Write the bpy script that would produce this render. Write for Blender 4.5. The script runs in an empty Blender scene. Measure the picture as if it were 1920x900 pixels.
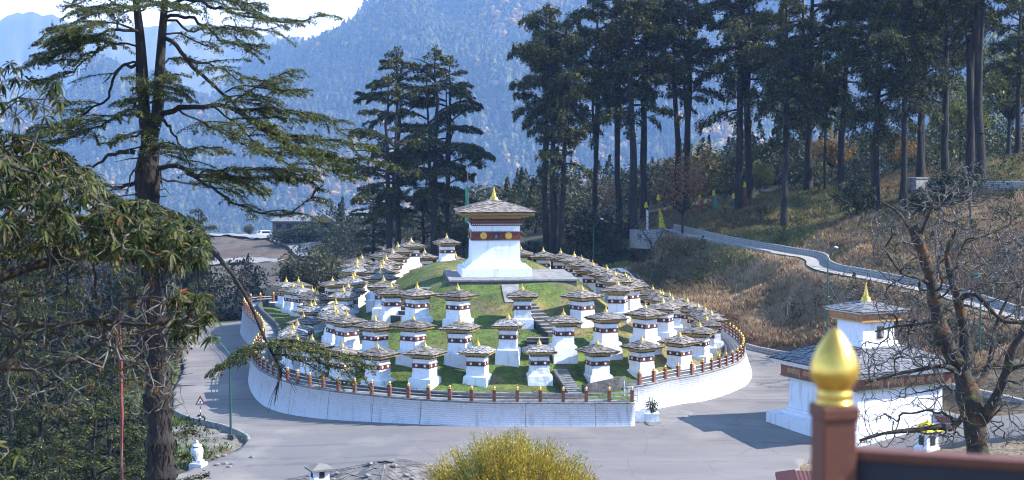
import bpy, bmesh, math, random
import numpy as np
from mathutils import Vector, Matrix

# ------------------------------------------------------------------ camera
SC = bpy.context.scene
COL = SC.collection
FPX, YH = 2800.0, 270.0            # focal length in photo pixels, row of the horizon
CAMZ = 16.0
PITCH = math.atan((450.0 - YH) / FPX)
cd = bpy.data.cameras.new('camera'); cam = bpy.data.objects.new('camera', cd); COL.objects.link(cam)
cam.location = (0, 0, CAMZ); cam.rotation_euler = (math.pi / 2 - PITCH, 0, 0)
cd.sensor_width = 36.0; cd.lens = 36.0 * FPX / 1920.0
cd.clip_start = 0.3; cd.clip_end = 40000
cd.dof.use_dof = True; cd.dof.focus_distance = 108.0; cd.dof.aperture_fstop = 3.2
SC.camera = cam

# ------------------------------------------------------------------ sky, sun, exposure
SUN_EL = math.radians(38.0)
SUN_AZ = math.atan2(1.0, -0.05)            # clockwise from +Y
w = bpy.data.worlds.new('World'); SC.world = w; w.use_nodes = True
nt = w.node_tree; nt.nodes.clear()
wo = nt.nodes.new('ShaderNodeOutputWorld'); bg = nt.nodes.new('ShaderNodeBackground')
sky = nt.nodes.new('ShaderNodeTexSky'); sky.sky_type = 'NISHITA'; sky.sun_disc = False
sky.sun_elevation = SUN_EL; sky.sun_rotation = SUN_AZ; sky.altitude = 3000; sky.air_density = 1.5
sky.dust_density = 0.0; sky.ozone_density = 3.5
tc = nt.nodes.new('ShaderNodeTexCoord'); mp = nt.nodes.new('ShaderNodeMapping')
mp.inputs['Scale'].default_value = (5, 5, 16)
cn = nt.nodes.new('ShaderNodeTexNoise'); cn.inputs['Scale'].default_value = 1.6; cn.inputs['Detail'].default_value = 7
cr = nt.nodes.new('ShaderNodeValToRGB')
cr.color_ramp.elements[0].position = 0.30; cr.color_ramp.elements[1].position = 0.52
sx = nt.nodes.new('ShaderNodeSeparateXYZ')
mr = nt.nodes.new('ShaderNodeMapRange'); mr.inputs[1].default_value = 0.17; mr.inputs[2].default_value = 0.10
mu = nt.nodes.new('ShaderNodeMath'); mu.operation = 'MULTIPLY'
mix = nt.nodes.new('ShaderNodeMix'); mix.data_type = 'RGBA'
mix.inputs[7].default_value = (2.3, 3.0, 6, 1)       # sunlit cloud, in the sky texture's own units
L = nt.links.new
L(tc.outputs['Generated'], mp.inputs[0]); L(mp.outputs[0], cn.inputs['Vector']); L(cn.outputs['Fac'], cr.inputs[0])
L(tc.outputs['Generated'], sx.inputs[0]); L(sx.outputs['Z'], mr.inputs[0])
L(cr.outputs['Color'], mu.inputs[0]); L(mr.outputs[0], mu.inputs[1])
L(mu.outputs[0], mix.inputs[0]); L(sky.outputs[0], mix.inputs[6]); L(mix.outputs[2], bg.inputs['Color'])
bg.inputs['Strength'].default_value = 0.15
L(bg.outputs[0], wo.inputs['Surface'])

sd = bpy.data.lights.new('sun', 'SUN'); sun = bpy.data.objects.new('sun', sd); COL.objects.link(sun)
sd.energy = 3.4; sd.angle = math.radians(0.5); sd.color = (1.0, 0.98, 0.97)
sv = Vector((math.sin(SUN_AZ) * math.cos(SUN_EL), math.cos(SUN_AZ) * math.cos(SUN_EL), math.sin(SUN_EL)))
sun.rotation_euler = sv.to_track_quat('Z', 'Y').to_euler(); sun.location = (60, -20, 90)

SC.view_settings.view_transform = 'Standard'; SC.view_settings.look = 'None'
SC.view_settings.exposure = 1.66; SC.view_settings.gamma = 1.0
SC.render.engine = 'CYCLES'
cy = SC.cycles
cy.max_bounces = 5; cy.diffuse_bounces = 3; cy.glossy_bounces = 2; cy.transmission_bounces = 3
cy.volume_bounces = 1; cy.use_denoising = True; cy.caustics_reflective = False; cy.caustics_refractive = False
cy.sample_clamp_indirect = 6.0
SC.cycles.filter_width = 1.1

# haze: one closed box round camera and ground, the sky outside
HAZE_DENSITY = 1.4e-4
HAZE_COL = (0.33, 0.56, 1.0)

# ------------------------------------------------------------------ helpers
def at(px, py, D):
    """World point seen at photo pixel (px,py), D metres ahead."""
    v = (450.0 - py) / FPX; u = (px - 960.0) / FPX
    dy = math.cos(PITCH) + v * math.sin(PITCH)
    dz = v * math.cos(PITCH) - math.sin(PITCH)
    t = D / dy
    return Vector((u * t, D, CAMZ + dz * t))

def atz(px, py, z):
    v = (450.0 - py) / FPX; u = (px - 960.0) / FPX
    dy = math.cos(PITCH) + v * math.sin(PITCH)
    dz = v * math.cos(PITCH) - math.sin(PITCH)
    t = (z - CAMZ) / dz
    return Vector((u * t, dy * t, z))

def tag(o, label=None, cat=None, group=None, kind=None):
    if label: o['label'] = label
    if cat: o['category'] = cat
    if group: o['group'] = group
    if kind: o['kind'] = kind
    return o

def empty(name, loc=(0, 0, 0), rz=0.0):
    o = bpy.data.objects.new(name, None); COL.objects.link(o)
    o.location = loc; o.rotation_euler = (0, 0, rz); o.empty_display_size = 0.3
    return o

def link(name, me, parent=None):
    o = bpy.data.objects.new(name, me); COL.objects.link(o)
    if parent: o.parent = parent
    return o

def np_mesh(name, V, F, mats, mi=None, col=None, smooth=False, uv=None):
    """Mesh from numpy: V (N,3); F list of index arrays all of one size (M,k) or a list of tuples."""
    me = bpy.data.meshes.new(name)
    V = np.asarray(V, dtype=np.float32)
    me.vertices.add(len(V)); me.vertices.foreach_set('co', V.ravel())
    if isinstance(F, np.ndarray):
        k = F.shape[1]; idx = F.astype(np.int32).ravel(); starts = np.arange(0, len(F) * k, k, dtype=np.int32); n = len(F)
    else:
        lens = np.array([len(f) for f in F], dtype=np.int32); idx = np.fromiter((i for f in F for i in f), dtype=np.int32)
        starts = np.concatenate([[0], np.cumsum(lens)[:-1]]).astype(np.int32); n = len(F)
    me.loops.add(len(idx)); me.loops.foreach_set('vertex_index', idx)
    me.polygons.add(n); me.polygons.foreach_set('loop_start', starts)
    for m in (mats if isinstance(mats, (list, tuple)) else [mats]): me.materials.append(m)
    if mi is not None: me.polygons.foreach_set('material_index', np.asarray(mi, dtype=np.int32))
    if smooth: me.polygons.foreach_set('use_smooth', np.ones(n, dtype=bool))
    if col is not None:
        a = me.color_attributes.new('Col', 'FLOAT_COLOR', 'POINT')
        c = np.ones((len(V), 4), dtype=np.float32); c[:, :3] = col; a.data.foreach_set('color', c.ravel())
    if uv is not None:
        u = me.uv_layers.new(name='UVMap'); u.data.foreach_set('uv', np.asarray(uv, dtype=np.float32)[idx].ravel())
    me.update(calc_edges=True); me.validate()
    return me

class MB:
    """Collects shapes for ONE mesh."""
    def __init__(s): s.v = []; s.f = []; s.m = []; s.sm = []
    def add(s, vs, fs, mi=0, smooth=False):
        b = len(s.v); s.v += [tuple(v) for v in vs]
        for f in fs: s.f.append(tuple(i + b for i in f)); s.m.append(mi); s.sm.append(smooth)
    def box(s, c, d, mi=0, rz=0.0, M=None):
        x, y, z = d[0] / 2, d[1] / 2, d[2] / 2
        vs = [Vector(p) for p in ((-x, -y, -z), (x, -y, -z), (x, y, -z), (-x, y, -z), (-x, -y, z), (x, -y, z), (x, y, z), (-x, y, z))]
        R = M if M is not None else Matrix.Rotation(rz, 3, 'Z')
        vs = [R @ v + Vector(c) for v in vs]
        s.add(vs, [(3, 2, 1, 0), (4, 5, 6, 7), (0, 1, 5, 4), (1, 2, 6, 5), (2, 3, 7, 6), (3, 0, 4, 7)], mi)
    def frus(s, a0, a1, z0, z1, mi=0, b0=None, b1=None, caps=True, c=(0, 0)):
        b0 = a0 if b0 is None else b0; b1 = a1 if b1 is None else b1
        vs = [(c[0] + i * a0, c[1] + j * b0, z0) for i, j in ((-1, -1), (1, -1), (1, 1), (-1, 1))] + [(c[0] + i * a1, c[1] + j * b1, z1) for i, j in ((-1, -1), (1, -1), (1, 1), (-1, 1))]
        fs = [(0, 1, 5, 4), (1, 2, 6, 5), (2, 3, 7, 6), (3, 0, 4, 7)]
        if caps: fs += [(3, 2, 1, 0), (4, 5, 6, 7)]
        s.add(vs, fs, mi)
    def lathe(s, prof, n=12, c=(0, 0, 0), mi=0, smooth=True, cap=True):
        vs = []; fs = []
        for r, z in prof:
            for k in range(n):
                a = 2 * math.pi * k / n; vs.append((c[0] + r * math.cos(a), c[1] + r * math.sin(a), c[2] + z))
        for i in range(len(prof) - 1):
            for k in range(n):
                a, b = i * n + k, i * n + (k + 1) % n; fs.append((a, b, b + n, a + n))
        s.add(vs, fs, mi, smooth)
        if cap:
            s.add(vs[:n], [tuple(range(n))[::-1]], mi); s.add(vs[-n:], [tuple(range(n))], mi)
    def tube(s, pts, rad, n=6, mi=0, smooth=True, cap=True):
        pts = [Vector(p) for p in pts]
        if not isinstance(rad, (list, tuple)): rad = [rad] * len(pts)
        vs = []; fs = []; up = Vector((0.13, 0.31, 0.94)); prev = None
        for i, p in enumerate(pts):
            t = (pts[min(i + 1, len(pts) - 1)] - pts[max(i - 1, 0)])
            if t.length < 1e-6: t = Vector((0, 0, 1))
            t.normalize()
            if prev is None:
                a = t.cross(up if abs(t.dot(up)) < 0.95 else Vector((1, 0, 0))).normalized()
            else:
                a = (prev - t * prev.dot(t))
                a = a.normalized() if a.length > 1e-5 else t.orthogonal().normalized()
            prev = a; b = t.cross(a)
            for k in range(n):
                g = 2 * math.pi * k / n; vs.append(p + (a * math.cos(g) + b * math.sin(g)) * rad[i])
        for i in range(len(pts) - 1):
            for k in range(n):
                q, r = i * n + k, i * n + (k + 1) % n; fs.append((q, r, r + n, q + n))
        s.add(vs, fs, mi, smooth)
        if cap: s.add(vs[:n], [tuple(range(n))[::-1]], mi); s.add(vs[-n:], [tuple(range(n))], mi)
    def mesh(s, name, mats, uv=None):
        me = np_mesh(name, np.array(s.v), s.f, mats, s.m, uv=uv)
        me.polygons.foreach_set('use_smooth', np.array(s.sm, dtype=bool)); return me
    def build(s, name, mats, parent=None): return link(name, s.mesh(name, mats), parent)

def sub(name, me, parent, **k):
    o = link(name, me, parent); return o

# value noise on numpy arrays
def vnoise(x, y, seed=0):
    x = np.asarray(x, float); y = np.asarray(y, float)
    xi = np.floor(x).astype(np.int64); yi = np.floor(y).astype(np.int64); fx = x - xi; fy = y - yi
    fx = fx * fx * (3 - 2 * fx); fy = fy * fy * (3 - 2 * fy)
    def h(a, b):
        n = (a * 374761393 + b * 668265263 + seed * 974711) & 0x7fffffff
        n = ((n ^ (n >> 13)) * 1274126177) & 0x7fffffff
        return ((n ^ (n >> 16)) & 0xffff) / 65535.0
    return (h(xi, yi) * (1 - fx) + h(xi + 1, yi) * fx) * (1 - fy) + (h(xi, yi + 1) * (1 - fx) + h(xi + 1, yi + 1) * fx) * fy
def fbm(x, y, o=4, seed=0):
    s = 0; a = 0.5
    for i in range(o): s = s + a * vnoise(x * 2 ** i, y * 2 ** i, seed + i); a *= 0.5
    return s / (1 - 0.5 ** o)

# ------------------------------------------------------------------ materials
def mat(name, col, rough=0.8, n_scale=None, n_col=None, n_lo=0.35, n_hi=0.65, bump=None, metal=0.0, attr=False, transl=0.0,
        spec=0.5, n2=None, coord='Object', detail=5.0, mapping=None, vary=0.0, streak=None):
    m = bpy.data.materials.new(name); m.use_nodes = True; t = m.node_tree; N = t.nodes; K = t.links.new
    b = N['Principled BSDF']; out = N['Material Output']
    b.inputs['Roughness'].default_value = rough; b.inputs['Metallic'].default_value = metal
    b.inputs['Specular IOR Level'].default_value = spec
    if coord == 'World': tcn = N.new('ShaderNodeNewGeometry'); coord = 'Position'
    else: tcn = N.new('ShaderNodeTexCoord')
    vec = tcn.outputs[coord]
    if mapping:
        mm = N.new('ShaderNodeMapping'); mm.inputs['Scale'].default_value = mapping; K(vec, mm.inputs[0]); vec = mm.outputs[0]
    cs = None
    if attr:
        an = N.new('ShaderNodeAttribute'); an.attribute_name = 'Col'; cs = an.outputs['Color']
    else:
        rgb = N.new('ShaderNodeRGB'); rgb.outputs[0].default_value = (*col, 1); cs = rgb.outputs[0]
    def blend(cs, scale, c2, lo, hi, det):
        nn = N.new('ShaderNodeTexNoise'); nn.inputs['Scale'].default_value = scale; nn.inputs['Detail'].default_value = det; K(vec, nn.inputs['Vector'])
        r = N.new('ShaderNodeMapRange'); r.inputs[1].default_value = lo; r.inputs[2].default_value = hi; K(nn.outputs['Fac'], r.inputs[0])
        x = N.new('ShaderNodeMix'); x.data_type = 'RGBA'; K(r.outputs[0], x.inputs[0]); K(cs, x.inputs[6])
        if isinstance(c2, (int, float)):
            g = N.new('ShaderNodeMix'); g.data_type = 'RGBA'; g.blend_type = 'MULTIPLY'; g.inputs[0].default_value = 1
            K(cs, g.inputs[6]); g.inputs[7].default_value = (c2, c2, c2, 1); K(g.outputs[2], x.inputs[7])
        else: x.inputs[7].default_value = (*c2, 1)
        return x.outputs[2]
    if n_scale: cs = blend(cs, n_scale, n_col, n_lo, n_hi, detail)
    if n2: cs = blend(cs, n2[0], n2[1], n2[2], n2[3], 6.0)
    if streak:      # rain streaks and grime: noise drawn out downwards
        sm = N.new('ShaderNodeMapping'); sm.inputs['Scale'].default_value = (streak[0], streak[0], streak[1]); K(tcn.outputs[coord], sm.inputs[0])
        sn = N.new('ShaderNodeTexNoise'); sn.inputs['Scale'].default_value = 1; sn.inputs['Detail'].default_value = 6; K(sm.outputs[0], sn.inputs['Vector'])
        sr = N.new('ShaderNodeMapRange'); sr.inputs[1].default_value = 0.55; sr.inputs[2].default_value = 0.78; sr.inputs[4].default_value = streak[3]; K(sn.outputs['Fac'], sr.inputs[0])
        sxm = N.new('ShaderNodeMix'); sxm.data_type = 'RGBA'; K(sr.outputs[0], sxm.inputs[0]); K(cs, sxm.inputs[6]); sxm.inputs[7].default_value = (*streak[2], 1); cs = sxm.outputs[2]
    if vary:        # every copy a little lighter or darker than the next
        oi = N.new('ShaderNodeObjectInfo'); vr = N.new('ShaderNodeMapRange'); vr.inputs[3].default_value = 1 - vary; vr.inputs[4].default_value = 1 + vary * 0.6; K(oi.outputs['Random'], vr.inputs[0])
        vm = N.new('ShaderNodeVectorMath'); vm.operation = 'SCALE'; K(cs, vm.inputs[0]); K(vr.outputs[0], vm.inputs['Scale']); cs = vm.outputs[0]
    K(cs, b.inputs['Base Color'])
    if bump:
        bn = N.new('ShaderNodeTexNoise'); bn.inputs['Scale'].default_value = bump[0]; bn.inputs['Detail'].default_value = 6; K(vec, bn.inputs['Vector'])
        bp = N.new('ShaderNodeBump'); bp.inputs['Strength'].default_value = bump[1]; bp.inputs['Distance'].default_value = bump[2] if len(bump) > 2 else 0.02
        K(bn.outputs['Fac'], bp.inputs['Height']); K(bp.outputs[0], b.inputs['Normal'])
    if transl:
        tr = N.new('ShaderNodeBsdfTranslucent'); K(cs, tr.inputs['Color']); ms = N.new('ShaderNodeMixShader'); ms.inputs[0].default_value = transl
        K(b.outputs[0], ms.inputs[1]); K(tr.outputs[0], ms.inputs[2]); K(ms.outputs[0], out.inputs['Surface'])
    return m

M = {}
M['white'] = mat('whitewash', (0.78, 0.80, 0.87), 0.85, 1.6, (0.60, 0.60, 0.61), 0.56, 0.80, bump=(9, 0.7, 0.03), n2=(14, 0.82, 0.62, 0.72), vary=0.10, streak=(3.5, 0.5, (0.36, 0.35, 0.33), 0.62), coord='World')
M['red'] = mat('red_ochre', (0.17, 0.035, 0.022), 0.7, 5, (0.08, 0.016, 0.012), bump=(30, 0.3, 0.01), vary=0.25, coord='World')
M['dark_red'] = mat('dark_red_timber', (0.10, 0.028, 0.018), 0.7, 9, (0.03, 0.012, 0.01))
M['gold'] = mat('gilding', (0.72, 0.47, 0.10), 0.33, 9, (0.56, 0.34, 0.08), 0.45, 0.72, metal=0.85, bump=(45, 0.12, 0.004), n2=(38, 0.7, 0.64, 0.75))
M['ochre'] = mat('ochre_timber', (0.50, 0.31, 0.075), 0.6, 12, (0.30, 0.16, 0.04), 0.45, 0.65)
M['slate'] = mat('dark_slate', (0.215, 0.180, 0.150), 0.85, 3.0, (0.085, 0.076, 0.070), 0.40, 0.62, bump=(20, 0.6, 0.02), n2=(2.4, (0.31, 0.27, 0.23), 0.54, 0.70), vary=0.34, coord='World')
M['slate_edge_shade'] = mat('slate_edge_shade', (0.022, 0.021, 0.022), 0.9)  # near-black slate fronts and underlay: shadow between the courses painted in
M['gold_paint'] = mat('gold_paint', (0.62, 0.42, 0.09), 0.5, 10, (0.42, 0.25, 0.05))
M['slate_pale'] = mat('pale_slate', (0.38, 0.36, 0.335), 0.78, 6.0, (0.12, 0.115, 0.12), 0.42, 0.60, bump=(20, 0.6, 0.02), vary=0.25, coord='World')
M['slate_blue'] = mat('blue_grey_slate', (0.19, 0.19, 0.205), 0.65, 4.0, (0.09, 0.09, 0.10), 0.42, 0.62, bump=(20, 0.5, 0.02))
M['medal'] = mat('white_medallion', (0.75, 0.74, 0.72), 0.7)
M['dark'] = mat('dark_opening', (0.02, 0.02, 0.022), 0.6)
M['stone'] = mat('grey_stone', (0.23, 0.225, 0.22), 0.85, 2.5, (0.11, 0.11, 0.11), 0.4, 0.65, bump=(8, 0.6, 0.04))
M['stone_dark'] = mat('dark_stone', (0.075, 0.072, 0.07), 0.85, 4, (0.03, 0.03, 0.032), 0.4, 0.65, bump=(6, 0.9, 0.06))
M['paving'] = mat('paving', (0.26, 0.25, 0.245), 0.85, 2.0, (0.16, 0.155, 0.15), bump=(10, 0.4, 0.02))
M['post'] = mat('terracotta_paint', (0.22, 0.072, 0.034), 0.65, 8, (0.15, 0.045, 0.024), bump=(40, 0.3, 0.006))
M['rail'] = mat('grey_rail_paint', (0.45, 0.44, 0.44), 0.6, 4, (0.30, 0.30, 0.31))
M['green_paint'] = mat('green_paint', (0.012, 0.075, 0.05), 0.5)
M['steel'] = mat('pale_metal', (0.6, 0.62, 0.63), 0.4)
M['dirt'] = mat('bare_earth', (0.25, 0.18, 0.12), 0.95, 2, (0.15, 0.10, 0.07), bump=(6, 0.8, 0.05))
M['bark'] = mat('dark_bark', (0.026, 0.019, 0.016), 0.95, 3, (0.012, 0.010, 0.009), 0.4, 0.62, bump=(6, 1.0, 0.12), n2=(1.1, (0.05, 0.045, 0.030), 0.56, 0.72), mapping=(1, 1, 0.5))
M['bark_grey'] = mat('lichen_bark', (0.165, 0.148, 0.124), 0.95, 4, (0.035, 0.03, 0.027), 0.38, 0.6, bump=(14, 1.0, 0.03))
M['moss_bark'] = mat('mossy_bark', (0.036, 0.029, 0.022), 0.95, 1.3, (0.115, 0.052, 0.014), 0.54, 0.70, bump=(9, 1.0, 0.05), n2=(2.1, (0.10, 0.10, 0.015), 0.58, 0.7))
M['leaf'] = mat('needles', (0, 0, 0), 0.6, attr=True, transl=0.25, spec=0.3)
M['leaf_gloss'] = mat('glossy_leaves', (0, 0, 0), 0.5, attr=True, transl=0.15, spec=0.12)
M['grass'] = mat('grass_blades', (0, 0, 0), 0.8, attr=True, transl=0.3, spec=0.2)
M['ground'] = mat('ground', (0, 0, 0), 0.95, 0.9, 0.6, 0.35, 0.7, attr=True, bump=(2.5, 1.0, 0.25), n2=(0.23, 0.72, 0.4, 0.65))
M['lawn'] = mat('lawn', (0, 0, 0), 0.95, 1.6, 0.62, 0.42, 0.68, attr=True, bump=(4, 1.0, 0.12), n2=(0.5, 0.8, 0.4, 0.65))
M['roof_metal'] = mat('pale_sheet_roof', (0.16, 0.165, 0.175), 0.7, 1, (0.11, 0.115, 0.12))
M['timber'] = mat('weathered_timber', (0.16, 0.12, 0.10), 0.85, 3, (0.09, 0.07, 0.06))
M['shingle'] = mat('wood_shingle', (0.19, 0.17, 0.16), 0.85, 2.2, (0.09, 0.08, 0.08), 0.4, 0.62, bump=(20, 0.7, 0.02), mapping=(1, 1, 1))
M['navy'] = mat('navy_board', (0.008, 0.011, 0.022), 0.6)
M['rail_red'] = mat('rose_brown_paint', (0.125, 0.036, 0.016), 0.62, 26, (0.10, 0.030, 0.018), 0.45, 0.7, bump=(120, 0.5, 0.002), n2=(60, (0.22, 0.10, 0.07), 0.66, 0.72), streak=(45, 4, (0.09, 0.03, 0.02), 0.5))
M['cloth_red'] = mat('red_cloth', (0.34, 0.05, 0.045), 0.9, transl=0.3, n_scale=1.5, n_col=(0.20, 0.06, 0.05))
M['cloth_green'] = mat('green_cloth', (0.05, 0.30, 0.20), 0.9, transl=0.3)
M['cloth_yellow'] = mat('yellow_cloth', (0.62, 0.50, 0.03), 0.9, transl=0.3)
M['cloth_white'] = mat('white_cloth', (0.72, 0.74, 0.78), 0.9, transl=0.3)
M['cloth_blue'] = mat('blue_cloth', (0.08, 0.17, 0.42), 0.9, transl=0.3)
M['band_orange'] = mat('painted_cornice', (0.42, 0.17, 0.07), 0.6, 6, (0.34, 0.11, 0.05))
M['mani_red'] = mat('mantra_red', (0.27, 0.075, 0.045), 0.7, 4, (0.20, 0.055, 0.035), vary=0.1, streak=(3, .6, (.14, .06, .045), .6))
M['letter'] = mat('gold_lettering', (0.50, 0.36, 0.18), 0.6)
M['green_trim'] = mat('green_trim', (0.05, 0.10, 0.05), 0.6)
M['car'] = mat('pale_car_paint', (0.62, 0.64, 0.68), 0.25)
M['glass'] = mat('dark_glass', (0.02, 0.025, 0.03), 0.1)
M['rubber'] = mat('rubber', (0.02, 0.02, 0.02), 0.8)
M['maroon'] = mat('maroon_sheet', (0.10, 0.025, 0.024), 0.6, 6, (0.07, 0.02, 0.02))

def brick_mat(name, col, mortar, scale, w, h, msize, bumps=0.8, noise=(0.56, 0.56, 0.56)):
    m = bpy.data.materials.new(name); m.use_nodes = True; t = m.node_tree; N = t.nodes; K = t.links.new; b = N['Principled BSDF']
    b.inputs['Roughness'].default_value = 0.85
    uv = N.new('ShaderNodeTexCoord'); br = N.new('ShaderNodeTexBrick'); K(uv.outputs['UV'], br.inputs['Vector'])
    br.inputs['Scale'].default_value = scale; br.inputs['Brick Width'].default_value = w; br.inputs['Row Height'].default_value = h
    br.inputs['Mortar Size'].default_value = msize; br.inputs['Mortar Smooth'].default_value = 0.4
    br.inputs['Color1'].default_value = (*col, 1); br.inputs['Color2'].default_value = (col[0] * .93, col[1] * .93, col[2] * .93, 1); br.inputs['Mortar'].default_value = (*mortar, 1)
    nz = N.new('ShaderNodeTexNoise'); nz.inputs['Scale'].default_value = 0.7; nz.inputs['Detail'].default_value = 9; nz.inputs['Roughness'].default_value = 0.65; K(uv.outputs['UV'], nz.inputs['Vector'])
    r = N.new('ShaderNodeMapRange'); r.inputs[1].default_value = 0.55; r.inputs[2].default_value = 0.78; K(nz.outputs['Fac'], r.inputs[0])
    x = N.new('ShaderNodeMix'); x.data_type = 'RGBA'; K(r.outputs[0], x.inputs[0]); K(br.outputs['Color'], x.inputs[6]); x.inputs[7].default_value = (*noise, 1)
    sm = N.new('ShaderNodeMapping'); sm.inputs['Scale'].default_value = (1.6, 0.22, 1); K(uv.outputs['UV'], sm.inputs[0]); sn = N.new('ShaderNodeTexNoise'); sn.inputs['Scale'].default_value = 2; sn.inputs['Detail'].default_value = 7; K(sm.outputs[0], sn.inputs['Vector'])
    sr = N.new('ShaderNodeMapRange'); sr.inputs[1].default_value = 0.54; sr.inputs[2].default_value = 0.8; sr.inputs[4].default_value = 0.6; K(sn.outputs['Fac'], sr.inputs[0]); sxm = N.new('ShaderNodeMix'); sxm.data_type = 'RGBA'; K(sr.outputs[0], sxm.inputs[0]); K(x.outputs[2], sxm.inputs[6]); sxm.inputs[7].default_value = (noise[0] * .55, noise[1] * .55, noise[2] * .55, 1); x = sxm
    n2 = N.new('ShaderNodeTexNoise'); n2.inputs['Scale'].default_value = 5; n2.inputs['Detail'].default_value = 4; K(uv.outputs['UV'], n2.inputs['Vector'])
    r2 = N.new('ShaderNodeMapRange'); r2.inputs[1].default_value = 0.66; r2.inputs[2].default_value = 0.74; K(n2.outputs['Fac'], r2.inputs[0])
    # dark joints open only here and there
    mm = N.new('ShaderNodeMath'); mm.operation = 'MULTIPLY'; K(br.outputs['Fac'], mm.inputs[0]); K(r2.outputs[0], mm.inputs[1])
    y = N.new('ShaderNodeMix'); y.data_type = 'RGBA'; K(mm.outputs[0], y.inputs[0]); K(x.outputs[2], y.inputs[6]); y.inputs[7].default_value = (0.12, 0.12, 0.13, 1)
    K(y.outputs[2], b.inputs['Base Color'])
    ad = N.new('ShaderNodeMath'); ad.operation = 'SUBTRACT'; K(n2.outputs['Fac'], ad.inputs[0]); K(br.outputs['Fac'], ad.inputs[1])
    bp = N.new('ShaderNodeBump'); bp.inputs['Strength'].default_value = bumps; bp.inputs['Distance'].default_value = 0.03; K(ad.outputs[0], bp.inputs['Height']); K(bp.outputs[0], b.inputs['Normal'])
    return m
M['wall_white'] = brick_mat('whitewashed_brick', (0.80, 0.83, 0.93), (0.68, 0.71, 0.79), 1.0, 0.34, 0.125, 0.018)
M['wall_stone'] = brick_mat('grey_stonework', (0.30, 0.29, 0.28), (0.13, 0.13, 0.13), 1.0, 0.42, 0.2, 0.03, noise=(0.2, 0.2, 0.2))
# ------------------------------------------------------------------ terrain
def rbf_fit(pts, lam=1e-6, c=3.0):
    P = np.array([[p[0], p[1]] for p in pts], float); Z = np.array([p[2] for p in pts], float)
    n = len(P)
    R = np.sqrt(((P[:, None] - P[None]) ** 2).sum(-1) + c * c)
    A = np.zeros((n + 3, n + 3)); A[:n, :n] = -R - lam * np.eye(n) * 0 + lam * np.eye(n)
    A[:n, n] = 1; A[:n, n + 1:] = P * 0.01; A[n, :n] = 1; A[n + 1:, :n] = P.T * 0.01
    b = np.zeros(n + 3); b[:n] = Z
    wts = np.linalg.solve(A, b)
    def f(x, y):
        x = np.asarray(x, float); sh = x.shape; x = x.ravel(); y = np.asarray(y, float).ravel(); out = np.empty(len(x))
        for s in range(0, len(x), 20000):
            xx = x[s:s + 20000]; yy = y[s:s + 20000]
            r = np.sqrt((xx[:, None] - P[None, :, 0]) ** 2 + (yy[:, None] - P[None, :, 1]) ** 2 + c * c)
            out[s:s + 20000] = -r @ wts[:n] + wts[n] + 0.01 * (xx * wts[n + 1] + yy * wts[n + 2])
        return out.reshape(sh)
    return f

def in_poly(x, y, poly):
    x = np.asarray(x); y = np.asarray(y); inside = np.zeros(x.shape, bool); n = len(poly)
    for i in range(n):
        x0, y0 = poly[i][0], poly[i][1]; x1, y1 = poly[(i + 1) % n][0], poly[(i + 1) % n][1]
        c = ((y0 > y) != (y1 > y)) & (x < (x1 - x0) * (y - y0) / (y1 - y0 + 1e-12) + x0)
        inside ^= c
    return inside

def nearest_on(x, y, poly, closed=True):
    """nearest boundary point, distance, arc position"""
    best = np.full(x.shape, 1e18); bx = np.zeros(x.shape); by = np.zeros(x.shape); bs = np.zeros(x.shape); n = len(poly); s0 = 0.0
    for i in range(n if closed else n - 1):
        x0, y0 = poly[i][0], poly[i][1]; x1, y1 = poly[(i + 1) % n][0], poly[(i + 1) % n][1]
        dx, dy = x1 - x0, y1 - y0; l2 = dx * dx + dy * dy + 1e-12
        t = np.clip(((x - x0) * dx + (y - y0) * dy) / l2, 0, 1); qx = x0 + t * dx; qy = y0 + t * dy
        d = (x - qx) ** 2 + (y - qy) ** 2; m = d < best
        best = np.where(m, d, best); bx = np.where(m, qx, bx); by = np.where(m, qy, by); bs = np.where(m, s0 + t * math.sqrt(l2), bs)
        s0 += math.sqrt(l2)
    return bx, by, np.sqrt(best), bs

def smooth_line(pts, step=0.5, closed=False):
    """Catmull-Rom through points (tuples of any length), resampled by step."""
    P = [np.array(p, float) for p in pts]; n = len(P); out = []
    rng = range(n) if closed else range(n - 1)
    for i in rng:
        if closed: p0, p1, p2, p3 = P[(i - 1) % n], P[i], P[(i + 1) % n], P[(i + 2) % n]
        else: p0, p1, p2, p3 = P[max(i - 1, 0)], P[i], P[i + 1], P[min(i + 2, n - 1)]
        k = max(2, int(np.linalg.norm((p2 - p1)[:2]) / step))
        for j in range(k):
            t = j / k
            out.append(0.5 * ((2 * p1) + (-p0 + p2) * t + (2 * p0 - 5 * p1 + 4 * p2 - p3) * t * t + (-p0 + 3 * p1 - 3 * p2 + p3) * t ** 3))
    if not closed: out.append(P[-1])
    return out

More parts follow.
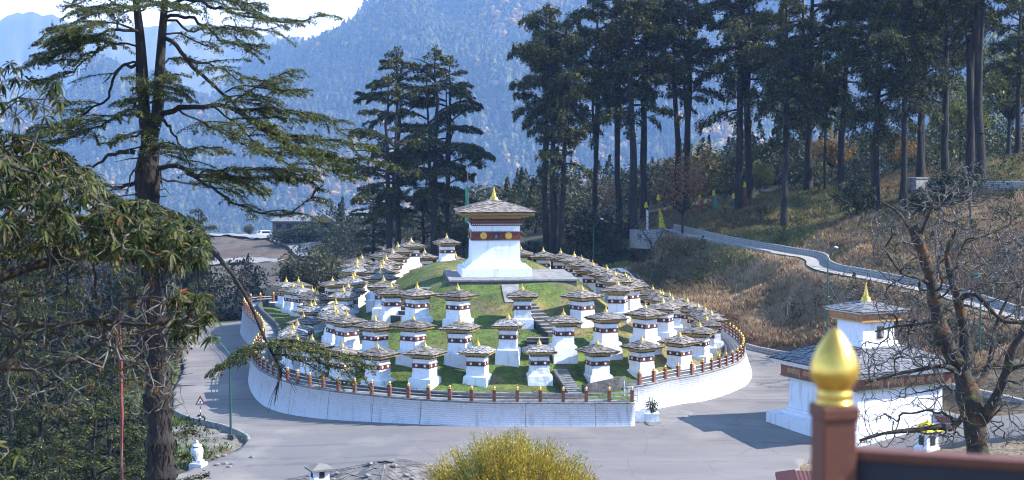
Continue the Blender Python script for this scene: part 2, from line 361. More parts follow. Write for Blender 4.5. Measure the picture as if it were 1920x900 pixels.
def sheet(name, poly, zf, step, mats, colf=None, skirt=0.3, dz=0.0):
    """A sheet over a plan polygon, its edge following the outline exactly."""
    P = np.array([[p[0], p[1]] for p in poly]); lo = P.min(0) - step; hi = P.max(0) + step
    xs = np.arange(lo[0], hi[0] + step, step); ys = np.arange(lo[1], hi[1] + step, step)
    X, Y = np.meshgrid(xs, ys); ins = in_poly(X, Y, poly)
    cell = ins[:-1, :-1] | ins[1:, :-1] | ins[:-1, 1:] | ins[1:, 1:]
    bx, by, _, _ = nearest_on(X, Y, poly)
    X = np.where(ins, X, bx); Y = np.where(ins, Y, by)
    ny, nx = X.shape; idx = np.arange(ny * nx).reshape(ny, nx)
    F = np.stack([idx[:-1, :-1][cell], idx[:-1, 1:][cell], idx[1:, 1:][cell], idx[1:, :-1][cell]], 1)
    used = np.unique(F); remap = -np.ones(ny * nx, int); remap[used] = np.arange(len(used)); F = remap[F]
    x = X.ravel()[used]; y = Y.ravel()[used]; z = zf(x, y) + dz
    V = np.stack([x, y, z], 1)
    if skirt:
        E = np.concatenate([F[:, [0, 1]], F[:, [1, 2]], F[:, [2, 3]], F[:, [3, 0]]]); key = np.sort(E, 1); kk = key[:, 0] * 10 ** 7 + key[:, 1]
        u, inv, cnt = np.unique(kk, return_inverse=True, return_counts=True); B = E[cnt[inv] == 1]
        nb = len(V); low = V.copy(); low[:, 2] -= skirt; V = np.concatenate([V, low]); F = np.concatenate([F, np.stack([B[:, 1], B[:, 0], B[:, 0] + nb, B[:, 1] + nb], 1)])
    c = colf(V[:, 0], V[:, 1]) if colf else None
    me = np_mesh(name, V, F, mats, col=c, smooth=True)
    return link(name, me)

gz = []                                   # ground control points
def G(px, py, z): p = atz(px, py, z); gz.append((p.x, p.y, z)); return p
def GD(px, py, D): p = at(px, py, D); gz.append((p.x, p.y, p.z)); return p
# in front of and round the mound (road level)
for px, py, D in ((1200, 797, 92), (1000, 800, 91.7), (800, 795, 93), (600, 787, 97), (520, 778, 100), (960, 900, 80), (600, 890, 82), (1300, 880, 82), (1460, 832, 88.5)):
    GD(px, py, D)
for px, py, z in ((455, 763, -2.5), (440, 650, -2.2), (400, 610, -2.0), (335, 640, -2.2), (345, 690, -2.3), (322, 745, -2.3), (410, 800, -2.2), (465, 825, -2.0), (350, 880, -2.4), (400, 700, -2.2),
                  (1420, 720, -1.6), (1440, 660, -1.2), (1400, 652, -1.1), (1480, 720, -1.5), (1290, 790, -1.4), (1560, 760, -1.5), (1700, 860, -1.6), (1650, 720, -1.3), (1350, 640, -1.0), (1398, 650, -1.0), (1470, 667, -1.1), (1555, 688, -1.1), (1640, 704, -1.0), (1600, 696, -1.05), (1745, 748, -0.4), (1430, 662, -1.1), (1500, 690, -1.3)):
    G(px, py, z)
# under the mound
for x, y, z in ((-2, 120, 0), (10, 115, -0.5), (-12, 120, -1), (0, 140, 0.5), (10, 140, 0), (-15, 140, -1)): gz.append((x, y, z))
# right hillside and the path on it
for px, py, D in ((1265, 430, 165), (1400, 462, 150), (1500, 477, 142), (1540, 500, 134), (1600, 515, 130), (1770, 548, 120), (1870, 580, 112),
                  (1400, 378, 170), (1600, 370, 165), (1700, 362, 160), (1880, 330, 150), (1500, 420, 160), (1640, 385, 152), (1300, 560, 140), (1200, 500, 150), (1400, 560, 134), (1440, 628, 127),
                  (1700, 600, 115), (1880, 650, 103), (1480, 640, 124.5), (1560, 620, 120), (1620, 560, 123.5), (1180, 440, 168), (1100, 470, 172), (1000, 480, 172), (1300, 480, 152), (1800, 480, 128), (1900, 480, 122), (1820, 400, 140), (2000, 420, 125), (2060, 560, 100),
                  (1500, 590, 129)):
    GD(px, py, D)
# right, near side: road, wall and the bank under the bare tree
for px, py, z in ((1750, 735, 0.0), (1900, 765, 0.0), (1850, 790, 0.0), (1920, 830, 0.2), (1760, 800, -0.9)): G(px, py, z)
for x, y, z in ((18.6, 60, 0.5), (26, 62, 1.5), (10, 60, -1.5), (0, 65, -2.2), (-10, 62, -2), (0, 45, 1.5), (0, 25, 7.5), (0, 8, 12.5), (0, -6, 13.6), (12, 10, 12), (-12, 10, 11.5), (14, 30, 6), (-12, 30, 5), (30, 30, 6.5), (-30, 30, 3),
                (-10.6, 45, 2.0), (-10, 75, -2.2), (-30, 60, 0), (-40, 90, -1), (-30, 80, -2), (-24, 100, -2.6), (-36, 120, -2), (-50, 150, -3), (-60, 60, 1), (50, 60, 4), (60, 90, 7), (70, 130, 14), (90, 160, 20), (-32, 150, -2.5), (-25, 160, -2.5),
                (40, 40, 6), (0, -30, 14), (40, -30, 14), (-40, -30, 10), (90, 40, 8), (-90, 60, -2)): gz.append((x, y, z))
# behind the mound; the road and the eroded bank at the back; the drop into the valley
for x, y, z in ((0, 162, 0.0), (10, 160, 0.4), (-12, 160, -1.5), (-20, 175, -3)): gz.append((x, y, z))
for px, py, D in ((450, 560, 220), (540, 530, 225), (430, 487, 275), (540, 487, 275), (420, 452, 300), (520, 452, 310), (430, 443, 330), (560, 448, 320), (640, 448, 300), (350, 445, 340), (640, 480, 260), (700, 480, 220), (820, 470, 190), (740, 478, 175), (640, 500, 190), (350, 520, 250), (480, 500, 255),
                  (900, 420, 260), (1050, 400, 280), (1250, 380, 260), (1400, 360, 230), (1900, 300, 200)):
    GD(px, py, D)
for x, y, z in ((16, 150, 2.4), (8, 158, 1.5), (20, 140, 1.5)): gz.append((x, y, z))
for x, y, z in ((-150, 200, -20), (-160, 300, -30), (-120, 420, -70), (0, 420, -60), (100, 420, -50), (200, 420, -20), (200, 200, 34), (180, 280, 22), (-220, 100, -20), (220, 90, 34), (240, 420, -10), (-240, 420, -70), (60, 300, -2), (-60, 380, -40), (110, 230, 14)): gz.append((x, y, z))
ground0 = rbf_fit(gz, lam=0.02, c=2.5)

# ---- outline of the mound (the wall's top edge), counter-clockwise seen from above is not needed
W_A = [at(1190, 757, 92.0), at(1100, 757.5, 91.9), at(1000, 757, 92), at(900, 756, 92.1), at(790, 751, 93.2), at(690, 742, 95.2), at(600, 731, 97.8), at(540, 718, 100.6), at(500, 702, 104.5), at(478, 686, 108.8),
       at(471, 668, 114), at(480, 650, 118.5), at(491, 636, 122.5), at(487, 617, 128), at(474, 602, 133), at(461, 589, 137.5), at(455, 578, 141.8), at(466, 571, 145), at(490, 568, 146.6), at(520, 567, 147.5)]
W_back = [Vector((-21.5, 151.5, 0.5)), Vector((-16, 155.5, 0.5)), Vector((-8, 157.5, 0.5)), Vector((0, 157.5, 0.5)), Vector((8, 154, 0.5)), Vector((13, 147, 0.5)), Vector((16.6, 137, 0.45)), at(1347, 616, 127)]
W_B = [at(1347, 616, 127), at(1372, 629, 122.5), at(1388, 642, 118.5), at(1397, 656, 114.5), at(1394, 672, 110.3), at(1372, 686, 106.5), at(1317, 702, 101.8), at(1261, 712, 99.4), at(1216, 722, 97.2), at(1172, 729, 96.0)]
lineA = smooth_line([tuple(p) for p in W_A], 0.45); lineBk = smooth_line([tuple(p) for p in W_back], 0.8); lineB = smooth_line([tuple(p) for p in W_B], 0.45)
OUT = [tuple(p) for p in lineA] + [tuple(p) for p in lineBk[1:-1]] + [tuple(p) for p in lineB]
MC = Vector((0.8, 114.0))               # the point the chortens face away from

# ---- chortens: photo pixel of the finial's tip and distance; the base stands CH_H below
CH_H = 3.12
RINGS = {
 'low': [(1274, 612.5, 104), (1204, 622, 101.5), (1120, 629.5, 100), (1011, 628, 99), (895, 629.5, 98.5), (796, 633, 97.5), (708, 637, 98.5), (641, 634, 100.5), (586, 624, 103), (557, 621, 105.3), (547, 612, 108), (549, 601, 111), (558, 593, 114), (569, 581, 117.5),
         (583, 560.5, 122), (590, 558, 124.6), (592, 552, 127.2), (595, 540, 130), (591, 537, 132.6), (585, 534, 135.3), (567, 528, 139), (549, 526, 142), (536, 518, 145.3), (559, 516, 149), (623, 515, 151)],
 'low_r': [(1311, 597.6, 108.5), (1325, 585, 112.5), (1334, 577, 116.5), (1322.7, 569.5, 120), (1308.7, 562, 123.5), (1288.5, 555, 127), (1255.6, 542, 131), (1242, 538.6, 134.5), (1223.5, 533, 138), (1209.5, 530, 141.5)],
 'mid': [(1210, 563, 105), (1136, 570, 103), (1056, 575, 101.7), (953, 581.5, 101), (862, 588, 100.7), (774, 585, 101), (703, 584, 102), (651, 577, 104), (632, 573, 107), (626, 565, 110), (629, 554, 113.5), (644, 532, 117), (652, 524, 120), (661, 510, 123.3), (665, 504, 126.6), (669, 489, 130), (669, 479, 133), (678, 472, 136.4), (719, 461, 140.5), (797, 463, 145)],
 'mid_r': [(1243, 554, 109), (1260.5, 546.6, 113), (1236.5, 537.4, 117.5), (1180, 514, 122.2), (1177, 511, 126), (1173, 507, 129.3), (1157, 505, 132.5), (997, 484, 147), (855, 471, 147)],
 'top': [(1159, 519, 112), (1092, 530.5, 109), (980, 529, 107), (859, 530, 107), (782, 526, 108), (733, 524, 111), (719, 513, 114.5), (713, 500, 118), (713, 489, 121.5), (718, 481, 125), (724, 473, 128.5), (736, 462, 132), (746, 452, 135), (771, 441, 138), (838, 436, 141)],
 'top_r': [(1153, 504, 116), (1137, 494, 120), (1112, 486, 124), (1090, 476, 127.5), (1076, 468, 131), (1052, 463, 134), (1019, 459.5, 137), (976, 456, 139.5)],
}
mz = [(p[0], p[1], p[2]) for p in OUT[::4]]
CH = []
for ring, lst in RINGS.items():
    for i, (px, py, D) in enumerate(lst):
        t = at(px, py, D); b = Vector((t.x, t.y, t.z - CH_H)); CH.append((ring, i, b, px)); mz.append(tuple(b))
PLAT_Z = 5.72
PL = Vector((-0.35, 117.5))
for dx in (-5.2, 0, 5.2):
    for dy in (-4.8, 0, 4.8): mz.append((PL.x + dx, PL.y + dy, PLAT_Z - 0.38))
for px, py, D in ((838, 488, 130), (900, 488, 129), (1000, 486, 130), (790, 497, 128)): p = at(px, py, D); mz.append(tuple(p))
mound0 = rbf_fit(mz, lam=0.4, c=2.0)
def in_mound(x, y): return in_poly(np.asarray(x), np.asarray(y), OUT)

# ---- road outline in plan
def R2(px, py, z): p = atz(px, py, z); return (p.x, p.y)
ROAD = [(14, 72), R2(1500, 845, -1.6), R2(1700, 850, -1.6), R2(1790, 838, -1.0), (27.0, 80.5), (34, 76), (36.5, 80), R2(1905, 790, -0.1), R2(1745, 745, -0.2), R2(1640, 700, -0.9), R2(1470, 668, -1.1), R2(1398, 651, -1.0), R2(1352, 634, -0.9), (14, 126), (5, 130), (-10, 140), (-20, 152), (-24, 158), (-31, 155),
        R2(385, 606, -2.0), R2(333, 640, -2.2), R2(340, 665, -2.2), R2(345, 690, -2.3), R2(335, 716, -2.3), R2(322, 740, -2.3), R2(326, 764, -2.3), R2(357, 779, -2.3), R2(410, 798, -2.2), R2(453, 814, -2.0), R2(465, 824, -2.0), R2(458, 833, -2.0), R2(435, 843, -2.0), R2(392, 861, -2.2), R2(346, 884, -2.4), R2(290, 905, -2.4), (-16, 72)]
PPX = [(1250, 430, 167), (1300, 442, 159), (1360, 455, 153), (1420, 466, 148), (1480, 477, 143), (1518, 483, 140.5), (1532, 490, 138), (1535, 499, 134), (1560, 509, 131.3), (1605, 517, 128.5), (1680, 532, 124.5), (1770, 552, 119), (1870, 583, 111.5), (1960, 610, 106)]
PLN = smooth_line([tuple(at(*p)) for p in PPX], 0.8)
PLZ = np.array([p[2] for p in PLN]); PLS = np.concatenate([[0], np.cumsum([float(np.linalg.norm((PLN[i + 1] - PLN[i])[:2])) for i in range(len(PLN) - 1)])])
def inset_mask(x, y): return in_poly(x, y, ROAD)
def ground(x, y, rough=True):
    x = np.asarray(x, float); y = np.asarray(y, float)
    z = ground0(x, y)
    if rough:
        _, _, d, _ = nearest_on(x, y, ROAD); ins = in_poly(x, y, ROAD)
        k = np.where(ins, 0, np.clip(d / 5.0, 0, 1)); k = np.where(in_mound(x, y), 0, k)
        z = z + k * (1.3 * (fbm(x * 0.13, y * 0.13, 4, 3) - 0.5) + 0.5 * (fbm(x * 0.5, y * 0.5, 3, 9) - 0.5))
        m = (x > 15) & (y > 98) & (y < 175)
        if m.any():
            _, _, dp, sp = nearest_on(x[m], y[m], [(p[0], p[1]) for p in PLN], False)
            kz = np.clip((dp - 1.3) / 3.0, 0, 1); kz = kz * kz * (3 - 2 * kz); z = z.copy(); z[m] = z[m] * kz + (np.interp(sp, PLS, PLZ) - 0.06) * (1 - kz)
        # cut bank above the right hand road edge
        e = np.where(~ins & (x > 8) & (y > 100) & (y < 165), np.clip(d / 1.6, 0, 1), 0); z = z + 0.55 * e * (1 - np.clip((d - 1.6) / 6, 0, 1))
    return z
def mound(x, y):
    x = np.asarray(x, float); y = np.asarray(y, float)
    z = mound0(x, y)
    px_, py_, d, _ = nearest_on(x, y, OUT)
    return z
def gnd1(x, y):
    """height of whatever one would stand on"""
    x = np.array([x], float); y = np.array([y], float)
    if in_mound(x, y)[0]: return float(mound(x, y)[0])
    return float(ground(x, y)[0])

# colour zones of the ground: its cover, plus hillside sun and shade painted in
def ground_col(x, y):
    n1 = fbm(x * 0.11, y * 0.11, 4, 21); n2 = fbm(x * 0.33 + 5, y * 0.33, 3, 31); n3 = fbm(x * 0.05, y * 0.05, 3, 41)
    brown = np.array([0.165, 0.118, 0.062]); tan = np.array([0.29, 0.208, 0.125]); green = np.array([0.095, 0.115, 0.030]); dark = np.array([0.030, 0.034, 0.017]); earth = np.array([0.115, 0.055, 0.032]); gravel = np.array([0.24, 0.215, 0.19])
    c = brown[None] * np.ones((len(x), 1))
    def mixc(c, k, col): k = np.clip(k, 0, 1)[:, None]; return c * (1 - k) + col[None] * k
    c = mixc(c, (n1 - 0.45) * 5, tan); up = (y > 146) & (x > 18); c = mixc(c, np.where(up, (n1 - 0.40) * 5, (n2 - 0.60) * 6 * (n3 > 0.42)), np.array([0.125, 0.122, 0.042])); c = mixc(c, np.where((y > 128) & (y < 166) & (x < 30) & (n1 < 0.5), 0.6, 0), np.array([0.085, 0.066, 0.036]))  # last mix: darker brown paints in the shaded part of the slope
    c = mixc(c, np.where((x > 14) & (y > 100) & (y < 136), 0.35 + (n1 - .4) * 2, 0), np.array([0.32, 0.215, 0.135]))  # lighter tan paints in the sunlit lower slope
    _, _, d, _ = nearest_on(x, y, ROAD)
    c = mixc(c, np.where((x > 18) & (y > 95), (1.9 - d) / 1.0 + (n2 - 0.5) * 2, 0), earth)
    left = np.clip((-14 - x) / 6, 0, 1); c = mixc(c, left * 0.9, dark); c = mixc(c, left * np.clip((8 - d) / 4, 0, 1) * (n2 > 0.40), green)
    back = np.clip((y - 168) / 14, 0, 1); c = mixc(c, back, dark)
    isl = np.clip((7 - np.hypot(x + 17.5, y - 93.5)) / 3, 0, 1); c = mixc(c, isl * (n2 > 0.36), gravel)
    bank = np.clip((66 - np.hypot((x + 55) * 0.9, (y - 275))) / 8, 0, 1); c = mixc(c, bank, np.array([0.12, 0.092, 0.07])); c = mixc(c, bank * (n2 - 0.46) * 8, np.array([0.10, 0.06, 0.045]))
    return c

gx = np.concatenate([np.arange(-260, -60, 8.0), np.arange(-60, 64, 1.0), np.arange(64, 260, 8.0)])
gy = np.concatenate([np.arange(-40, 60, 4.0), np.arange(60, 176, 1.0), np.arange(176, 440, 4.0)])
X, Y = np.meshgrid(gx, gy); Z = ground(X.ravel(), Y.ravel()).reshape(X.shape)
low = in_poly(X, Y, ROAD); _, _, dd, _ = nearest_on(X, Y, ROAD); Z = np.where(low, Z - 0.35, np.where(dd < 0.9, Z - 0.12, Z)); Z = np.where(in_mound(X, Y), Z - 0.6, Z)
ny, nx = X.shape; idx = np.arange(ny * nx).reshape(ny, nx)
F = np.stack([idx[:-1, :-1].ravel(), idx[:-1, 1:].ravel(), idx[1:, 1:].ravel(), idx[1:, :-1].ravel()], 1)
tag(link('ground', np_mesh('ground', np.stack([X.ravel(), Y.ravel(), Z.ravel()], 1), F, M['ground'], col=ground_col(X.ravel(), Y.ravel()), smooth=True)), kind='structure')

def asphalt_mat():
    m = mat('asphalt', (0.142, 0.128, 0.122), 0.88, 0.35, (0.19, 0.172, 0.162), 0.35, 0.68, bump=(30, 0.4, 0.01), n2=(0.9, (0.12, 0.115, 0.12), 0.60, 0.80), mapping=(0.35, 1.0, 1.0))
    t = m.node_tree; N = t.nodes; K = t.links.new; b = N['Principled BSDF']; src = b.inputs['Base Color'].links[0].from_socket; tcn = N.new('ShaderNodeTexCoord')
    def layer(cs, fac, colr, amt):
        r = N.new('ShaderNodeMath'); r.operation = 'MULTIPLY'; K(fac, r.inputs[0]); r.inputs[1].default_value = amt; x = N.new('ShaderNodeMix'); x.data_type = 'RGBA'; K(r.outputs[0], x.inputs[0]); K(cs, x.inputs[6]); x.inputs[7].default_value = (*colr, 1); return x.outputs[2]
    def rng_(sock, lo, hi):
        r = N.new('ShaderNodeMapRange'); r.inputs[1].default_value = lo; r.inputs[2].default_value = hi; K(sock, r.inputs[0]); return r.outputs[0]
    wp = N.new('ShaderNodeTexNoise'); wp.inputs['Scale'].default_value = 0.6; wp.inputs['Detail'].default_value = 5; K(tcn.outputs['Object'], wp.inputs['Vector'])
    ad = N.new('ShaderNodeMix'); ad.data_type = 'RGBA'; ad.blend_type = 'ADD'; ad.inputs[0].default_value = 2.2; K(tcn.outputs['Object'], ad.inputs[6]); K(wp.outputs['Color'], ad.inputs[7])
    vo = N.new('ShaderNodeTexVoronoi'); vo.feature = 'DISTANCE_TO_EDGE'; vo.inputs['Scale'].default_value = 0.2; K(ad.outputs[2], vo.inputs['Vector'])
    src = layer(src, rng_(vo.outputs['Distance'], 0.010, 0.004), (0.06, 0.06, 0.062), 0.32)       # cracks
    vp = N.new('ShaderNodeTexVoronoi'); vp.inputs['Scale'].default_value = 0.10; K(ad.outputs[2], vp.inputs['Vector'])
    src = layer(src, rng_(vp.outputs['Color'], 0.62, 0.66), (0.13, 0.125, 0.13), 0.55)           # darker repairs
    tm_ = N.new('ShaderNodeMapping'); tm_.inputs['Scale'].default_value = (0.03, 1.1, 1); tm_.inputs['Rotation'].default_value = (0, 0, 0.08); K(ad.outputs[2], tm_.inputs[0])
    tn = N.new('ShaderNodeTexNoise'); tn.inputs['Scale'].default_value = 1; tn.inputs['Detail'].default_value = 4; K(tm_.outputs[0], tn.inputs['Vector'])
    src = layer(src, rng_(tn.outputs['Fac'], 0.56, 0.68), (0.085, 0.08, 0.08), 0.6)             # tyre tracks
    dn = N.new('ShaderNodeTexNoise'); dn.inputs['Scale'].default_value = 0.22; dn.inputs['Detail'].default_value = 8; K(tcn.outputs['Object'], dn.inputs['Vector'])
    src = layer(src, rng_(dn.outputs['Fac'], 0.55, 0.72), (0.26, 0.228, 0.198), 0.65)             # pale dust
    K(src, b.inputs['Base Color']); return m
M['asphalt'] = asphalt_mat()
tag(sheet('road', ROAD, lambda x, y: ground(x, y, False), 0.5, M['asphalt'], skirt=0.5), kind='structure')

# far sheet: valley and mountains in one terrain
def ridge_px(px):
    xs = [-900, -300, 0, 60, 120, 250, 330, 400, 460, 520, 580, 640, 690, 760, 900, 1100, 1300, 1500, 1800, 2400, 3200]
    ys = [300, 260, 232, 222, 212, 206, 200, 178, 158, 130, 98, 55, 0, -70, -120, -105, -60, -80, -120, -140, -100]
    return np.interp(px, xs, ys) + np.interp(px, [400, 520, 700, 800], [34, 32, 20, 0])
def far_ridge_px(px):
    xs = [-900, 0, 40, 80, 110, 150, 200, 300, 380, 450, 520, 600, 650, 720, 900, 3200]
    ys = [60, 34, 24, 22, 34, 58, 62, 52, 50, 62, 74, 58, 46, 60, 80, 80]
    return np.interp(px, xs, ys)
MS = 2.3; na = 420; pxs = np.linspace(-900, 3000, na); Ds = np.concatenate([np.arange(430, 900 * MS, 50.0), np.arange(900, 1720, 10.0) * MS, np.arange(1720, 1790, 14.0) * MS, np.arange(1790, 2600, 10.0) * MS])
PX, DD = np.meshgrid(pxs, Ds)
rx = (PX - 960) / FPX * DD
yr = ridge_px(PX); Dr = MS * (1500 + 60 * np.sin(PX / 260.0) - np.clip((520 - PX) / 520, 0, 1) * 180)
zr = CAMZ + (YH - yr) * Dr / FPX
D0 = 960.0 * MS; z0 = -120.0
u = np.clip((DD - D0) / (Dr - D0), 0, 1)
gul = 1.5 * MS * (fbm(rx * 0.006 / MS + DD * 0.002 / MS, DD * 0.0015 / MS, 4, 55) - 0.5) * 95 * np.sin(np.pi * np.clip(u, 0, 1)) ** 0.8 + MS * (fbm(rx * 0.02 / MS, DD * 0.02 / MS, 3, 77) - 0.5) * 16 * (u > 0)
zm = z0 + (zr - z0) * u ** 0.92 + gul
spur = (0.5 - np.abs(fbm((rx + 0.5 * DD) * 0.0021, DD * 0.00035, 3, 57) - 0.5) * 2.4) * 330 * np.sin(np.pi * np.clip(u, 0, 1)) ** 0.9
zm = zm + spur
zm = np.where(DD > Dr, zr - (DD - Dr) * 0.35 + MS * (fbm(rx * 0.02 / MS, DD * 0.02 / MS, 3, 77) - 0.5) * 16, zm)
zv = -58 - 180 * np.clip((DD - 430) / 500, 0, 1) + 118 * np.clip((DD - 1500) / 700, 0, 1)
zm = np.where(DD < D0, zv, zm)
zm = np.maximum(zm, -300)
Df = 2150.0 * MS; zf = CAMZ + (YH - far_ridge_px(PX)) * Df / FPX; uf = np.clip((DD - 1800 * MS) / (Df - 1800 * MS), 0, 1)
jag = (fbm(PX * 0.012, DD * 0.0024 / MS, 6, 91) - 0.5) * 150 * MS * np.sin(np.pi * np.clip(uf * 0.93, 0, 1)) + (fbm(PX * 0.06, DD * 0.008 / MS, 3, 93) - 0.5) * 18 * MS
zfar = np.where(DD > Df, zf - (DD - Df) * 0.5, -200 + (zf + 200) * uf ** 1.1) + jag * (DD > 1790 * MS)
ZZ = np.where(DD > 1790 * MS, np.maximum(zfar, -300), zm)
ny, nx = PX.shape; idx = np.arange(ny * nx).reshape(ny, nx)
F = np.stack([idx[:-1, :-1].ravel(), idx[:-1, 1:].ravel(), idx[1:, 1:].ravel(), idx[1:, :-1].ravel()], 1)
M['hill'] = mat('forest_floor', (0.035, 0.042, 0.022), 0.95, 0.02, (0.07, 0.06, 0.03), 0.4, 0.65, n2=(0.004, 0.6, 0.45, 0.6))
MTN = (PX, DD, rx, ZZ, Dr)
tag(link('mountains', np_mesh('mountains', np.stack([rx.ravel(), DD.ravel(), ZZ.ravel()], 1), F, M['hill'], smooth=True)), kind='structure')

# the haze box
hb = MB(); zt = 560.0
hb.box((0, 3060, (zt - 330) / 2), (14400, 6300, zt + 330))
hm = bpy.data.materials.new('haze_air'); hm.use_nodes = True; t = hm.node_tree; t.nodes.clear()
ho = t.nodes.new('ShaderNodeOutputMaterial'); pv = t.nodes.new('ShaderNodeVolumePrincipled')
pv.inputs['Color'].default_value = (*HAZE_COL, 1); pv.inputs['Density'].default_value = HAZE_DENSITY; pv.inputs['Absorption Color'].default_value = (1, 1, 1, 1)
pv.inputs['Anisotropy'].default_value = 0.0; t.links.new(pv.outputs[0], ho.inputs['Volume'])
tag(hb.build('haze', hm), kind='stuff')

# ---- mound: lawn, terrace, walls
def lawn_col(x, y):
    n1 = fbm(x * 0.25, y * 0.25, 4, 121); n2 = fbm(x * 0.9, y * 0.9, 3, 131)
    g = np.array([0.100, 0.150, 0.022]); d = np.array([0.26, 0.205, 0.062]); dk = np.array([0.060, 0.074, 0.018])
    k = np.clip((x - 1) / 16 + (y - 104) / 40 + (n1 - 0.5) * 4.0 + (n2 - 0.5) * 1.2, 0, 1)[:, None]
    c = g[None] * (1 - k) + d[None] * k
    k2 = np.clip((n2 - 0.52) * 5, 0, 1)[:, None] * 0.75
    c = c * (1 - k2) + dk[None] * k2
    n3 = fbm(x * 0.55 + 9, y * 0.55, 4, 141); k3 = np.clip((n3 - 0.62) * 8, 0, 1)[:, None] * 0.8; return c * (1 - k3) + np.array([[0.16, 0.115, 0.07]]) * k3
def offset_in(poly, d):
    n = len(poly); out = []
    for i in range(n):
        a = np.array(poly[i - 3][:2]); b = np.array(poly[(i + 3) % n][:2]); t = b - a; t /= np.linalg.norm(t) + 1e-9; nrm = np.array([t[1], -t[0]])
        p = np.array(poly[i][:2]) + nrm * d
        out.append((p[0], p[1], poly[i][2]))
    return out
area = sum(OUT[i][0] * OUT[(i + 1) % len(OUT)][1] - OUT[(i + 1) % len(OUT)][0] * OUT[i][1] for i in range(len(OUT)))
SGN = -1.0 if area > 0 else 1.0
INNER = offset_in(OUT, SGN * 1.55)
INNER = [p for i, p in enumerate(INNER) if i % 2 == 0]
tag(sheet('mound', OUT, lambda x, y: mound(x, y) - 0.02, 0.4, M['lawn'], colf=lawn_col, skirt=0.3), kind='structure')
# terrace: strip between wall top and lawn
V = []; Fq = []; INN = offset_in(OUT, SGN * 1.5); EDGE = offset_in(OUT, SGN * -0.02)
for i in range(len(OUT)):
    zo = OUT[i][2]; xi, yi = INN[i][0], INN[i][1]; zi = zo + 0.06
    V += [(EDGE[i][0], EDGE[i][1], zo + 0.03), (xi, yi, max(zi, 0 * zi + zo + 0.05)), (xi, yi, zo - 0.5)]
n = len(OUT)
for i in range(n - 1):
    a = i * 3; b = (i + 1) * 3; Fq += [(a, b, b + 1, a + 1), (a + 1, b + 1, b + 2, a + 2)]
PAVING_TOP = {}
tag(link('terrace_path', np_mesh('terrace_path', np.array(V), Fq, M['paving'])), kind='structure')

def wall_strip(name, line, foot_out, extra=0.0, top_t=0.32, H0=None, sgn=1.0):
    """battered wall: line = top outer edge; foot pushed out to the ground."""
    mbv = []; uvs = []; fs = []; mi = []; s = 0; n = len(line); nrm = []
    for i in range(n):
        a = np.array(line[max(i - 2, 0)][:2]); b = np.array(line[min(i + 2, n - 1)][:2]); t = b - a; t /= np.linalg.norm(t); nrm.append(np.array([-t[1], t[0]]) * sgn)
    for i in range(n):
        p = line[i]
        if i: s += float(np.linalg.norm(np.array(line[i][:2]) - np.array(line[i - 1][:2])))
        f = np.array(p[:2]) + nrm[i] * foot_out; gzv = float(ground(np.array([f[0]]), np.array([f[1]]), False)[0]) - 0.3
        q = np.array(p[:2]) - nrm[i] * top_t; cap = np.array(p[:2]) + nrm[i] * 0.05
        h = p[2] - gzv
        pts = [(f[0], f[1], gzv), (p[0], p[1], p[2]), (cap[0], cap[1], p[2] + 0.005), (cap[0], cap[1], p[2] + 0.09), (q[0], q[1], p[2] + 0.09), (q[0], q[1], gzv)]
        mbv += pts; uvs += [(s, -h), (s, 0), (s, 0.02), (s, 0.1), (s, 0.4), (s, 0.4 + h)]
    for i in range(n - 1):
        a = i * 6; b = a + 6
        for k in range(5): fs.append((a + k, b + k, b + k + 1, a + k + 1)); mi.append(1 if k in (2, 3) else 0)
    fs.append(tuple(range(6))); mi.append(0); e = (n - 1) * 6; fs.append(tuple(e + k for k in range(5, -1, -1))); mi.append(0)
    return np_mesh(name, np.array(mbv), fs, [M['wall_white'], M['stone']], mi, uv=np.array(uvs)), nrm
LA = [tuple(p) for p in lineA]; LB = [tuple(p) for p in lineB]
tst = np.array(LA[10][:2]); t_ = np.array(LA[12][:2]) - tst; nn_ = np.array([-t_[1], t_[0]]); SA = 1.0 if (nn_ @ (tst - np.array(MC))) > 0 else -1.0
t_ = np.array(LB[12][:2]) - np.array(LB[10][:2]); nn_ = np.array([-t_[1], t_[0]]); SB = 1.0 if (nn_ @ (np.array(LB[10][:2]) - np.array(MC))) > 0 else -1.0
meA, NA = wall_strip('retaining_wall', LA, 0.30, sgn=SA)
WALL_A = tag(link('retaining_wall', meA), 'long curved whitewashed brick wall holding the mound on its shaded side', 'wall')
for pxj in (617, 703, 790, 985, 1110, 540):
    i = min(range(len(LA)), key=lambda k: abs(960 + LA[k][0] / LA[k][1] * FPX - pxj) + (1e3 if LA[k][1] > 112 else 0)); p = LA[i]; nn = NA[i]; tv = np.array([-nn[1], nn[0]]); f = np.array(p[:2]) + nn * 0.30; gzv = float(ground(np.array([f[0]]), np.array([f[1]]), False)[0]) - 0.3
    b = MB(); o_ = nn * 0.006; b.add([(f[0] + o_[0] - tv[0] * .02, f[1] + o_[1] - tv[1] * .02, gzv), (f[0] + o_[0] + tv[0] * .02, f[1] + o_[1] + tv[1] * .02, gzv), (p[0] + o_[0] + tv[0] * .02, p[1] + o_[1] + tv[1] * .02, p[2] - .01), (p[0] + o_[0] - tv[0] * .02, p[1] + o_[1] - tv[1] * .02, p[2] - .01)], [(0, 1, 2, 3)]); b.build('joint', [M['stone']], WALL_A)
meB, NB = wall_strip('retaining_wall', LB, 0.6, sgn=SB)
tag(link('retaining_wall', meB), 'sunlit white curved wall rising beside the planter towards the side road', 'wall')
lineC = [tuple(p) for p in lineBk]
meC, NC = wall_strip('retaining_wall', lineC, 0.3, sgn=SA)
o = tag(link('retaining_wall', meC), 'white wall closing the back of the mound behind the last chortens', 'wall')
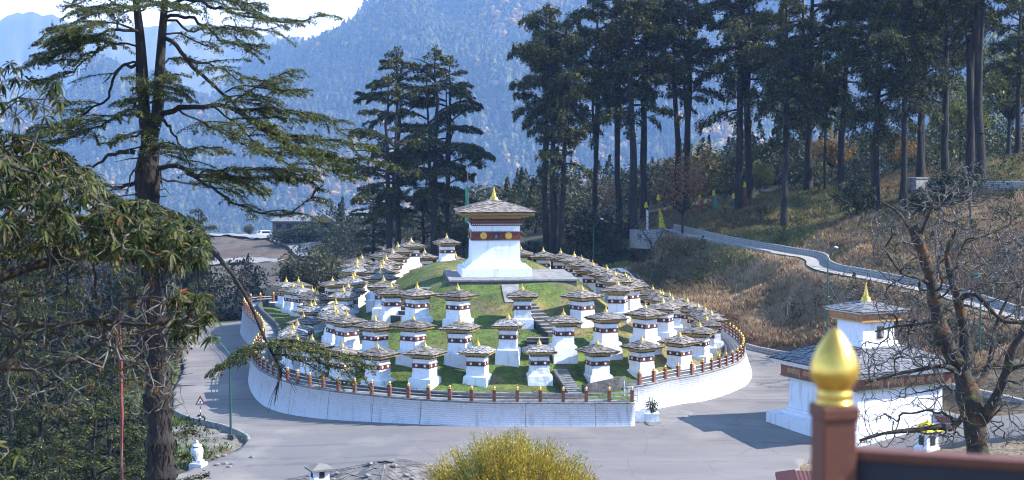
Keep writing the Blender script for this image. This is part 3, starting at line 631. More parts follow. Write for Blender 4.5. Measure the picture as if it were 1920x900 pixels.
# buttress lines on the front wall
# railings
def arc_positions(line, spacing, start=0.3):
    out = []; s = 0; nxt = start
    for i in range(1, len(line)):
        a = np.array(line[i - 1]); b = np.array(line[i]); l = np.linalg.norm((b - a)[:2])
        while s + l >= nxt:
            k = (nxt - s) / l; out.append(a + (b - a) * k); nxt += spacing
        s += l
    return out
pm = MB(); pm.box((0, 0, 0.36), (0.20, 0.20, 0.84)); pm.box((0, 0, 0.80), (0.225, 0.225, 0.05)); post_me = pm.mesh('post', [M['post']])
fm = MB(); fm.lathe([(0.075, 0.825), (0.085, 0.84), (0.085, 0.86), (0.06, 0.875), (0.095, 0.91), (0.095, 0.95), (0.06, 1.02), (0.01, 1.07)], 8); fin_me = fm.mesh('finial', [M['gold']])
def railing(line, spacing, nrms, sgn, label, spans, keep=0.15):
    root = tag(empty('railing', tuple(line[0])), label, 'railing')
    r0 = Vector(line[0]); inset = []
    for i, p in enumerate(line): inset.append((p[0] - nrms[i][0] * keep, p[1] - nrms[i][1] * keep, p[2]))
    ps = arc_positions(inset, spacing, 0.15)
    for k, p in enumerate(ps):
        i = min(range(len(inset)), key=lambda j: (inset[j][0] - p[0]) ** 2 + (inset[j][1] - p[1]) ** 2)
        po = link('post', post_me, root); po.location = Vector(p) - r0; po.rotation_euler = (0, 0, math.atan2(nrms[i][1], nrms[i][0]))
        f = link('finial', fin_me, po)
    for h in (0.16, 0.40, 0.64):
        m_ = MB(); m_.tube([Vector(p) + Vector((0, 0, h)) - r0 for p in ps], 0.03, 6); m_.build('rail', M['rail'], root)
    return ps
railing(LA, 1.43, NA, SA, 'low railing of gold-tipped terracotta posts along the shaded curved wall', None)
railing(LB, 1.43, NB, SB, 'low railing of gold-tipped terracotta posts climbing along the sunlit white wall', None)
# ------------------------------------------------------------------ small chortens
rnd = random.Random(7)
def slate_roof(half, apex, z0, courses, mi=0, seed=1, dome=0.0, slate=0.26, thick=0.035, gap=0.10, tip=0.10, corner=0.0, jit=1.0):
    """Hipped roof of overlapping slabs: each slab a thin tilted box of its own outline."""
    R = random.Random(seed); m = MB()
    def prof(u): return (half * (1 - u) + tip * u, z0 + apex * (u + dome * math.sin(math.pi * u)))
    m.frus(half * 0.985, tip, z0 - 0.01, z0 + apex - 0.01, 1) if dome < 0.02 else None
    if dome >= 0.02:
        for k in range(6):
            a, za = prof(k / 6); b, zb = prof((k + 1) / 6); m.frus(a * 0.98, b * 0.98, za - 0.012, zb - 0.012, 1, caps=(k in (0, 5)))
    for side in range(4):
        Rz = Matrix.Rotation(side * math.pi / 2, 3, 'Z')
        for c in range(courses):
            u0 = c / courses; u1 = min(1.0, (c + 1.35) / courses)
            r0, za = prof(u0); r1, zb = prof(u1)
            r0 += 0.02; n = max(2, int(2 * r0 / slate)); xs = [-r0 + 2 * r0 * i / n for i in range(n + 1)]
            for i in range(1, n): xs[i] += R.uniform(-0.25, 0.25) * 2 * r0 / n
            for i in range(n):
                a, b = xs[i], xs[i + 1]; g = 0.004 + slate * R.uniform(0.0, 0.035)
                k = r1 / r0; lift = thick * R.uniform(0.7, 1.7); dd = R.uniform(-0.03, 0.035) * jit; dz = R.uniform(0, 0.012) * jit
                y0, y1 = -r0 - dd, -r1
                lo0 = (a + g, y0, za + dz); lo1 = (b - g, y0 + R.uniform(-0.015, 0.015) * jit, za + dz + R.uniform(-.004, .008))
                hi1 = (b * k if abs(b) > r1 else b, y1, zb); hi0 = (a * k if abs(a) > r1 else a, y1, zb)
                vs = [Rz @ Vector(p) for p in (lo0, lo1, hi1, hi0)] + [Rz @ (Vector(p) + Vector((0, 0, lift))) for p in (lo0, lo1, hi1, hi0)]
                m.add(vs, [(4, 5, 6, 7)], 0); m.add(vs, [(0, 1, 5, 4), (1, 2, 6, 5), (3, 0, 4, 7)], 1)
        # hip cap
        ca = [Rz @ Vector((-r, -r, z + 0.03)) for r, z in (prof(0.0), prof(0.35), prof(0.7), prof(1.0))]
        if corner >= 0 and dome < 0.02: m.tube(ca, 0.032, 5, 0, smooth=False)
    return m

def gold_finial(s, z, seg=12):
    m = MB(); P = [(0.23, 0), (0.24, 0.04), (0.17, 0.06), (0.19, 0.12), (0.17, 0.19), (0.10, 0.26), (0.065, 0.30), (0.085, 0.33), (0.055, 0.36), (0.065, 0.41), (0.04, 0.46), (0.045, 0.50), (0.02, 0.58), (0.008, 0.66)]
    m.lathe([(r * s, z + h * s) for r, h in P], seg); return m

def medallions(m, half, z, r, xs, mi, n=10, th=0.02):
    for side in range(4):
        Rz = Matrix.Rotation(side * math.pi / 2, 3, 'Z')
        for x in xs:
            ring = [Vector((x + r * math.cos(2 * math.pi * k / n), -half - th, z + r * math.sin(2 * math.pi * k / n))) for k in range(n)]
            base = [v + Vector((0, th + 0.005, 0)) for v in ring]
            m.add([Rz @ v for v in ring + base], [tuple(range(n))] + [(k + n, (k + 1) % n + n, (k + 1) % n, k) for k in range(n)], mi)

def jitter_box(m, hw0, hw1, z0, z1, seed, mi=0, n=5, amp=0.012):
    """battered block with a hand-plastered, slightly uneven surface"""
    R = random.Random(seed); L_ = []
    for k in range(n + 1):
        u = k / n; h = hw0 * (1 - u) + hw1 * u; z = z0 + (z1 - z0) * u
        ring = []
        for s in range(4):
            Rz = Matrix.Rotation(s * math.pi / 2, 3, 'Z')
            for i in range(n): ring.append(Rz @ Vector((-h + 2 * h * i / n + R.uniform(-amp, amp), -h + R.uniform(-amp, amp), z)))
        L_.append(ring)
    q = 4 * n; vs = [v for r in L_ for v in r]; fs = []
    for k in range(n):
        for i in range(q): fs.append((k * q + i, k * q + (i + 1) % q, (k + 1) * q + (i + 1) % q, (k + 1) * q + i))
    fs.append(tuple(n * q + i for i in range(q)))
    m.add(vs, fs, mi)

PARTS = {}
for v in range(3):
    b = MB(); jitter_box(b, 0.86, 0.80, -0.7, 0.47, 10 + v); jitter_box(b, 0.79, 0.68, 0.468, 0.56, 20 + v, n=3); PARTS['plinth', v] = b.mesh('plinth', [M['white']])
    b = MB(); jitter_box(b, 0.635, 0.605, 0.54, 1.20, 30 + v); jitter_box(b, 0.60, 0.595, 1.51, 1.80, 40 + v, n=3); PARTS['body', v] = b.mesh('body', [M['white']])
    PARTS['roof_dark', v] = slate_roof(1.13, 0.42, 2.12, 5, seed=50 + v, thick=0.052, slate=0.30).mesh('roof', [M['slate'], M['slate_edge_shade']])
    PARTS['roof_pale', v] = slate_roof(1.06, 0.36, 2.12, 7, seed=60 + v, dome=0.22, slate=0.19, thick=0.03).mesh('roof', [M['slate_pale'], M['slate_edge_shade']])
b = MB(); b.frus(0.625, 0.622, 1.20, 1.51); b.frus(0.645, 0.645, 1.195, 1.235, 1); b.frus(0.645, 0.645, 1.475, 1.515, 1)
medallions(b, 0.625, 1.355, 0.085, (-0.31, 0.31), 2); 
for s_ in range(4):
    Rz = Matrix.Rotation(s_ * math.pi / 2, 3, 'Z'); b.box(Rz @ Vector((0, -0.63, 1.355)), (0.14, 0.03, 0.2) if s_ % 2 == 0 else (0.03, 0.14, 0.2), 3)
    for i in range(12):
        x = -0.58 + i * 0.1055; p = Rz @ Vector((x, -0.648, 1.495)); b.box(p, (0.04, 0.02, 0.03) if s_ % 2 == 0 else (0.02, 0.04, 0.03), 2)
PARTS['band'] = b.mesh('band', [M['red'], M['dark_red'], M['medal'], M['dark']])
b = MB(); b.frus(0.64, 0.66, 1.80, 1.86, 0); b.frus(0.68, 0.72, 1.86, 1.94, 0); b.frus(0.77, 0.80, 1.94, 2.00, 0); b.frus(1.00, 1.06, 1.985, 2.105, 1); b.frus(1.065, 1.07, 2.103, 2.122, 0)
for s_ in range(4):
    Rz = Matrix.Rotation(s_ * math.pi / 2, 3, 'Z'); e = s_ % 2 == 0
    for i in range(14):
        x = -0.66 + i * 0.1015; b.box(Rz @ Vector((x, -0.74, 1.965)), (0.05, 0.07, 0.05) if e else (0.07, 0.05, 0.05), 1)
        b.box(Rz @ Vector((x * 0.95, -0.69, 1.90)), (0.045, 0.05, 0.04) if e else (0.05, 0.045, 0.04), 2)
    for i in range(18):
        x = -0.92 + i * 0.108; b.box(Rz @ Vector((x, -1.045, 2.045)), (0.055, 0.05, 0.085) if e else (0.05, 0.055, 0.085), 3)
PARTS['cornice'] = b.mesh('cornice', [M['dark_red'], M['ochre'], M['medal'], M['gold_paint']])
PARTS['finial'] = gold_finial(0.80, 2.55).mesh('finial', [M['gold']])

PALE = {('low', 3), ('low', 4), ('mid', 3), ('low', 11), ('low', 12), ('low', 14), ('low', 15), ('mid', 9), ('mid', 11), ('mid', 13), ('mid', 15), ('mid', 10), ('low', 22), ('low', 20)}
ORD = 'first second third fourth fifth sixth seventh eighth ninth tenth eleventh twelfth thirteenth fourteenth fifteenth'.split()
def ch_label(ring, i):
    k = 'pale rounded shingle roof' if (ring, i) in PALE else 'dark slate roof'
    h = 'white chorten with ' + k
    if ring == 'low':
        if i < 8: return f'{h}, {ORD[7 - i]} from the left in the lowest front row'
        if i < 14: return f'{h}, {ORD[i - 8]} going back on the left lower bend'
        if i < 23: return f'{h}, {ORD[i - 14]} going back on the outer left edge'
        return f'{h}, {"seen low" if i == 23 else "half hidden"} behind the far left of the mound'
    if ring == 'low_r': return f'{h}, {ORD[i]} going back on the outer right edge'
    if ring == 'mid':
        if i < 8: return f'{h}, {ORD[7 - i]} from the left in the middle front row'
        return f'{h}, {ORD[i - 8]} going back along the middle left row'
    if ring == 'mid_r': return f'{h}, {ORD[i]} going back along the middle right row'
    if ring == 'top':
        if i < 5: return f'{h}, {ORD[4 - i]} from the left in the highest front row'
        if i == 14: return f'{h} standing alone behind the great chorten on its left'
        return f'{h}, {ORD[i - 5]} going back on the highest left row'
    return f'{h}, {ORD[i]} going back on the highest right row'

for ring, i, b, px in CH:
    ang = math.atan2(b.x - MC.x, -(b.y - MC.y)) + rnd.uniform(-0.04, 0.04)
    o = tag(empty('chorten', b, ang), ch_label(ring, i), 'chorten', 'small white chortens on the mound')
    v = rnd.randrange(3); pale = (ring, i) in PALE
    link('plinth', PARTS['plinth', v], o); link('body', PARTS['body', v], o); link('band', PARTS['band'], o); link('cornice', PARTS['cornice'], o)
    link('roof', PARTS['roof_pale' if pale else 'roof_dark', v], o); link('finial', PARTS['finial'], o)
    s = rnd.uniform(0.97, 1.03); o.scale = (s, s, rnd.uniform(0.97, 1.02)); o.rotation_euler = (rnd.uniform(-.014, .014), rnd.uniform(-.014, .014), ang)

# ------------------------------------------------------------------ the great chorten and its platform
RZC = math.radians(5.5)
pl = tag(empty('stone_platform', (PL.x, PL.y, PLAT_Z), RZC), 'grey paved platform under the great chorten at the top of the mound', 'platform')
b = MB(); b.frus(4.9, 4.85, -1.4, -0.12, 0, 4.6, 4.55); b.build('base', [M['stone_dark']], pl)
b = MB()
R = random.Random(3)
for i in range(9):
    for j in range(8):
        b.box((-4.85 + (i + .5) * 9.9 / 9, -4.6 + (j + .5) * 9.3 / 8, -0.06 + R.uniform(-.006, .006)), (9.9 / 9 - 0.015, 9.3 / 8 - 0.015, 0.12))
b.build('paving', [M['paving']], pl)
gc = tag(empty('great_chorten', (-1.42, 118.0, PLAT_Z), RZC), 'large white chorten with broad slate roof crowning the mound', 'chorten')
b = MB(); b.frus(2.75, 2.72, 0, 0.62); b.build('plinth', [M['white']], gc)
b = MB(); 
for a0, a1, z0, z1 in ((2.35, 2.33, .62, .76), (2.18, 2.16, .76, .90), (2.06, 2.04, .90, 1.03), (1.97, 1.95, 1.03, 1.14)): b.frus(a0, a1, z0, z1)
b.frus(1.90, 1.86, 1.14, 2.78); b.frus(1.85, 1.85, 3.52, 3.92); b.build('body', [M['white']], gc)
b = MB(); b.frus(1.90, 1.90, 2.78, 3.52); b.frus(1.94, 1.94, 2.78, 2.86, 1); b.frus(1.94, 1.94, 3.44, 3.52, 1)
for s_ in range(4):
    Rz = Matrix.Rotation(s_ * math.pi / 2, 3, 'Z'); e = s_ % 2 == 0
    for i in range(30): b.box(Rz @ Vector((-1.86 + i * 0.128, -1.95, 3.48)), (0.06, 0.03, 0.05) if e else (0.03, 0.06, 0.05), 2)
    for i in range(30): b.box(Rz @ Vector((-1.86 + i * 0.128, -1.95, 2.82)), (0.06, 0.03, 0.05) if e else (0.03, 0.06, 0.05), 3)
band = b.build('band', [M['red'], M['dark_red'], M['medal'], M['ochre']], gc)
b = MB(); medallions(b, 1.90, 3.15, 0.27, (-0.98, 0.98), 0, 20, 0.03); b.build('gold_disc', [M['gold']], band)
b = MB()
for s_ in range(4):
    Rz = Matrix.Rotation(s_ * math.pi / 2, 3, 'Z'); e = s_ % 2 == 0
    b.box(Rz @ Vector((0, -1.915, 3.15)), (0.40, 0.04, 0.5) if e else (0.04, 0.40, 0.5), 0)
    b.lathe([(0.02, 0.16), (0.07, 0.12), (0.075, 0.06), (0.04, 0.01), (0.10, -0.02), (0.12, -0.10), (0.17, -0.16), (0.17, -0.2)], 8, Rz @ Vector((0, -1.95, 3.15)), 1)
b.build('niche_figure', [M['dark'], M['slate_blue']], band)
b = MB(); b.frus(1.90, 1.92, 3.92, 3.98, 0); b.frus(1.94, 1.96, 3.98, 4.20, 1); b.frus(2.0, 2.02, 4.20, 4.28, 0); b.frus(1.98, 2.02, 4.28, 4.50, 1); b.frus(2.10, 2.14, 4.50, 4.58, 0)
for s_ in range(4):
    Rz = Matrix.Rotation(s_ * math.pi / 2, 3, 'Z'); e = s_ % 2 == 0
    def bx(x, y, z, a, c, h, mi): b.box(Rz @ Vector((x, y, z)), (a, c, h) if e else (c, a, h), mi)
    for i in range(24):
        x = -1.84 + i * 0.16; bx(x, -1.97, 4.04, 0.075, 0.05, 0.09, 2); bx(x, -1.97, 4.14, 0.10, 0.04, 0.07, 3); bx(x, -2.03, 4.24, 0.08, 0.05, 0.05, 4); bx(x, -2.13, 4.54, 0.08, 0.06, 0.06, 2)
b.build('cornice', [M['dark_red'], M['red'], M['medal'], M['stone_dark'], M['ochre']], gc)
b = MB(); b.frus(2.30, 2.34, 4.58, 4.72, 0); b.frus(2.78, 2.82, 4.76, 4.96, 0)
for s_ in range(4):
    Rz = Matrix.Rotation(s_ * math.pi / 2, 3, 'Z'); e = s_ % 2 == 0
    for i in range(26): b.box(Rz @ Vector((-2.22 + i * 0.178, -2.42, 4.66)), (0.09, 0.26, 0.12) if e else (0.26, 0.09, 0.12), 0)
    for i in range(33): b.box(Rz @ Vector((-2.72 + i * 0.17, -2.86, 4.87)), (0.09, 0.12, 0.14) if e else (0.12, 0.09, 0.14), 0)
b.frus(2.30, 2.80, 4.70, 4.77, 1); b.build('eaves', [M['ochre'], M['dark_red']], gc)
slate_roof(3.05, 0.86, 5.0, 13, seed=5, slate=0.24, thick=0.035, tip=0.30).build('roof', [M['slate'], M['slate_edge_shade']], gc)
b = MB(); P = [(0.42, 0), (0.44, 0.06), (0.32, 0.10), (0.36, 0.2), (0.26, 0.27), (0.17, 0.30), (0.24, 0.36), (0.14, 0.42), (0.19, 0.52), (0.10, 0.58), (0.15, 0.66), (0.07, 0.72), (0.10, 0.80), (0.05, 0.88), (0.06, 0.96), (0.01, 1.12)]
b.lathe([(r * 0.9, 5.86 + h * 0.95) for r, h in P], 16); b.build('finial', [M['gold']], gc)

# paved path and steps on the mound
def on_mound(px, py, D, dz=0.0):
    p = at(px, py, D); return Vector((p.x, p.y, float(mound(np.array([p.x]), np.array([p.y]))[0]) + dz))
pth = [Vector((-0.15, 112.7, 0)), Vector((-0.05, 111.3, 0)), Vector((0.12, 110.0, 0))]
def strip(pts, wd, name, m, dz=0.03, z_of=mound):
    V = []; F = []
    q = smooth_line([tuple(p) for p in pts], 0.4)
    for i, p in enumerate(q):
        t = np.array(q[min(i + 1, len(q) - 1)][:2]) - np.array(q[max(i - 1, 0)][:2]); t /= np.linalg.norm(t); n_ = np.array([-t[1], t[0]])
        for s in (-0.5, -0.17, 0.17, 0.5):
            a = np.array(p[:2]) + n_ * wd * s; V.append((a[0], a[1], float(z_of(np.array([a[0]]), np.array([a[1]]))[0]) + dz))
    for i in range(len(q) - 1):
        for k in range(3): a = i * 4 + k; F.append((a, a + 4, a + 5, a + 1))
    return link(name, np_mesh(name, np.array(V), np.array(F), m, smooth=True))
tag(strip(pth, 1.3, 'summit_path', M['paving'], 0.06), kind='structure')
def stairs(name, label, a, b_, n, wd, rot=None):
    A_ = Vector(a); B_ = Vector(b_); d = B_ - A_; ang = math.atan2(d.y, d.x) - math.pi / 2 if rot is None else rot
    root = tag(empty(name, A_, 0), label, 'stairs'); m_ = MB(); R = random.Random(n)
    for i in range(n):
        u = (i + 0.5) / n; p = A_ + d * u; z = A_.z + d.z * (i + 1) / n
        L2 = math.hypot(d.x, d.y) / n
        h = max(0.5, d.z / n + 0.35)
        m_.box((p.x - A_.x, p.y - A_.y, z - A_.z - h / 2 + 0.05), (wd + R.uniform(-.05, .05), L2 * 1.12 + 0.04, h), 0, rz=ang)
        m_.box((p.x - A_.x - math.sin(-ang) * 0, p.y - A_.y, z - A_.z + 0.05 + 0.012), (wd + 0.04, L2 * 1.16 + 0.03, 0.028), 1, rz=ang)
    m_.build('tread', [M['stone_dark'], M['stone']], root)
s1a = on_mound(1082, 748, 94.2); s1b = on_mound(1049, 671, 100.0)
stairs('stone_stairs', 'long dark stone stairs rising from the front railing gap', (s1a.x, s1a.y, s1a.z + .05), (s1b.x, s1b.y, s1b.z + .08), 13, 0.85)
s2a = on_mound(1012, 652, 101.0); s2b = on_mound(1008, 618, 103.5)
stairs('stone_stairs', 'short dark stone stairs in the middle of the front slope', (s2a.x, s2a.y, s2a.z), (s2b.x, s2b.y, s2b.z + .15), 6, 1.5)
s3a = on_mound(1042, 606, 104.6); s3b = on_mound(985, 552, 109.8)
stairs('stone_stairs', 'upper dark stone stairs climbing to the summit path', (s3a.x, s3a.y, s3a.z + .05), (s3b.x, s3b.y, s3b.z + .12), 9, 1.2)
s4a = on_mound(742, 545, 110); s4b = on_mound(800, 520, 113.5)
stairs('stone_stairs', 'stone slab steps left of the platform in its shadow', (s4a.x, s4a.y, s4a.z + .05), (s4b.x, s4b.y, s4b.z + .15), 7, 0.9)
s5a = on_mound(664, 594, 107); s5b = on_mound(705, 572, 110.5)
stairs('stone_stairs', 'pale stone steps between the middle left chortens', (s5a.x, s5a.y, s5a.z + .05), (s5b.x, s5b.y, s5b.z + .15), 6, 0.7)
# low dark kerb along the lawn's foot
def kerb(name, label, pts, h, t, m, base=0.4, cat='kerb'):
    V = []; F = []; n = len(pts); uv = []; s = 0
    for i, p in enumerate(pts):
        a = np.array(pts[max(i - 1, 0)][:2]); b2 = np.array(pts[min(i + 1, n - 1)][:2]); d = b2 - a; d /= np.linalg.norm(d) + 1e-9; nn = np.array([-d[1], d[0]]) * t / 2
        if i: s += float(np.linalg.norm(np.array(p[:2]) - np.array(pts[i - 1][:2])))
        l = np.array(p[:2]) - nn; r = np.array(p[:2]) + nn; hh = h(i / (n - 1)) if callable(h) else h
        V += [(l[0], l[1], p[2] - base), (l[0], l[1], p[2] + hh), (r[0], r[1], p[2] + hh), (r[0], r[1], p[2] - base)]; uv += [(s, 0), (s, hh + base), (s, hh + base + t), (s, 2 * hh + 2 * base + t)]
    for i in range(n - 1):
        a = i * 4; b2 = a + 4; F += [(a, b2, b2 + 1, a + 1), (a + 1, b2 + 1, b2 + 2, a + 2), (a + 2, b2 + 2, b2 + 3, a + 3)]
    F += [(0, 1, 2, 3), tuple(4 * (n - 1) + k for k in (3, 2, 1, 0))]
    return tag(link(name, np_mesh(name, np.array(V), F, m, uv=np.array(uv))), label, cat)
nA = len(LA)
inA = [(INN[i][0], INN[i][1], OUT[i][2]) for i in range(6, nA - 4, 2)]
kerb('stone_kerb', 'low dark stone kerb between terrace path and lawn along the front and left', inA, 0.36, 0.26, M['stone_dark'], 0.3)
nB0 = len(OUT) - len(LB)
inB = [(INN[i][0], INN[i][1], OUT[i][2]) for i in range(nB0 + 8, len(OUT) - 6, 2)]
kerb('stone_kerb', 'low stone kerb edging the lawn beside the sunlit white wall', inB, 0.16, 0.22, M['stone_dark'], 0.3)
q0 = at(1092, 738, 95.2); q1 = at(1172, 731, 96.3)
kerb('stone_wall', 'dark stone wall holding the lawn beside the foot of the long stairs', [tuple(q0 + (q1 - q0) * (k / 5)) for k in range(6)], lambda u: 0.55 + 0.35 * u, 0.3, M['stone_dark'], 0.4, 'wall')
# gate post and small gate
g0 = at(1170, 752, 94.2)
gt = tag(empty('gate', g0), 'small grey metal gate at the opening between the two white walls', 'gate')
b = MB(); b.tube([(0, 0, 0), (0, 0, 1.15)], 0.05, 6); b.tube([(0, 0, 1.15), (0, 0, 1.35)], [0.06, 0.01], 6); b.build('post', [M['rail']], gt)
b = MB()
for h in (0.2, 0.55, 0.9): b.tube([(0.05, 0, h), (0.75, -1.2, h)], 0.025, 5)
for k in range(5): b.tube([(0.05 + .175 * k, -.3 * k, 0.15), (0.05 + .175 * k, -.3 * k, 0.95)], 0.018, 5)
b.build('leaf', [M['rail']], gt)
# planter
p = atz(1222, 790, -1.42)
pr = tag(empty('planter', p), 'white masonry planter with a leggy green shrub beside the road', 'planter')
b = MB(); jitter_box(b, 0.42, 0.40, -0.2, 0.50, 77); b.frus(0.44, 0.44, 0.50, 0.56); b.build('box', [M['wall_white'] if False else M['white']], pr)
PLANTER = (pr, p)
q = atz(1200, 789, -1.42)
stp = tag(empty('white_step', q), 'low white masonry block between planter and wall end', 'block'); b = MB(); b.frus(0.62, 0.6, -0.3, 0.72, 0, 0.5, 0.5); b.build('block_body', [M['white']], stp)

# ------------------------------------------------------------------ the shrine with mantra frieze
RZM = math.radians(26.8); c = atz(1620, 815, -1.65); Mc = Vector((22.05, 92.6, -1.97))
sh = tag(empty('shrine', Mc, RZM), 'square white shrine with red lettered frieze and a small turret on its slate roof', 'shrine')
HB = 3.33
b = MB(); b.frus(HB + 1.0, HB + 1.0, -0.6, 0.95); b.build('plinth', [M['white']], sh)
b = MB(); b.frus(HB + 0.28, HB + 0.26, 0.95, 1.13); b.frus(HB + 0.14, HB + 0.12, 1.13, 1.31); b.frus(HB, HB - 0.04, 1.31, 3.3); b.build('wall', [M['white']], sh)
b = MB(); b.frus(HB + 0.20, HB + 0.24, 3.22, 3.32, 1); b.frus(HB + 0.36, HB + 0.36, 3.32, 4.06, 0); b.frus(HB + 0.40, HB + 0.40, 3.30, 3.38, 2); b.frus(HB + 0.40, HB + 0.40, 4.00, 4.08, 2)
HF = HB + 0.36
for s_ in range(4):
    Rz = Matrix.Rotation(s_ * math.pi / 2, 3, 'Z'); e = s_ % 2 == 0
    for i in range(46): b.box(Rz @ Vector((-HF + 0.2 + i * (2 * HF - .4) / 45, -HF + 0.10, 3.26)), (0.10, 0.14, 0.07) if e else (0.14, 0.10, 0.07), 3)
fr = b.build('frieze', [M['mani_red'], M['dark_red'], M['green_trim'], M['medal']], sh)
b = MB(); b.frus(HF + 0.30, HF + 0.34, 4.09, 4.17, 0); b.frus(HF + 0.5, HF + 0.52, 4.30, 4.40, 0)
for s_ in range(4):
    Rz = Matrix.Rotation(s_ * math.pi / 2, 3, 'Z'); e = s_ % 2 == 0
    for i in range(48): b.box(Rz @ Vector((-HF - .25 + i * (2 * HF + .5) / 47, -HF - 0.28, 4.235)), (0.11, 0.34, 0.12) if e else (0.34, 0.11, 0.12), 0)
b.frus(HF + 0.12, HF + 0.14, 4.17, 4.30, 1); b.build('eaves', [M['medal'], M['dark']], sh)
slate_roof(HF + 0.66, 1.05, 4.42, 11, seed=8, slate=0.34, thick=0.06, tip=1.55).build('roof', [M['slate_blue'], M['slate_edge_shade']], sh)
TW = 1.24; tz = 5.32
b = MB(); b.frus(TW + 0.42, TW + 0.34, tz - 0.1, tz + 0.22); b.frus(TW + 0.2, TW + 0.15, tz + 0.22, tz + 0.5); b.frus(TW, TW - 0.02, tz + 0.5, tz + 1.72); tu = b.build('turret', [M['white']], sh)
b = MB()
for s_ in range(1):
    Rz = Matrix.Rotation(s_ * math.pi / 2, 3, 'Z'); e = s_ % 2 == 0
    def bx(x, y, z, a, c_, h, mi): b.box(Rz @ Vector((x, y, z)), (a, c_, h) if e else (c_, a, h), mi)
    bx(0.12, -TW - 0.01, tz + 1.05, 0.50, 0.08, 0.78, 0); bx(0.12, -TW - 0.055, tz + 1.05, 0.36, 0.03, 0.62, 1)
    b.lathe([(0.02, 0.20), (0.08, 0.15), (0.08, 0.07), (0.05, 0.02), (0.11, -0.02), (0.13, -0.12), (0.17, -0.2), (0.17, -0.24)], 8, Rz @ Vector((0.12, -TW - 0.06, tz + 1.05)), 2)
    bx(0.12, -TW - 0.06, tz + 1.40, 0.46, 0.06, 0.05, 3); bx(0.12, -TW - 0.06, tz + 0.68, 0.54, 0.08, 0.06, 3)
b.build('niche', [M['timber'], M['dark_red'], M['stone'], M['ochre']], tu)
b = MB(); b.frus(TW + 0.10, TW + 0.14, tz + 1.72, tz + 1.80, 1); b.frus(TW + 0.32, TW + 0.34, tz + 1.80, tz + 2.28, 0); b.frus(TW + 0.37, TW + 0.37, tz + 1.78, tz + 1.84, 2); b.frus(TW + 0.37, TW + 0.37, tz + 2.24, tz + 2.30, 2)
for s_ in range(4):
    Rz = Matrix.Rotation(s_ * math.pi / 2, 3, 'Z'); e = s_ % 2 == 0
    for i in range(26): b.box(Rz @ Vector((-TW - .2 + i * (2 * TW + .4) / 25, -TW - 0.16, tz + 1.75)), (0.07, 0.12, 0.06) if e else (0.12, 0.07, 0.06), 3)
    for i in range(30): b.box(Rz @ Vector((-TW - .42 + i * (2 * TW + .84) / 29, -TW - 0.5, tz + 2.35)), (0.07, 0.2, 0.08) if e else (0.2, 0.07, 0.08), 3)
tf = b.build('turret_frieze', [M['band_orange'], M['dark_red'], M['ochre'], M['medal']], tu)
slate_roof(TW + 0.66, 0.45, tz + 2.40, 7, seed=9, slate=0.3, thick=0.035, tip=0.30).build('turret_roof', [M['slate_blue'], M['slate_edge_shade']], sh)
b = MB(); b.lathe([(r * 0.85, tz + 2.86 + h * 1.1) for r, h in P], 14); b.build('finial', [M['gold']], sh)
# lettering
def text_mesh(body, size, mat_, extrude=0.012):
    cu = bpy.data.curves.new('lettering', 'FONT'); cu.body = body; cu.size = size; cu.align_x = 'CENTER'; cu.align_y = 'CENTER'; cu.extrude = extrude
    o = bpy.data.objects.new('lettering', cu); COL.objects.link(o); bpy.context.view_layer.update()
    me = bpy.data.meshes.new_from_object(o.evaluated_get(bpy.context.evaluated_depsgraph_get())); bpy.data.objects.remove(o); bpy.data.curves.remove(cu)
    me.materials.clear(); me.materials.append(mat_); return me
MANTRA = '\u0913\u0902 \u092e\u0923\u093f \u092a\u0926\u094d\u092e\u0947 \u0939\u0941\u0902'
tm = text_mesh(MANTRA.replace(' ', ''), 0.50, M['letter']); tm2 = text_mesh(MANTRA.replace(' ', ''), 0.36, M['letter'])
def put_text(me, n, width, half, z, parent):
    xs = [v.co.x for v in me.vertices]; wdt = max(xs) - min(xs); sc = min(1.25, (width / n) * 0.84 / wdt)
    for s_ in (0, 1, 3):
        Rz = Matrix.Rotation(s_ * math.pi / 2, 4, 'Z')
        for k in range(n):
            x = -width / 2 + (k + 0.5) * width / n
            o = link('lettering', me, parent); o.matrix_local = Rz @ Matrix.Translation((x, -half - 0.006, z)) @ Matrix.Rotation(math.pi / 2, 4, 'X') @ Matrix.Diagonal((sc, 1, 1, 1))
put_text(tm, 4, 2 * HF - 1.0, HF, 3.70, fr)
put_text(tm2, 2, 2 * TW, TW + 0.34, tz + 2.04, tu)
for s_ in (0, 3):
    pass

# small gilded water shrine behind the rail
c = atz(1738, 842, -1.2)
ws = tag(empty('water_shrine', c, 0.5), 'tiny white shrine with yellow tiered roof in front of the lettered shrine', 'shrine')
b = MB(); b.frus(0.52, 0.50, -0.4, 0.15); b.frus(0.44, 0.42, 0.15, 0.95); b.build('body', [M['white']], ws)
for s_ in range(4):
    Rz = Matrix.Rotation(s_ * math.pi / 2, 3, 'Z'); e = s_ % 2 == 0; b = MB()
    b.box(Rz @ Vector((0, -0.43, 0.55)), (0.40, 0.05, 0.55) if e else (0.05, 0.40, 0.55), 0); b.box(Rz @ Vector((0, -0.45, 0.55)), (0.28, 0.05, 0.45) if e else (0.05, 0.28, 0.45), 1); b.build('opening', [M['timber'], M['dark']], ws)
b = MB(); b.frus(0.50, 0.62, 0.95, 1.08, 0); b.frus(0.66, 0.40, 1.08, 1.22, 1); b.frus(0.34, 0.34, 1.22, 1.34, 0); b.frus(0.48, 0.16, 1.34, 1.52, 1); b.lathe([(0.10, 1.5), (0.12, 1.55), (0.05, 1.62), (0.01, 1.75)], 8, mi=1); b.build('roof', [M['dark_red'], M['cloth_yellow']], ws)

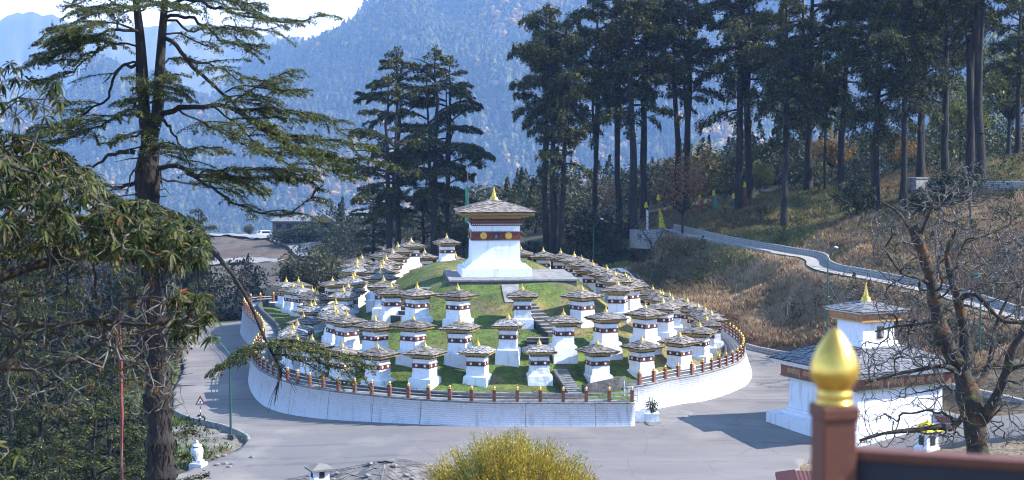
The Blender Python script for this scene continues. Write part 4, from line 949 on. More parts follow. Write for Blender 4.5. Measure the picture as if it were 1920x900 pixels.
# grey road wall and the long white prayer wall on the right
wl = [at(1745, 727, 97), at(1800, 739, 95), at(1860, 752, 92.5), at(1925, 768, 90), at(2000, 786, 88)]
kerb('stone_wall', 'grey stone wall along the far side of the lane past the bare tree', [tuple(p) for p in smooth_line([tuple(p) for p in wl], 1.0)], 0.55, 0.4, M['wall_stone'], 0.6, 'wall')
wl = [at(1740, 792, 91.5), at(1800, 806, 89.5), at(1860, 820, 87.5), at(1930, 838, 85)]
L3 = [tuple(p) for p in smooth_line([tuple(p) for p in wl], 1.0)]
pw = tag(empty('prayer_wall', wl[0]), 'long white wall with a red band under its coping beside the lane', 'wall')
def strip_wall(pts, h0, h1, t, m, name, root):
    o = kerb(name, None, [(p[0], p[1], p[2] + h0) for p in pts], h1 - h0, t, m, 0.0, None); o.parent = root; o.matrix_parent_inverse = Matrix.Translation(-wl[0]); return o
strip_wall(L3, -1.6, 0.25, 0.5, M['white'], 'wall_body', pw); strip_wall(L3, 0.25, 0.62, 0.54, M['mani_red'], 'band', pw); strip_wall(L3, 0.62, 0.74, 0.7, M['stone'], 'coping', pw)

# ------------------------------------------------------------------ the railing on the viewpoint
fx = empty('viewpoint_railing', at(1562, 900, 4.0)); tag(fx, 'rose brown viewpoint railing with a gold onion finial and a navy board', 'railing')
o0 = fx.location.copy()
KS = 4.0 / 6.0; px_m = FPX / 4.0
topz = at(1562, 757, 4.0).z - o0.z
b = MB(); b.box((0, 0, topz / 2 - 0.6), (0.096, 0.096, topz + 1.2), 0, rz=0.17); b.box((0, 0, topz - 0.02), (0.107, 0.107, 0.037), 0, rz=0.17)
ob = b.build('post', [M['rail_red']], fx)
bv = ob.modifiers.new('edge', 'BEVEL'); bv.width = 0.006; bv.segments = 2
h = (757 - 608) / px_m
PXP = [(35, 757), (37, 754), (34, 751), (31, 748), (34, 743), (34.5, 738), (33, 733), (30.5, 730), (32, 727), (35, 722), (40, 714), (43.5, 708), (46, 701), (46.6, 694), (45.6, 684), (43.2, 675), (39.5, 665), (35, 655), (29.5, 645), (23.5, 636), (16.5, 626), (9, 618), (4, 614), (0, 611.5)]
prof = [(r / px_m, (757 - y) / px_m) for r, y in PXP]; b = MB(); b.lathe(prof, 48, (0, 0, topz)); fo = b.build('finial', [M['gold']], fx)
rA = at(1596, 846, 4.01) - o0; rB = at(2020, 862, 3.82) - o0
d = rB - rA; ang = math.atan2(d.y, d.x); Lr = d.length
b = MB(); mid = (rA + rB) / 2; b.box(mid + Vector((0, 0, -0.0075)), (Lr, 0.067, 0.015), 0, rz=ang); b.box(mid + Vector((0, 0, -0.020)), (Lr, 0.047, 0.013), 0, rz=ang); rl = b.build('top_rail', [M['rail_red']], fx)
b = MB(); b.box(mid + Vector((0, 0, -0.23)), (Lr - 0.01, 0.02, 0.40), 0, rz=ang); b.build('board', [M['navy']], fx)
# ------------------------------------------------------------------ path walls and other stonework on the hill
def gz_at(p, dz=0.0): return Vector((p[0], p[1], gnd1(p[0], p[1]) + dz))
V = []; F = []
for i, p in enumerate(PLN):
    t_ = np.array(PLN[min(i + 2, len(PLN) - 1)][:2]) - np.array(PLN[max(i - 2, 0)][:2]); t_ /= np.linalg.norm(t_); n_ = np.array([-t_[1], t_[0]])
    for s in (1.0, 0.95, -0.95, -1.0): V.append((p[0] + n_[0] * s, p[1] + n_[1] * s, p[2] + 0.05 - (0.6 if abs(s) > 1.22 else 0)))
for i in range(len(PLN) - 1):
    for k in range(3): a = i * 4 + k; F.append((a, a + 4, a + 5, a + 1))
PV = np.array(V).reshape(-1, 4, 3)
sg = 2 if PV[5][2][1] > PV[5][1][1] else 1
M['path'] = mat('pale_path', (0.34, 0.31, 0.29), 0.9, 1.2, (0.24, 0.22, 0.20))
tag(link('footpath', np_mesh('footpath', np.array(V), np.array(F), M['path'])), kind='structure')
far_edge = [tuple(v[sg]) for v in PV]
kerb('stone_wall', 'low grey stone wall following the uphill edge of the hillside path', far_edge, 0.52, 0.3, M['wall_stone'], 0.8, 'wall')
near_edge = [tuple(v[3 - sg]) for v in PV if v[1][0] < 27]
kerb('stone_kerb', 'pale kerb along the downhill edge of the hillside path', near_edge, 0.10, 0.25, M['stone'], 0.8)
w0 = [at(1183, 444, 164), at(1215, 446, 162), at(1245, 441, 162)]
kerb('stone_wall', 'short grey stone parapet at the top of the hillside path', [tuple(p) for p in smooth_line([tuple(p) for p in w0], 1)], 0.85, 0.4, M['wall_stone'], 1.2, 'wall')
# stone block and long wall up among the trees
bl = at(1716, 358, 150); rt = tag(empty('stone_pillar', bl, 0.6), 'square grey stone block at the end of the upper wall among the trees', 'pillar')
b = MB(); b.frus(0.95, 0.9, -0.5, 1.25); b.frus(1.0, 1.0, 1.25, 1.36); me = b.mesh('block', [M['stone']]); link('block', me, rt)
w1 = [at(1736, 352, 149), at(1800, 350, 147), at(1870, 350, 145), at(1960, 352, 143)]
kerb('stone_wall', 'long low grey wall across the upper slope below the tall trees', [tuple(p) for p in smooth_line([tuple(p) for p in w1], 1)], 0.55, 0.4, M['wall_stone'], 1.2, 'wall')
# road kerb at the right hand side
kr = [R2(1640, 700, -0.9), R2(1560, 684, -1.0), R2(1470, 668, -1.1), R2(1398, 651, -1.0)]
KR = [(p[0], p[1], float(ground(np.array([p[0]]), np.array([p[1]]), False)[0]) + 0.02) for p in smooth_line(kr, 1.0)]
kerb('stone_kerb', 'stone kerb along the far edge of the road by the brown bank', KR, 0.38, 0.35, M['wall_stone'], 0.3)
kl = [R2(325, 765, -2.3), R2(357, 779, -2.3), R2(410, 798, -2.2), R2(453, 814, -2.0), R2(466, 824, -2.0)]
KL = [(p[0] , p[1], float(ground(np.array([p[0]]), np.array([p[1]]), False)[0]) + 0.02) for p in smooth_line(kl, 0.6)]
kerb('stone_kerb', 'thin kerb edging the gravel island below the lamp', KL, 0.15, 0.22, M['stone'], 0.3)
# concrete apron beside the planter
ap = [R2(1212, 797, -1.44), R2(1255, 794, -1.44), R2(1290, 782, -1.44), R2(1297, 774, -1.44), R2(1260, 770, -1.44), R2(1212, 772, -1.44)]
APR = smooth_line(ap, 0.4, True)
M['concrete'] = mat('concrete', (0.20, 0.185, 0.172), 0.9, 1.5, (0.15, 0.14, 0.13))
tag(sheet('concrete_apron', [tuple(p) for p in APR], lambda x, y: ground(x, y, False), 0.3, M['concrete'], skirt=0.2, dz=0.03), kind='structure')
# gutter shadowed channels along wall foot
# ------------------------------------------------------------------ urn, sign, lamps, flags
p = gz_at(atz(372, 868, -2.2)); un = tag(empty('incense_burner', p, -0.3), 'white vase shaped incense burner on the gravel island', 'incense burner'); un.scale = (0.84, 0.84, 0.84)
b = MB(); b.frus(0.48, 0.46, -0.3, 0.22); b.frus(0.30, 0.28, 0.22, 0.42); b.build('base', [M['white']], un)
b = MB(); b.lathe([(0.34, 0.20), (0.33, 0.35), (0.36, 0.55), (0.42, 0.85), (0.43, 1.05), (0.40, 1.20), (0.30, 1.30)], 20, (-.1, 0, 0)); b.build('vase', [M['white']], un)
b = MB(); b.lathe([(0.29, 1.29), (0.29, 1.36)], 16, (-.1, 0, 0)); b.build('mouth', [M['dark']], un)
b = MB(); b.lathe([(0.36, 1.36), (0.36, 1.40), (0.26, 1.48), (0.10, 1.54), (0.10, 1.60), (0.13, 1.64), (0.10, 1.70), (0.02, 1.78)], 18, (-.1, 0, 0)); b.build('lid', [M['white']], un)
q = gz_at((p.x - 1.1, p.y + 0.3)); rr = random.Random(4)
for k in range(10):
    a = rr.uniform(0, 6.28); r_ = rr.uniform(1.0, 2.4); pos = gz_at((p.x + r_ * math.cos(a) + 0.6, p.y + r_ * math.sin(a) * 0.8 + 1), 0.02)
    bm = bmesh.new(); bmesh.ops.create_icosphere(bm, subdivisions=2, radius=rr.uniform(0.09, 0.2))
    for v in bm.verts: v.co *= rr.uniform(0.82, 1.12); v.co.z *= 0.6
    me = bpy.data.meshes.new('stone'); bm.to_mesh(me); bm.free(); me.materials.append(M['stone']); o = link('stone', me); o.location = pos
    tag(o, 'loose grey stone lying on the gravel beside the white incense burner', 'stone', 'loose stones by the incense burner')
p = gz_at(atz(376, 784, -2.3)); sg = tag(empty('road_sign', p, 0.1), 'triangular red bordered warning sign on a striped pole by the road', 'sign')
b = MB()
for k in range(6): b.tube([(0, 0, k * 0.2 - (0.3 if k == 0 else 0)), (0, 0, (k + 1) * 0.2)], 0.035, 8, k % 2)
b.build('pole', [M['dark'], M['medal']], sg)
b = MB()
def tri(h, w_, y0, y1, z0, mi):
    vs = [(-w_ / 2, y0, z0), (w_ / 2, y0, z0), (0, y0, z0 + h), (-w_ / 2, y1, z0), (w_ / 2, y1, z0), (0, y1, z0 + h)]
    b.add(vs, [(0, 1, 2), (5, 4, 3), (0, 3, 4, 1), (1, 4, 5, 2), (2, 5, 3, 0)], mi)
tri(0.62, 0.66, -0.05, -0.03, 1.12, 0); tri(0.36, 0.40, -0.056, -0.049, 1.19, 1); b.box((0, -0.06, 1.29), (0.06, 0.01, 0.14), 2); b.box((0.03, -0.06, 1.34), (0.06, 0.01, 0.05), 2)
b.build('board', [M['cloth_red'], M['medal'], M['dark']], sg)
def lamp(px, py, D, pxt, pyt, dx, label, green=True, head_s=1.0):
    top = at(pxt, pyt, D); p0 = at(px, py, D); base = gz_at(p0); H = top.z - base.z
    o = tag(empty('street_lamp', base), label, 'street lamp', 'green street lamps')
    b = MB(); b.tube([(0, 0, -0.3), (0, 0, H * 0.5), (0, 0, H)], [0.075, 0.065, 0.05], 8); b.build('pole', [M['green_paint']], o)
    b = MB(); b.box((0, 0, 0.1), (0.36, 0.36, 0.3)); b.build('base', [M['stone_dark']], o)
    b = MB(); b.tube([(0, 0, H - 0.05), (dx * 0.5, 0, H + 0.45), (dx, 0, H + 0.85)], 0.035, 6); b.build('arm', [M['green_paint']], o)
    b = MB(); s = head_s; sx_ = 1 if dx > 0 else -1
    b.lathe([(0.02, 0.16), (0.12, 0.12), (0.2, 0.02), (0.22, -0.04), (0.16, -0.1)], 12, (0, 0, 0))
    hd = b.build('head', [M['green_paint'] if green else M['steel']], o); hd.location = (dx * 1.25, 0, H + 0.90); hd.scale = (2.0 * s, 1.0 * s, 1.0 * s); hd.rotation_euler = (0, 0.35 * (1 if dx > 0 else -1) * 1, 0)
    b = MB(); b.lathe([(0.16, -0.09), (0.14, -0.16), (0.02, -0.19)], 12); b.build('lens', [M['steel']], hd)
lamp(433, 833, 90.5, 425, 664, -0.75, 'green lamp post with curved arm standing on the gravel island')
lamp(1113, 490, 158, 1113, 426, 0.7, 'slim green lamp post with pale head rising behind the highest right chortens', False, 0.5)
lamp(1551, 604, 116, 1553, 485, 0.5, 'thin green lamp post on the brown bank below the path bend', False, 0.45)
lamp(1838, 600, 104, 1838, 540, -0.30, 'green lamp post behind the mossy bare tree')
lamp(390, 575, 175, 390, 498, 0.5, 'grey green lamp post far back before the eroded bank', False, 0.6)
def cloth(parent, H0, H1, w0, w1, m, seed, side=1, rip=0.12):
    R = random.Random(seed); V = []; F = []; n = 14; k = 5
    for i in range(n + 1):
        u = i / n; z = H1 + (H0 - H1) * u; ww = w0 + (w1 - w0) * u + R.uniform(-.03, .03)
        for j in range(k + 1):
            x = side * ww * j / k; V.append((x, rip * math.sin(u * 7 + j * 1.3 + seed) * (j / k), z + 0.06 * math.sin(j + u * 5)))
    for i in range(n):
        for j in range(k): a = i * (k + 1) + j; F.append((a, a + 1, a + k + 2, a + k + 1))
    me = np_mesh('cloth', np.array(V), np.array(F), m, smooth=True); o = link('cloth', me, parent)
    s = o.modifiers.new('thick', 'SOLIDIFY'); s.thickness = 0.01; return o
def flagpole(px, pyb, pyt, D, m, w0, w1, lo, hi, label, topper=None, side=1, cat='prayer flag', lean=0.0, base=None):
    p0 = at(px, pyb, D); base = Vector((p0.x, p0.y, gnd1(p0.x, p0.y))) if base is None else base; H = at(px, pyt, D).z - base.z
    o = tag(empty('prayer_flag', base), label, cat); o.rotation_euler = (0, lean, 0)
    b = MB(); b.tube([(0, 0, -0.3), (0, 0, H)], [0.06, 0.035], 7); b.build('pole', [M['timber']], o)
    cloth(o, H * lo, H * hi, w0, w1, m, int(px), side)
    if topper:
        b = MB(); b.lathe([(0.02, -0.25), (0.20, -0.2), (0.22, 0.05), (0.12, 0.1), (0.16, 0.3), (0.02, 0.45)], 9, (0, 0, H)); b.build('top_ornament', [topper], o)
    return o
flagpole(885, 470, 318, 150, M['cloth_green'], 0.25, 0.45, 0.55, 0.86, 'slender green prayer flag on a pole behind the great chorten roof', None, -1, lean=-0.04)
flagpole(1234, 432, 372, 163, M['cloth_yellow'], 0.25, 0.9, 0.15, 0.72, 'yellow prayer flag on a pole by the stone parapet', M['cloth_yellow'])
flagpole(1211, 432, 386, 164, M['cloth_white'], 0.25, 0.35, 0.1, 0.9, 'narrow white banner between tree trunks by the parapet', M['cloth_yellow'])
flagpole(1312, 404, 372, 170, M['cloth_red'], 0.4, 0.4, 0.1, 0.9, 'red banner with yellow top on the grassy hill crest', M['cloth_yellow'])
flagpole(1338, 395, 364, 170, M['cloth_green'], 0.35, 0.35, 0.1, 0.9, 'green banner with yellow top on the grassy hill crest', M['cloth_yellow'])
flagpole(1375, 388, 369, 168, M['cloth_blue'], 0.35, 0.45, 0.1, 0.9, 'blue and white banner with yellow top beside a trunk', M['cloth_yellow'])
flagpole(1396, 380, 348, 168, M['cloth_red'], 0.3, 0.3, 0.1, 0.9, 'dark red banner with yellow top against the twin trunks', M['cloth_yellow'])
pf = flagpole(225, 905, 562, 58, M['cloth_red'], 0.06, 0.09, 0.05, 0.98, 'tall thin red prayer flag pole in the dim wood', None, 1, base=atz(225, 960, 1.6) if False else Vector((at(225, 700, 58).x, 58, gnd1(at(225, 700, 58).x, 58))))

# ------------------------------------------------------------------ buildings and vehicles behind
def bld(px, pyb, pyt, D, wpx, dep, label, gable=False, rz=0.0, open_front=True):
    p = at(px, pyb, D); w_ = wpx * D / FPX; h = at(px, pyt, D).z - p.z
    o = tag(empty('building', p, rz), label, 'building')
    b = MB(); b.box((0, dep / 2, h * 0.40 - 1), (w_ * 0.92, dep, h * 0.8 + 2)); b.build('wall', [M['timber']], o)
    if gable:
        b = MB(); z = h * 0.62; b.add([(-w_ / 2, -.5, z), (0, -.5, h), (w_ / 2, -.5, z), (-w_ / 2, dep, z), (0, dep, h), (w_ / 2, dep, z), (-w_ / 2, -.5, z + .2), (0, -.5, h + .2), (w_ / 2, -.5, z + .2), (-w_ / 2, dep, z + .2), (0, dep, h + .2), (w_ / 2, dep, z + .2)], [(6, 7, 10, 9), (7, 8, 11, 10), (0, 3, 4, 1), (1, 4, 5, 2), (0, 1, 7, 6), (1, 2, 8, 7), (0, 6, 9, 3), (2, 5, 11, 8)]); b.build('roof', [M['roof_metal']], o)
        b = MB(); b.add([(-w_ * .46, -.1, z), (w_ * .46, -.1, z), (0, -.1, h)], [(0, 1, 2)]); b.build('gable', [M['ochre']], o)
    else:
        b = MB(); b.add([(-w_ / 2, -1, h * .78), (w_ / 2, -1, h * .78), (w_ / 2, dep + .5, h), (-w_ / 2, dep + .5, h), (-w_ / 2, -1, h * .78 - .25), (w_ / 2, -1, h * .78 - .25), (w_ / 2, dep + .5, h - .25), (-w_ / 2, dep + .5, h - .25)], [(0, 1, 2, 3), (7, 6, 5, 4), (4, 5, 1, 0), (5, 6, 2, 1), (6, 7, 3, 2), (7, 4, 0, 3)]); b.build('roof', [M['roof_metal']], o)
    n = 4 if not gable else 1
    for k in range(n):
        x = (-0.5 + (k + 0.5) / n) * w_ * 0.85; b = MB(); b.box((x, -0.03, h * 0.45), (w_ * 0.12 if not gable else w_ * .3, 0.1, h * 0.3)); b.build('window', [M['glass']], o)
bld(552, 443, 406, 300, 90, 9, 'long timber building with pale sheet roof on the far ridge', False, -0.05)
bld(607, 441, 402, 295, 40, 9, 'small gabled timber house beside the long ridge building', True, 0.15)
bld(665, 440, 398, 290, 62, 9, 'ridge building with pale roof half hidden by conifers', False, 0.05)
p = at(494, 447, 330); gcar = tag(empty('parked_car', p, 0.35), 'pale car parked on the far ridge road before the long building', 'car')
b = MB(); pr_ = [(-2.1, .35), (-2.1, .95), (-1.2, 1.1), (-.6, 1.75), (1.4, 1.75), (2.0, 1.1), (2.1, .9), (2.1, .35)]
vs = [(x, y, z) for y in (-.85, .85) for x, z in pr_]; n = len(pr_); b.add(vs, [tuple(range(n))[::-1] if False else tuple(range(n)), tuple(range(2 * n - 1, n - 1, -1))] + [(k, k + n, (k + 1) % n + n, (k + 1) % n) for k in range(n)]); b.build('body', [M['car']], gcar)
b = MB(); b.box((-.9, 0, 1.42), (.55, 1.5, .45), 0, M=Matrix.Rotation(math.radians(40), 3, 'Y')); b.box((.4, 0, 1.42), (1.7, 1.74, .42)); b.build('window', [M['glass']], gcar)
for sx_ in (-1.3, 1.3):
    for sy in (-.82, .82): b = MB(); b.tube([(sx_, sy - .1, .35), (sx_, sy + .1, .35)], .35, 14); b.build('wheel', [M['rubber']], gcar)
# far road sheets
for nm, pts, D in (('ridge_road', [(330, 446, 325), (420, 447, 318), (500, 452, 310), (560, 461, 292), (610, 474, 270)], 0), ('lower_road', [(300, 490, 275), (400, 489, 273), (480, 488, 272), (560, 489, 268), (640, 494, 260)], 0)):
    q = [tuple(at(*a)) for a in pts]
    tag(strip(q, 7.0, nm, M['paving'], 0.45, z_of=lambda x, y: ground(x, y)), kind='structure')
# shingle roof at the bottom of the frame
ap = at(722, 866, 62); sb = tag(empty('shingle_house', (ap.x, ap.y, gnd1(ap.x, ap.y)), 0.785), 'house below the viewpoint with weathered wood shingle roof weighted by stones', 'house')
zb = sb.location.z; Hh = ap.z - zb
b = MB(); b.frus(3.8, 3.8, -0.5, Hh - 1.5); b.build('wall', [M['white']], sb)
slate_roof(5.2, 1.35, Hh - 1.42, 12, seed=12, slate=0.13, thick=0.03, tip=0.25, jit=0.8).build('roof', [M['shingle'], M['slate_edge_shade']], sb)
rr = random.Random(15)
Rs = Matrix.Rotation(0.785, 3, 'Z')
stone_proto = []
for k in range(4):
    bm = bmesh.new(); bmesh.ops.create_icosphere(bm, subdivisions=2, radius=0.11)
    for v in bm.verts: v.co *= rr.uniform(0.85, 1.15); v.co.z *= 0.6
    me = bpy.data.meshes.new('roof_stone'); bm.to_mesh(me); bm.free(); me.materials.append(M['stone']); stone_proto.append(me)
for k in range(18):
    side = rr.choice((0, 0, 3, 3)); u = rr.uniform(0.42, 0.95); r_ = 5.2 * (1 - u) + 0.25 * u; x = rr.uniform(-r_, r_); Rz = Matrix.Rotation(side * math.pi / 2, 3, 'Z')
    v = Rs @ (Rz @ Vector((x, -r_, Hh - 1.42 + 1.35 * u + 0.12))); o = link('roof_stone', rr.choice(stone_proto)); o.location = sb.location + v; o.rotation_euler = (0, 0, rr.uniform(0, 6)); o.scale = [rr.uniform(0.7, 1.3)] * 3
    tag(o, 'rounded pale stone weighting the weathered shingle roof', 'stone', 'stones on the shingle roof')
pc = at(599, 899, 60.5); chm = tag(empty('roof_vent', pc, 0.45), 'small white masonry chimney with a slab cap on the shingle roof', 'chimney')
b = MB(); b.frus(0.32, 0.32, -1.0, 0.42); b.build('shaft', [M['white']], chm)
for c_, d_ in (((0, -.325, .25), (.22, .03, .26)), ((-.325, 0, .25), (.03, .22, .26))): b = MB(); b.box(c_, d_); b.build('opening', [M['dark']], chm)
b = MB(); b.frus(0.48, 0.48, 0.42, 0.50); b.frus(0.44, 0.08, 0.50, 0.66); b.build('cap', [M['concrete']], chm)
# maroon sheet roof corner beside the rail
p = at(1490, 882, 50); mr_ = tag(empty('sheet_roof', p, 0.0), 'maroon corrugated sheet roof corner peeking beside the railing post', 'roof')
b = MB(); n = 40; V = []; F = []
for i in range(n + 1):
    x = i * 0.07; z = 0.007 * math.cos(i * math.pi)
    for j in range(3): V.append((x, -j * 1.1, z - j * 0.42 - 0.02 * x))
for i in range(n):
    for j in range(2): a = i * 3 + j; F.append((a, a + 1, a + 4, a + 3))
b.add(V, F, 0); sh_ = b.build('sheet', [M['maroon']], mr_); md = sh_.modifiers.new('thick', 'SOLIDIFY'); md.thickness = 0.012
b = MB(); b.add([(0, 0, 0.04), (-0.62, 0.2, -0.10), (-0.62, 0.2, -0.22), (0, 0, -0.13), (0, -2.2, -0.80), (0, -2.2, -0.97), (-0.62, -2.0, -0.94), (-0.62, -2.0, -1.06), ], [(0, 1, 2, 3), (0, 3, 5, 4), (0, 4, 6, 1), (1, 6, 7, 2), (4, 5, 7, 6)], 0); b.build('barge_board', [M['maroon']], mr_)
b = MB(); b.box((1.3, -0.9, -2.4), (2.2, 1.6, 3.0)); b.build('wall', [M['timber']], mr_)
# ------------------------------------------------------------------ vegetation kit
def nrmz(a): return a / (np.linalg.norm(a, axis=-1, keepdims=True) + 1e-9)
def kites(C, U, W, ln, wd):
    """one kite-shaped leaf per row: centre C, long axis U, cross axis W"""
    ln = np.asarray(ln).reshape(-1, 1); wd = np.asarray(wd).reshape(-1, 1); n = len(C)
    V = np.stack([C - U * ln * 0.5, C + W * wd * 0.5 + U * ln * 0.05, C + U * ln * 0.5, C - W * wd * 0.5 + U * ln * 0.05], 1).reshape(-1, 3)
    return V, np.arange(4 * n).reshape(n, 4)
def rand_dirs(rng, n): return nrmz(rng.normal(size=(n, 3)))
def perp(U, rng):
    A = rng.normal(size=U.shape); return nrmz(np.cross(U, A))
def pal(rng, n, cols, wts, jit=0.25):
    cols = np.array(cols); k = rng.choice(len(cols), n, p=np.array(wts) / sum(wts)); return cols[k] * (1 + rng.uniform(-jit, jit, (n, 1)))
def tubes(P0, P1, r0, r1, n=5):
    """many tapered tube pieces at once"""
    P0 = np.asarray(P0, float); P1 = np.asarray(P1, float); T = nrmz(P1 - P0); ref = np.where(np.abs(T[:, 2:3]) > 0.9, np.array([[1.0, 0, 0]]), np.array([[0, 0, 1.0]]))
    A = nrmz(np.cross(T, ref)); B = np.cross(T, A); m = len(P0); g = 2 * np.pi * np.arange(n) / n
    ring = A[:, None] * np.cos(g)[None, :, None] + B[:, None] * np.sin(g)[None, :, None]
    V = np.concatenate([P0[:, None] + ring * np.reshape(r0, (-1, 1, 1)), P1[:, None] + ring * np.reshape(r1, (-1, 1, 1))], 1).reshape(-1, 3)
    k = np.arange(n); f = np.stack([k, (k + 1) % n, (k + 1) % n + n, k + n], 1); F = (np.arange(m)[:, None, None] * 2 * n + f[None]).reshape(-1, 4)
    return V, F
def cat_vf(parts):
    Vs = []; Fs = []; b = 0
    for V, F in parts: Vs.append(V); Fs.append(F + b); b += len(V)
    return np.concatenate(Vs), np.concatenate(Fs)
def poly_tube(pts, rad, n=7):
    pts = np.asarray(pts, float); rad = np.asarray(rad, float); return tubes(pts[:-1], pts[1:], rad[:-1], rad[1:], n)

CONIF = [(0.017, 0.025, 0.007), (0.032, 0.041, 0.009), (0.066, 0.074, 0.014), (0.17, 0.155, 0.028), (0.09, 0.055, 0.018)]
CONW = [3, 4, 2.6, 1.3, 0.25]
def spray(path, rng, width, dens, lsz, droop=0.25, t0=0.15, thick=0.10):
    """flat drooping fan of needles round a limb path"""
    path = np.asarray(path); seg = np.linalg.norm(np.diff(path, axis=0), axis=1); Ltot = seg.sum(); n = max(6, int(dens * Ltot * width * 2))
    t = t0 + (1 - t0) * rng.uniform(0, 1, n) ** 0.85; k = np.clip((t * (len(path) - 1)).astype(int), 0, len(path) - 2); fr = t * (len(path) - 1) - k
    P = path[k] * (1 - fr[:, None]) + path[k + 1] * fr[:, None]; T = nrmz(path[k + 1] - path[k]); S = nrmz(np.cross(T, np.array([0, 0, 1.0])))
    wloc = width * np.clip(np.sin(np.pi * np.clip(0.12 + 0.86 * (t - t0) / (1 - t0), 0, 1)) ** 0.7, 0.15, 1) * (0.55 + 0.45 * np.sin(t * Ltot * 5.0 + rng.uniform(0, 6)))
    s = rng.uniform(-1, 1, n); s = np.sign(s) * np.abs(s) ** 0.8 * wloc
    C = P + S * s[:, None]; C[:, 2] += -droop * np.abs(s) ** 1.3 + rng.normal(0, thick, n)
    U = nrmz(T * rng.uniform(0.2, 1.0, (n, 1)) + S * np.sign(s)[:, None] * rng.uniform(0.2, 1.2, (n, 1)) + rng.normal(0, 0.30, (n, 3)) + np.array([0, 0, -0.18]))
    W = nrmz(np.cross(U, np.array([0, 0, 1.0]) + rng.normal(0, 0.45, (n, 3))))
    return C, U, W, lsz * rng.uniform(0.6, 1.4, n), lsz * rng.uniform(0.25, 0.5, n)

def conifer(seed, H, base, R, shape, spacing, dens, lsz=0.42, rtrunk=0.42, forks=1, bare=0.0, tuft=0.10):
    """hemlock: tapered trunk, horizontal limbs in loose tiers, flat sprays. Returns (trunk mesh, crown mesh)"""
    rng = np.random.default_rng(seed); bark = []; leaf = []
    leaders = []
    for f in range(forks):
        off = np.array([rng.uniform(-1, 1), rng.uniform(-1, 1), 0]) * (0.0 if forks == 1 else 1.1); hs = np.linspace(0, H * (1 if f == 0 else rng.uniform(.82, .95)), 14)
        wob = np.cumsum(rng.normal(0, 0.10, (14, 2)), axis=0); P = np.stack([wob[:, 0] + off[0] * np.clip((hs / H - .25) * 2, 0, 1), wob[:, 1] + off[1] * np.clip((hs / H - .25) * 2, 0, 1), hs], 1); P[0] = (0, 0, -0.6)
        r = rtrunk * (1 - hs / hs[-1]) ** 0.75 + 0.03; r[0] *= 1.45; r[1] *= 1.1
        if f: r *= 0.75
        bark.append(poly_tube(P, r, 8)); leaders.append(P)
    h = base * H * rng.uniform(0.8, 1.0); a = rng.uniform(0, 6.28)
    while h < H * 0.985:
        P = leaders[rng.integers(len(leaders))]; u = (h / H - base) / (1 - base); u = max(0.0, u)
        if h < P[-1, 2]:
            i = min(len(P) - 2, int(np.searchsorted(P[:, 2], h) - 1)); i = max(i, 0); fr = (h - P[i, 2]) / (P[i + 1, 2] - P[i, 2] + 1e-6); p = P[i] * (1 - fr) + P[i + 1] * fr
            Lb = R * shape(u) * rng.choice([0.45, 0.75, 1.0, 1.3]) * rng.uniform(0.8, 1.15)
            if h < base * H: Lb *= 0.5
            a += 2.4 + rng.uniform(-0.6, 0.6); d = np.array([math.cos(a), math.sin(a), 0]); ts = np.linspace(0, 1, 6)
            rise = rng.uniform(-0.05, 0.55) + 0.30 * u; dr = rng.uniform(0.15, 0.60)
            side = np.array([-d[1], d[0], 0]) * rng.uniform(-0.25, 0.25)
            path = p + d * (Lb * ts)[:, None] + side * (Lb * ts ** 2)[:, None]; path[:, 2] += Lb * (rise * ts - dr * ts ** 2) + rng.normal(0, 0.05, 6) * ts
            rb = np.linspace(0.030 + 0.018 * Lb, 0.012, 6); bark.append(poly_tube(path, rb, 4))
            if rng.uniform() > bare:
                leaf.append(spray(path, rng, 0.30 * Lb + 0.30, dens, lsz, t0=0.28, thick=tuft))
                for _ in range(2):
                    k = rng.integers(2, 5); sd = rng.choice([-1, 1]); dd = nrmz((d * 0.6 + np.array([-d[1], d[0], 0]) * sd)[None])[0]; l2 = Lb * 0.42 * rng.uniform(.6, 1.1)
                    q = path[k] + dd * (l2 * np.linspace(0, 1, 4))[:, None]; q[:, 2] -= 0.22 * l2 * np.linspace(0, 1, 4) ** 2; leaf.append(spray(q, rng, 0.26 * l2 + 0.2, dens, lsz, thick=tuft))
        h += spacing * rng.uniform(0.35, 1.25)
    for P in leaders:                       # ragged tuft closing each top
        for k in range(9):
            p = P[-1] - np.array([0, 0, rng.uniform(0.1, 0.12) * (1 + k) * 1.3]); a2 = k * 2.4; l2 = (0.35 + 0.16 * k) * rng.uniform(.8, 1.2) * R / 4.6; d = np.array([math.cos(a2), math.sin(a2), 0]); q = p + d * (l2 * np.linspace(0, 1, 4))[:, None]; q[:, 2] += l2 * (.35 * np.linspace(0, 1, 4) - .3 * np.linspace(0, 1, 4) ** 2); leaf.append(spray(q, rng, 0.25 + 0.2 * l2, dens * 1.3, lsz * .9, t0=0.0, thick=0.12))
    # stubs on the bare trunk
    for _ in range(7):
        P = leaders[0]; hh = rng.uniform(0.12, base) * H; a2 = rng.uniform(0, 6.28); i = int(np.searchsorted(P[:, 2], hh) - 1); p = P[max(i, 0)].copy(); p[2] = hh; e = p + np.array([math.cos(a2), math.sin(a2), rng.uniform(-.2, .4)]) * rng.uniform(0.6, 1.8); bark.append(tubes([p], [e], [0.05], [0.015], 4))
    V, F = cat_vf(bark); tm_ = np_mesh('trunk', V, F, M['bark'], smooth=True)
    C, U, W, l, w_ = [np.concatenate(x) for x in zip(*leaf)]
    V, F = kites(C, U, W, l, w_); col = np.repeat(pal(rng, len(C), CONIF, CONW), 4, 0)
    return tm_, np_mesh('crown', V, F, M['leaf'], col=col)

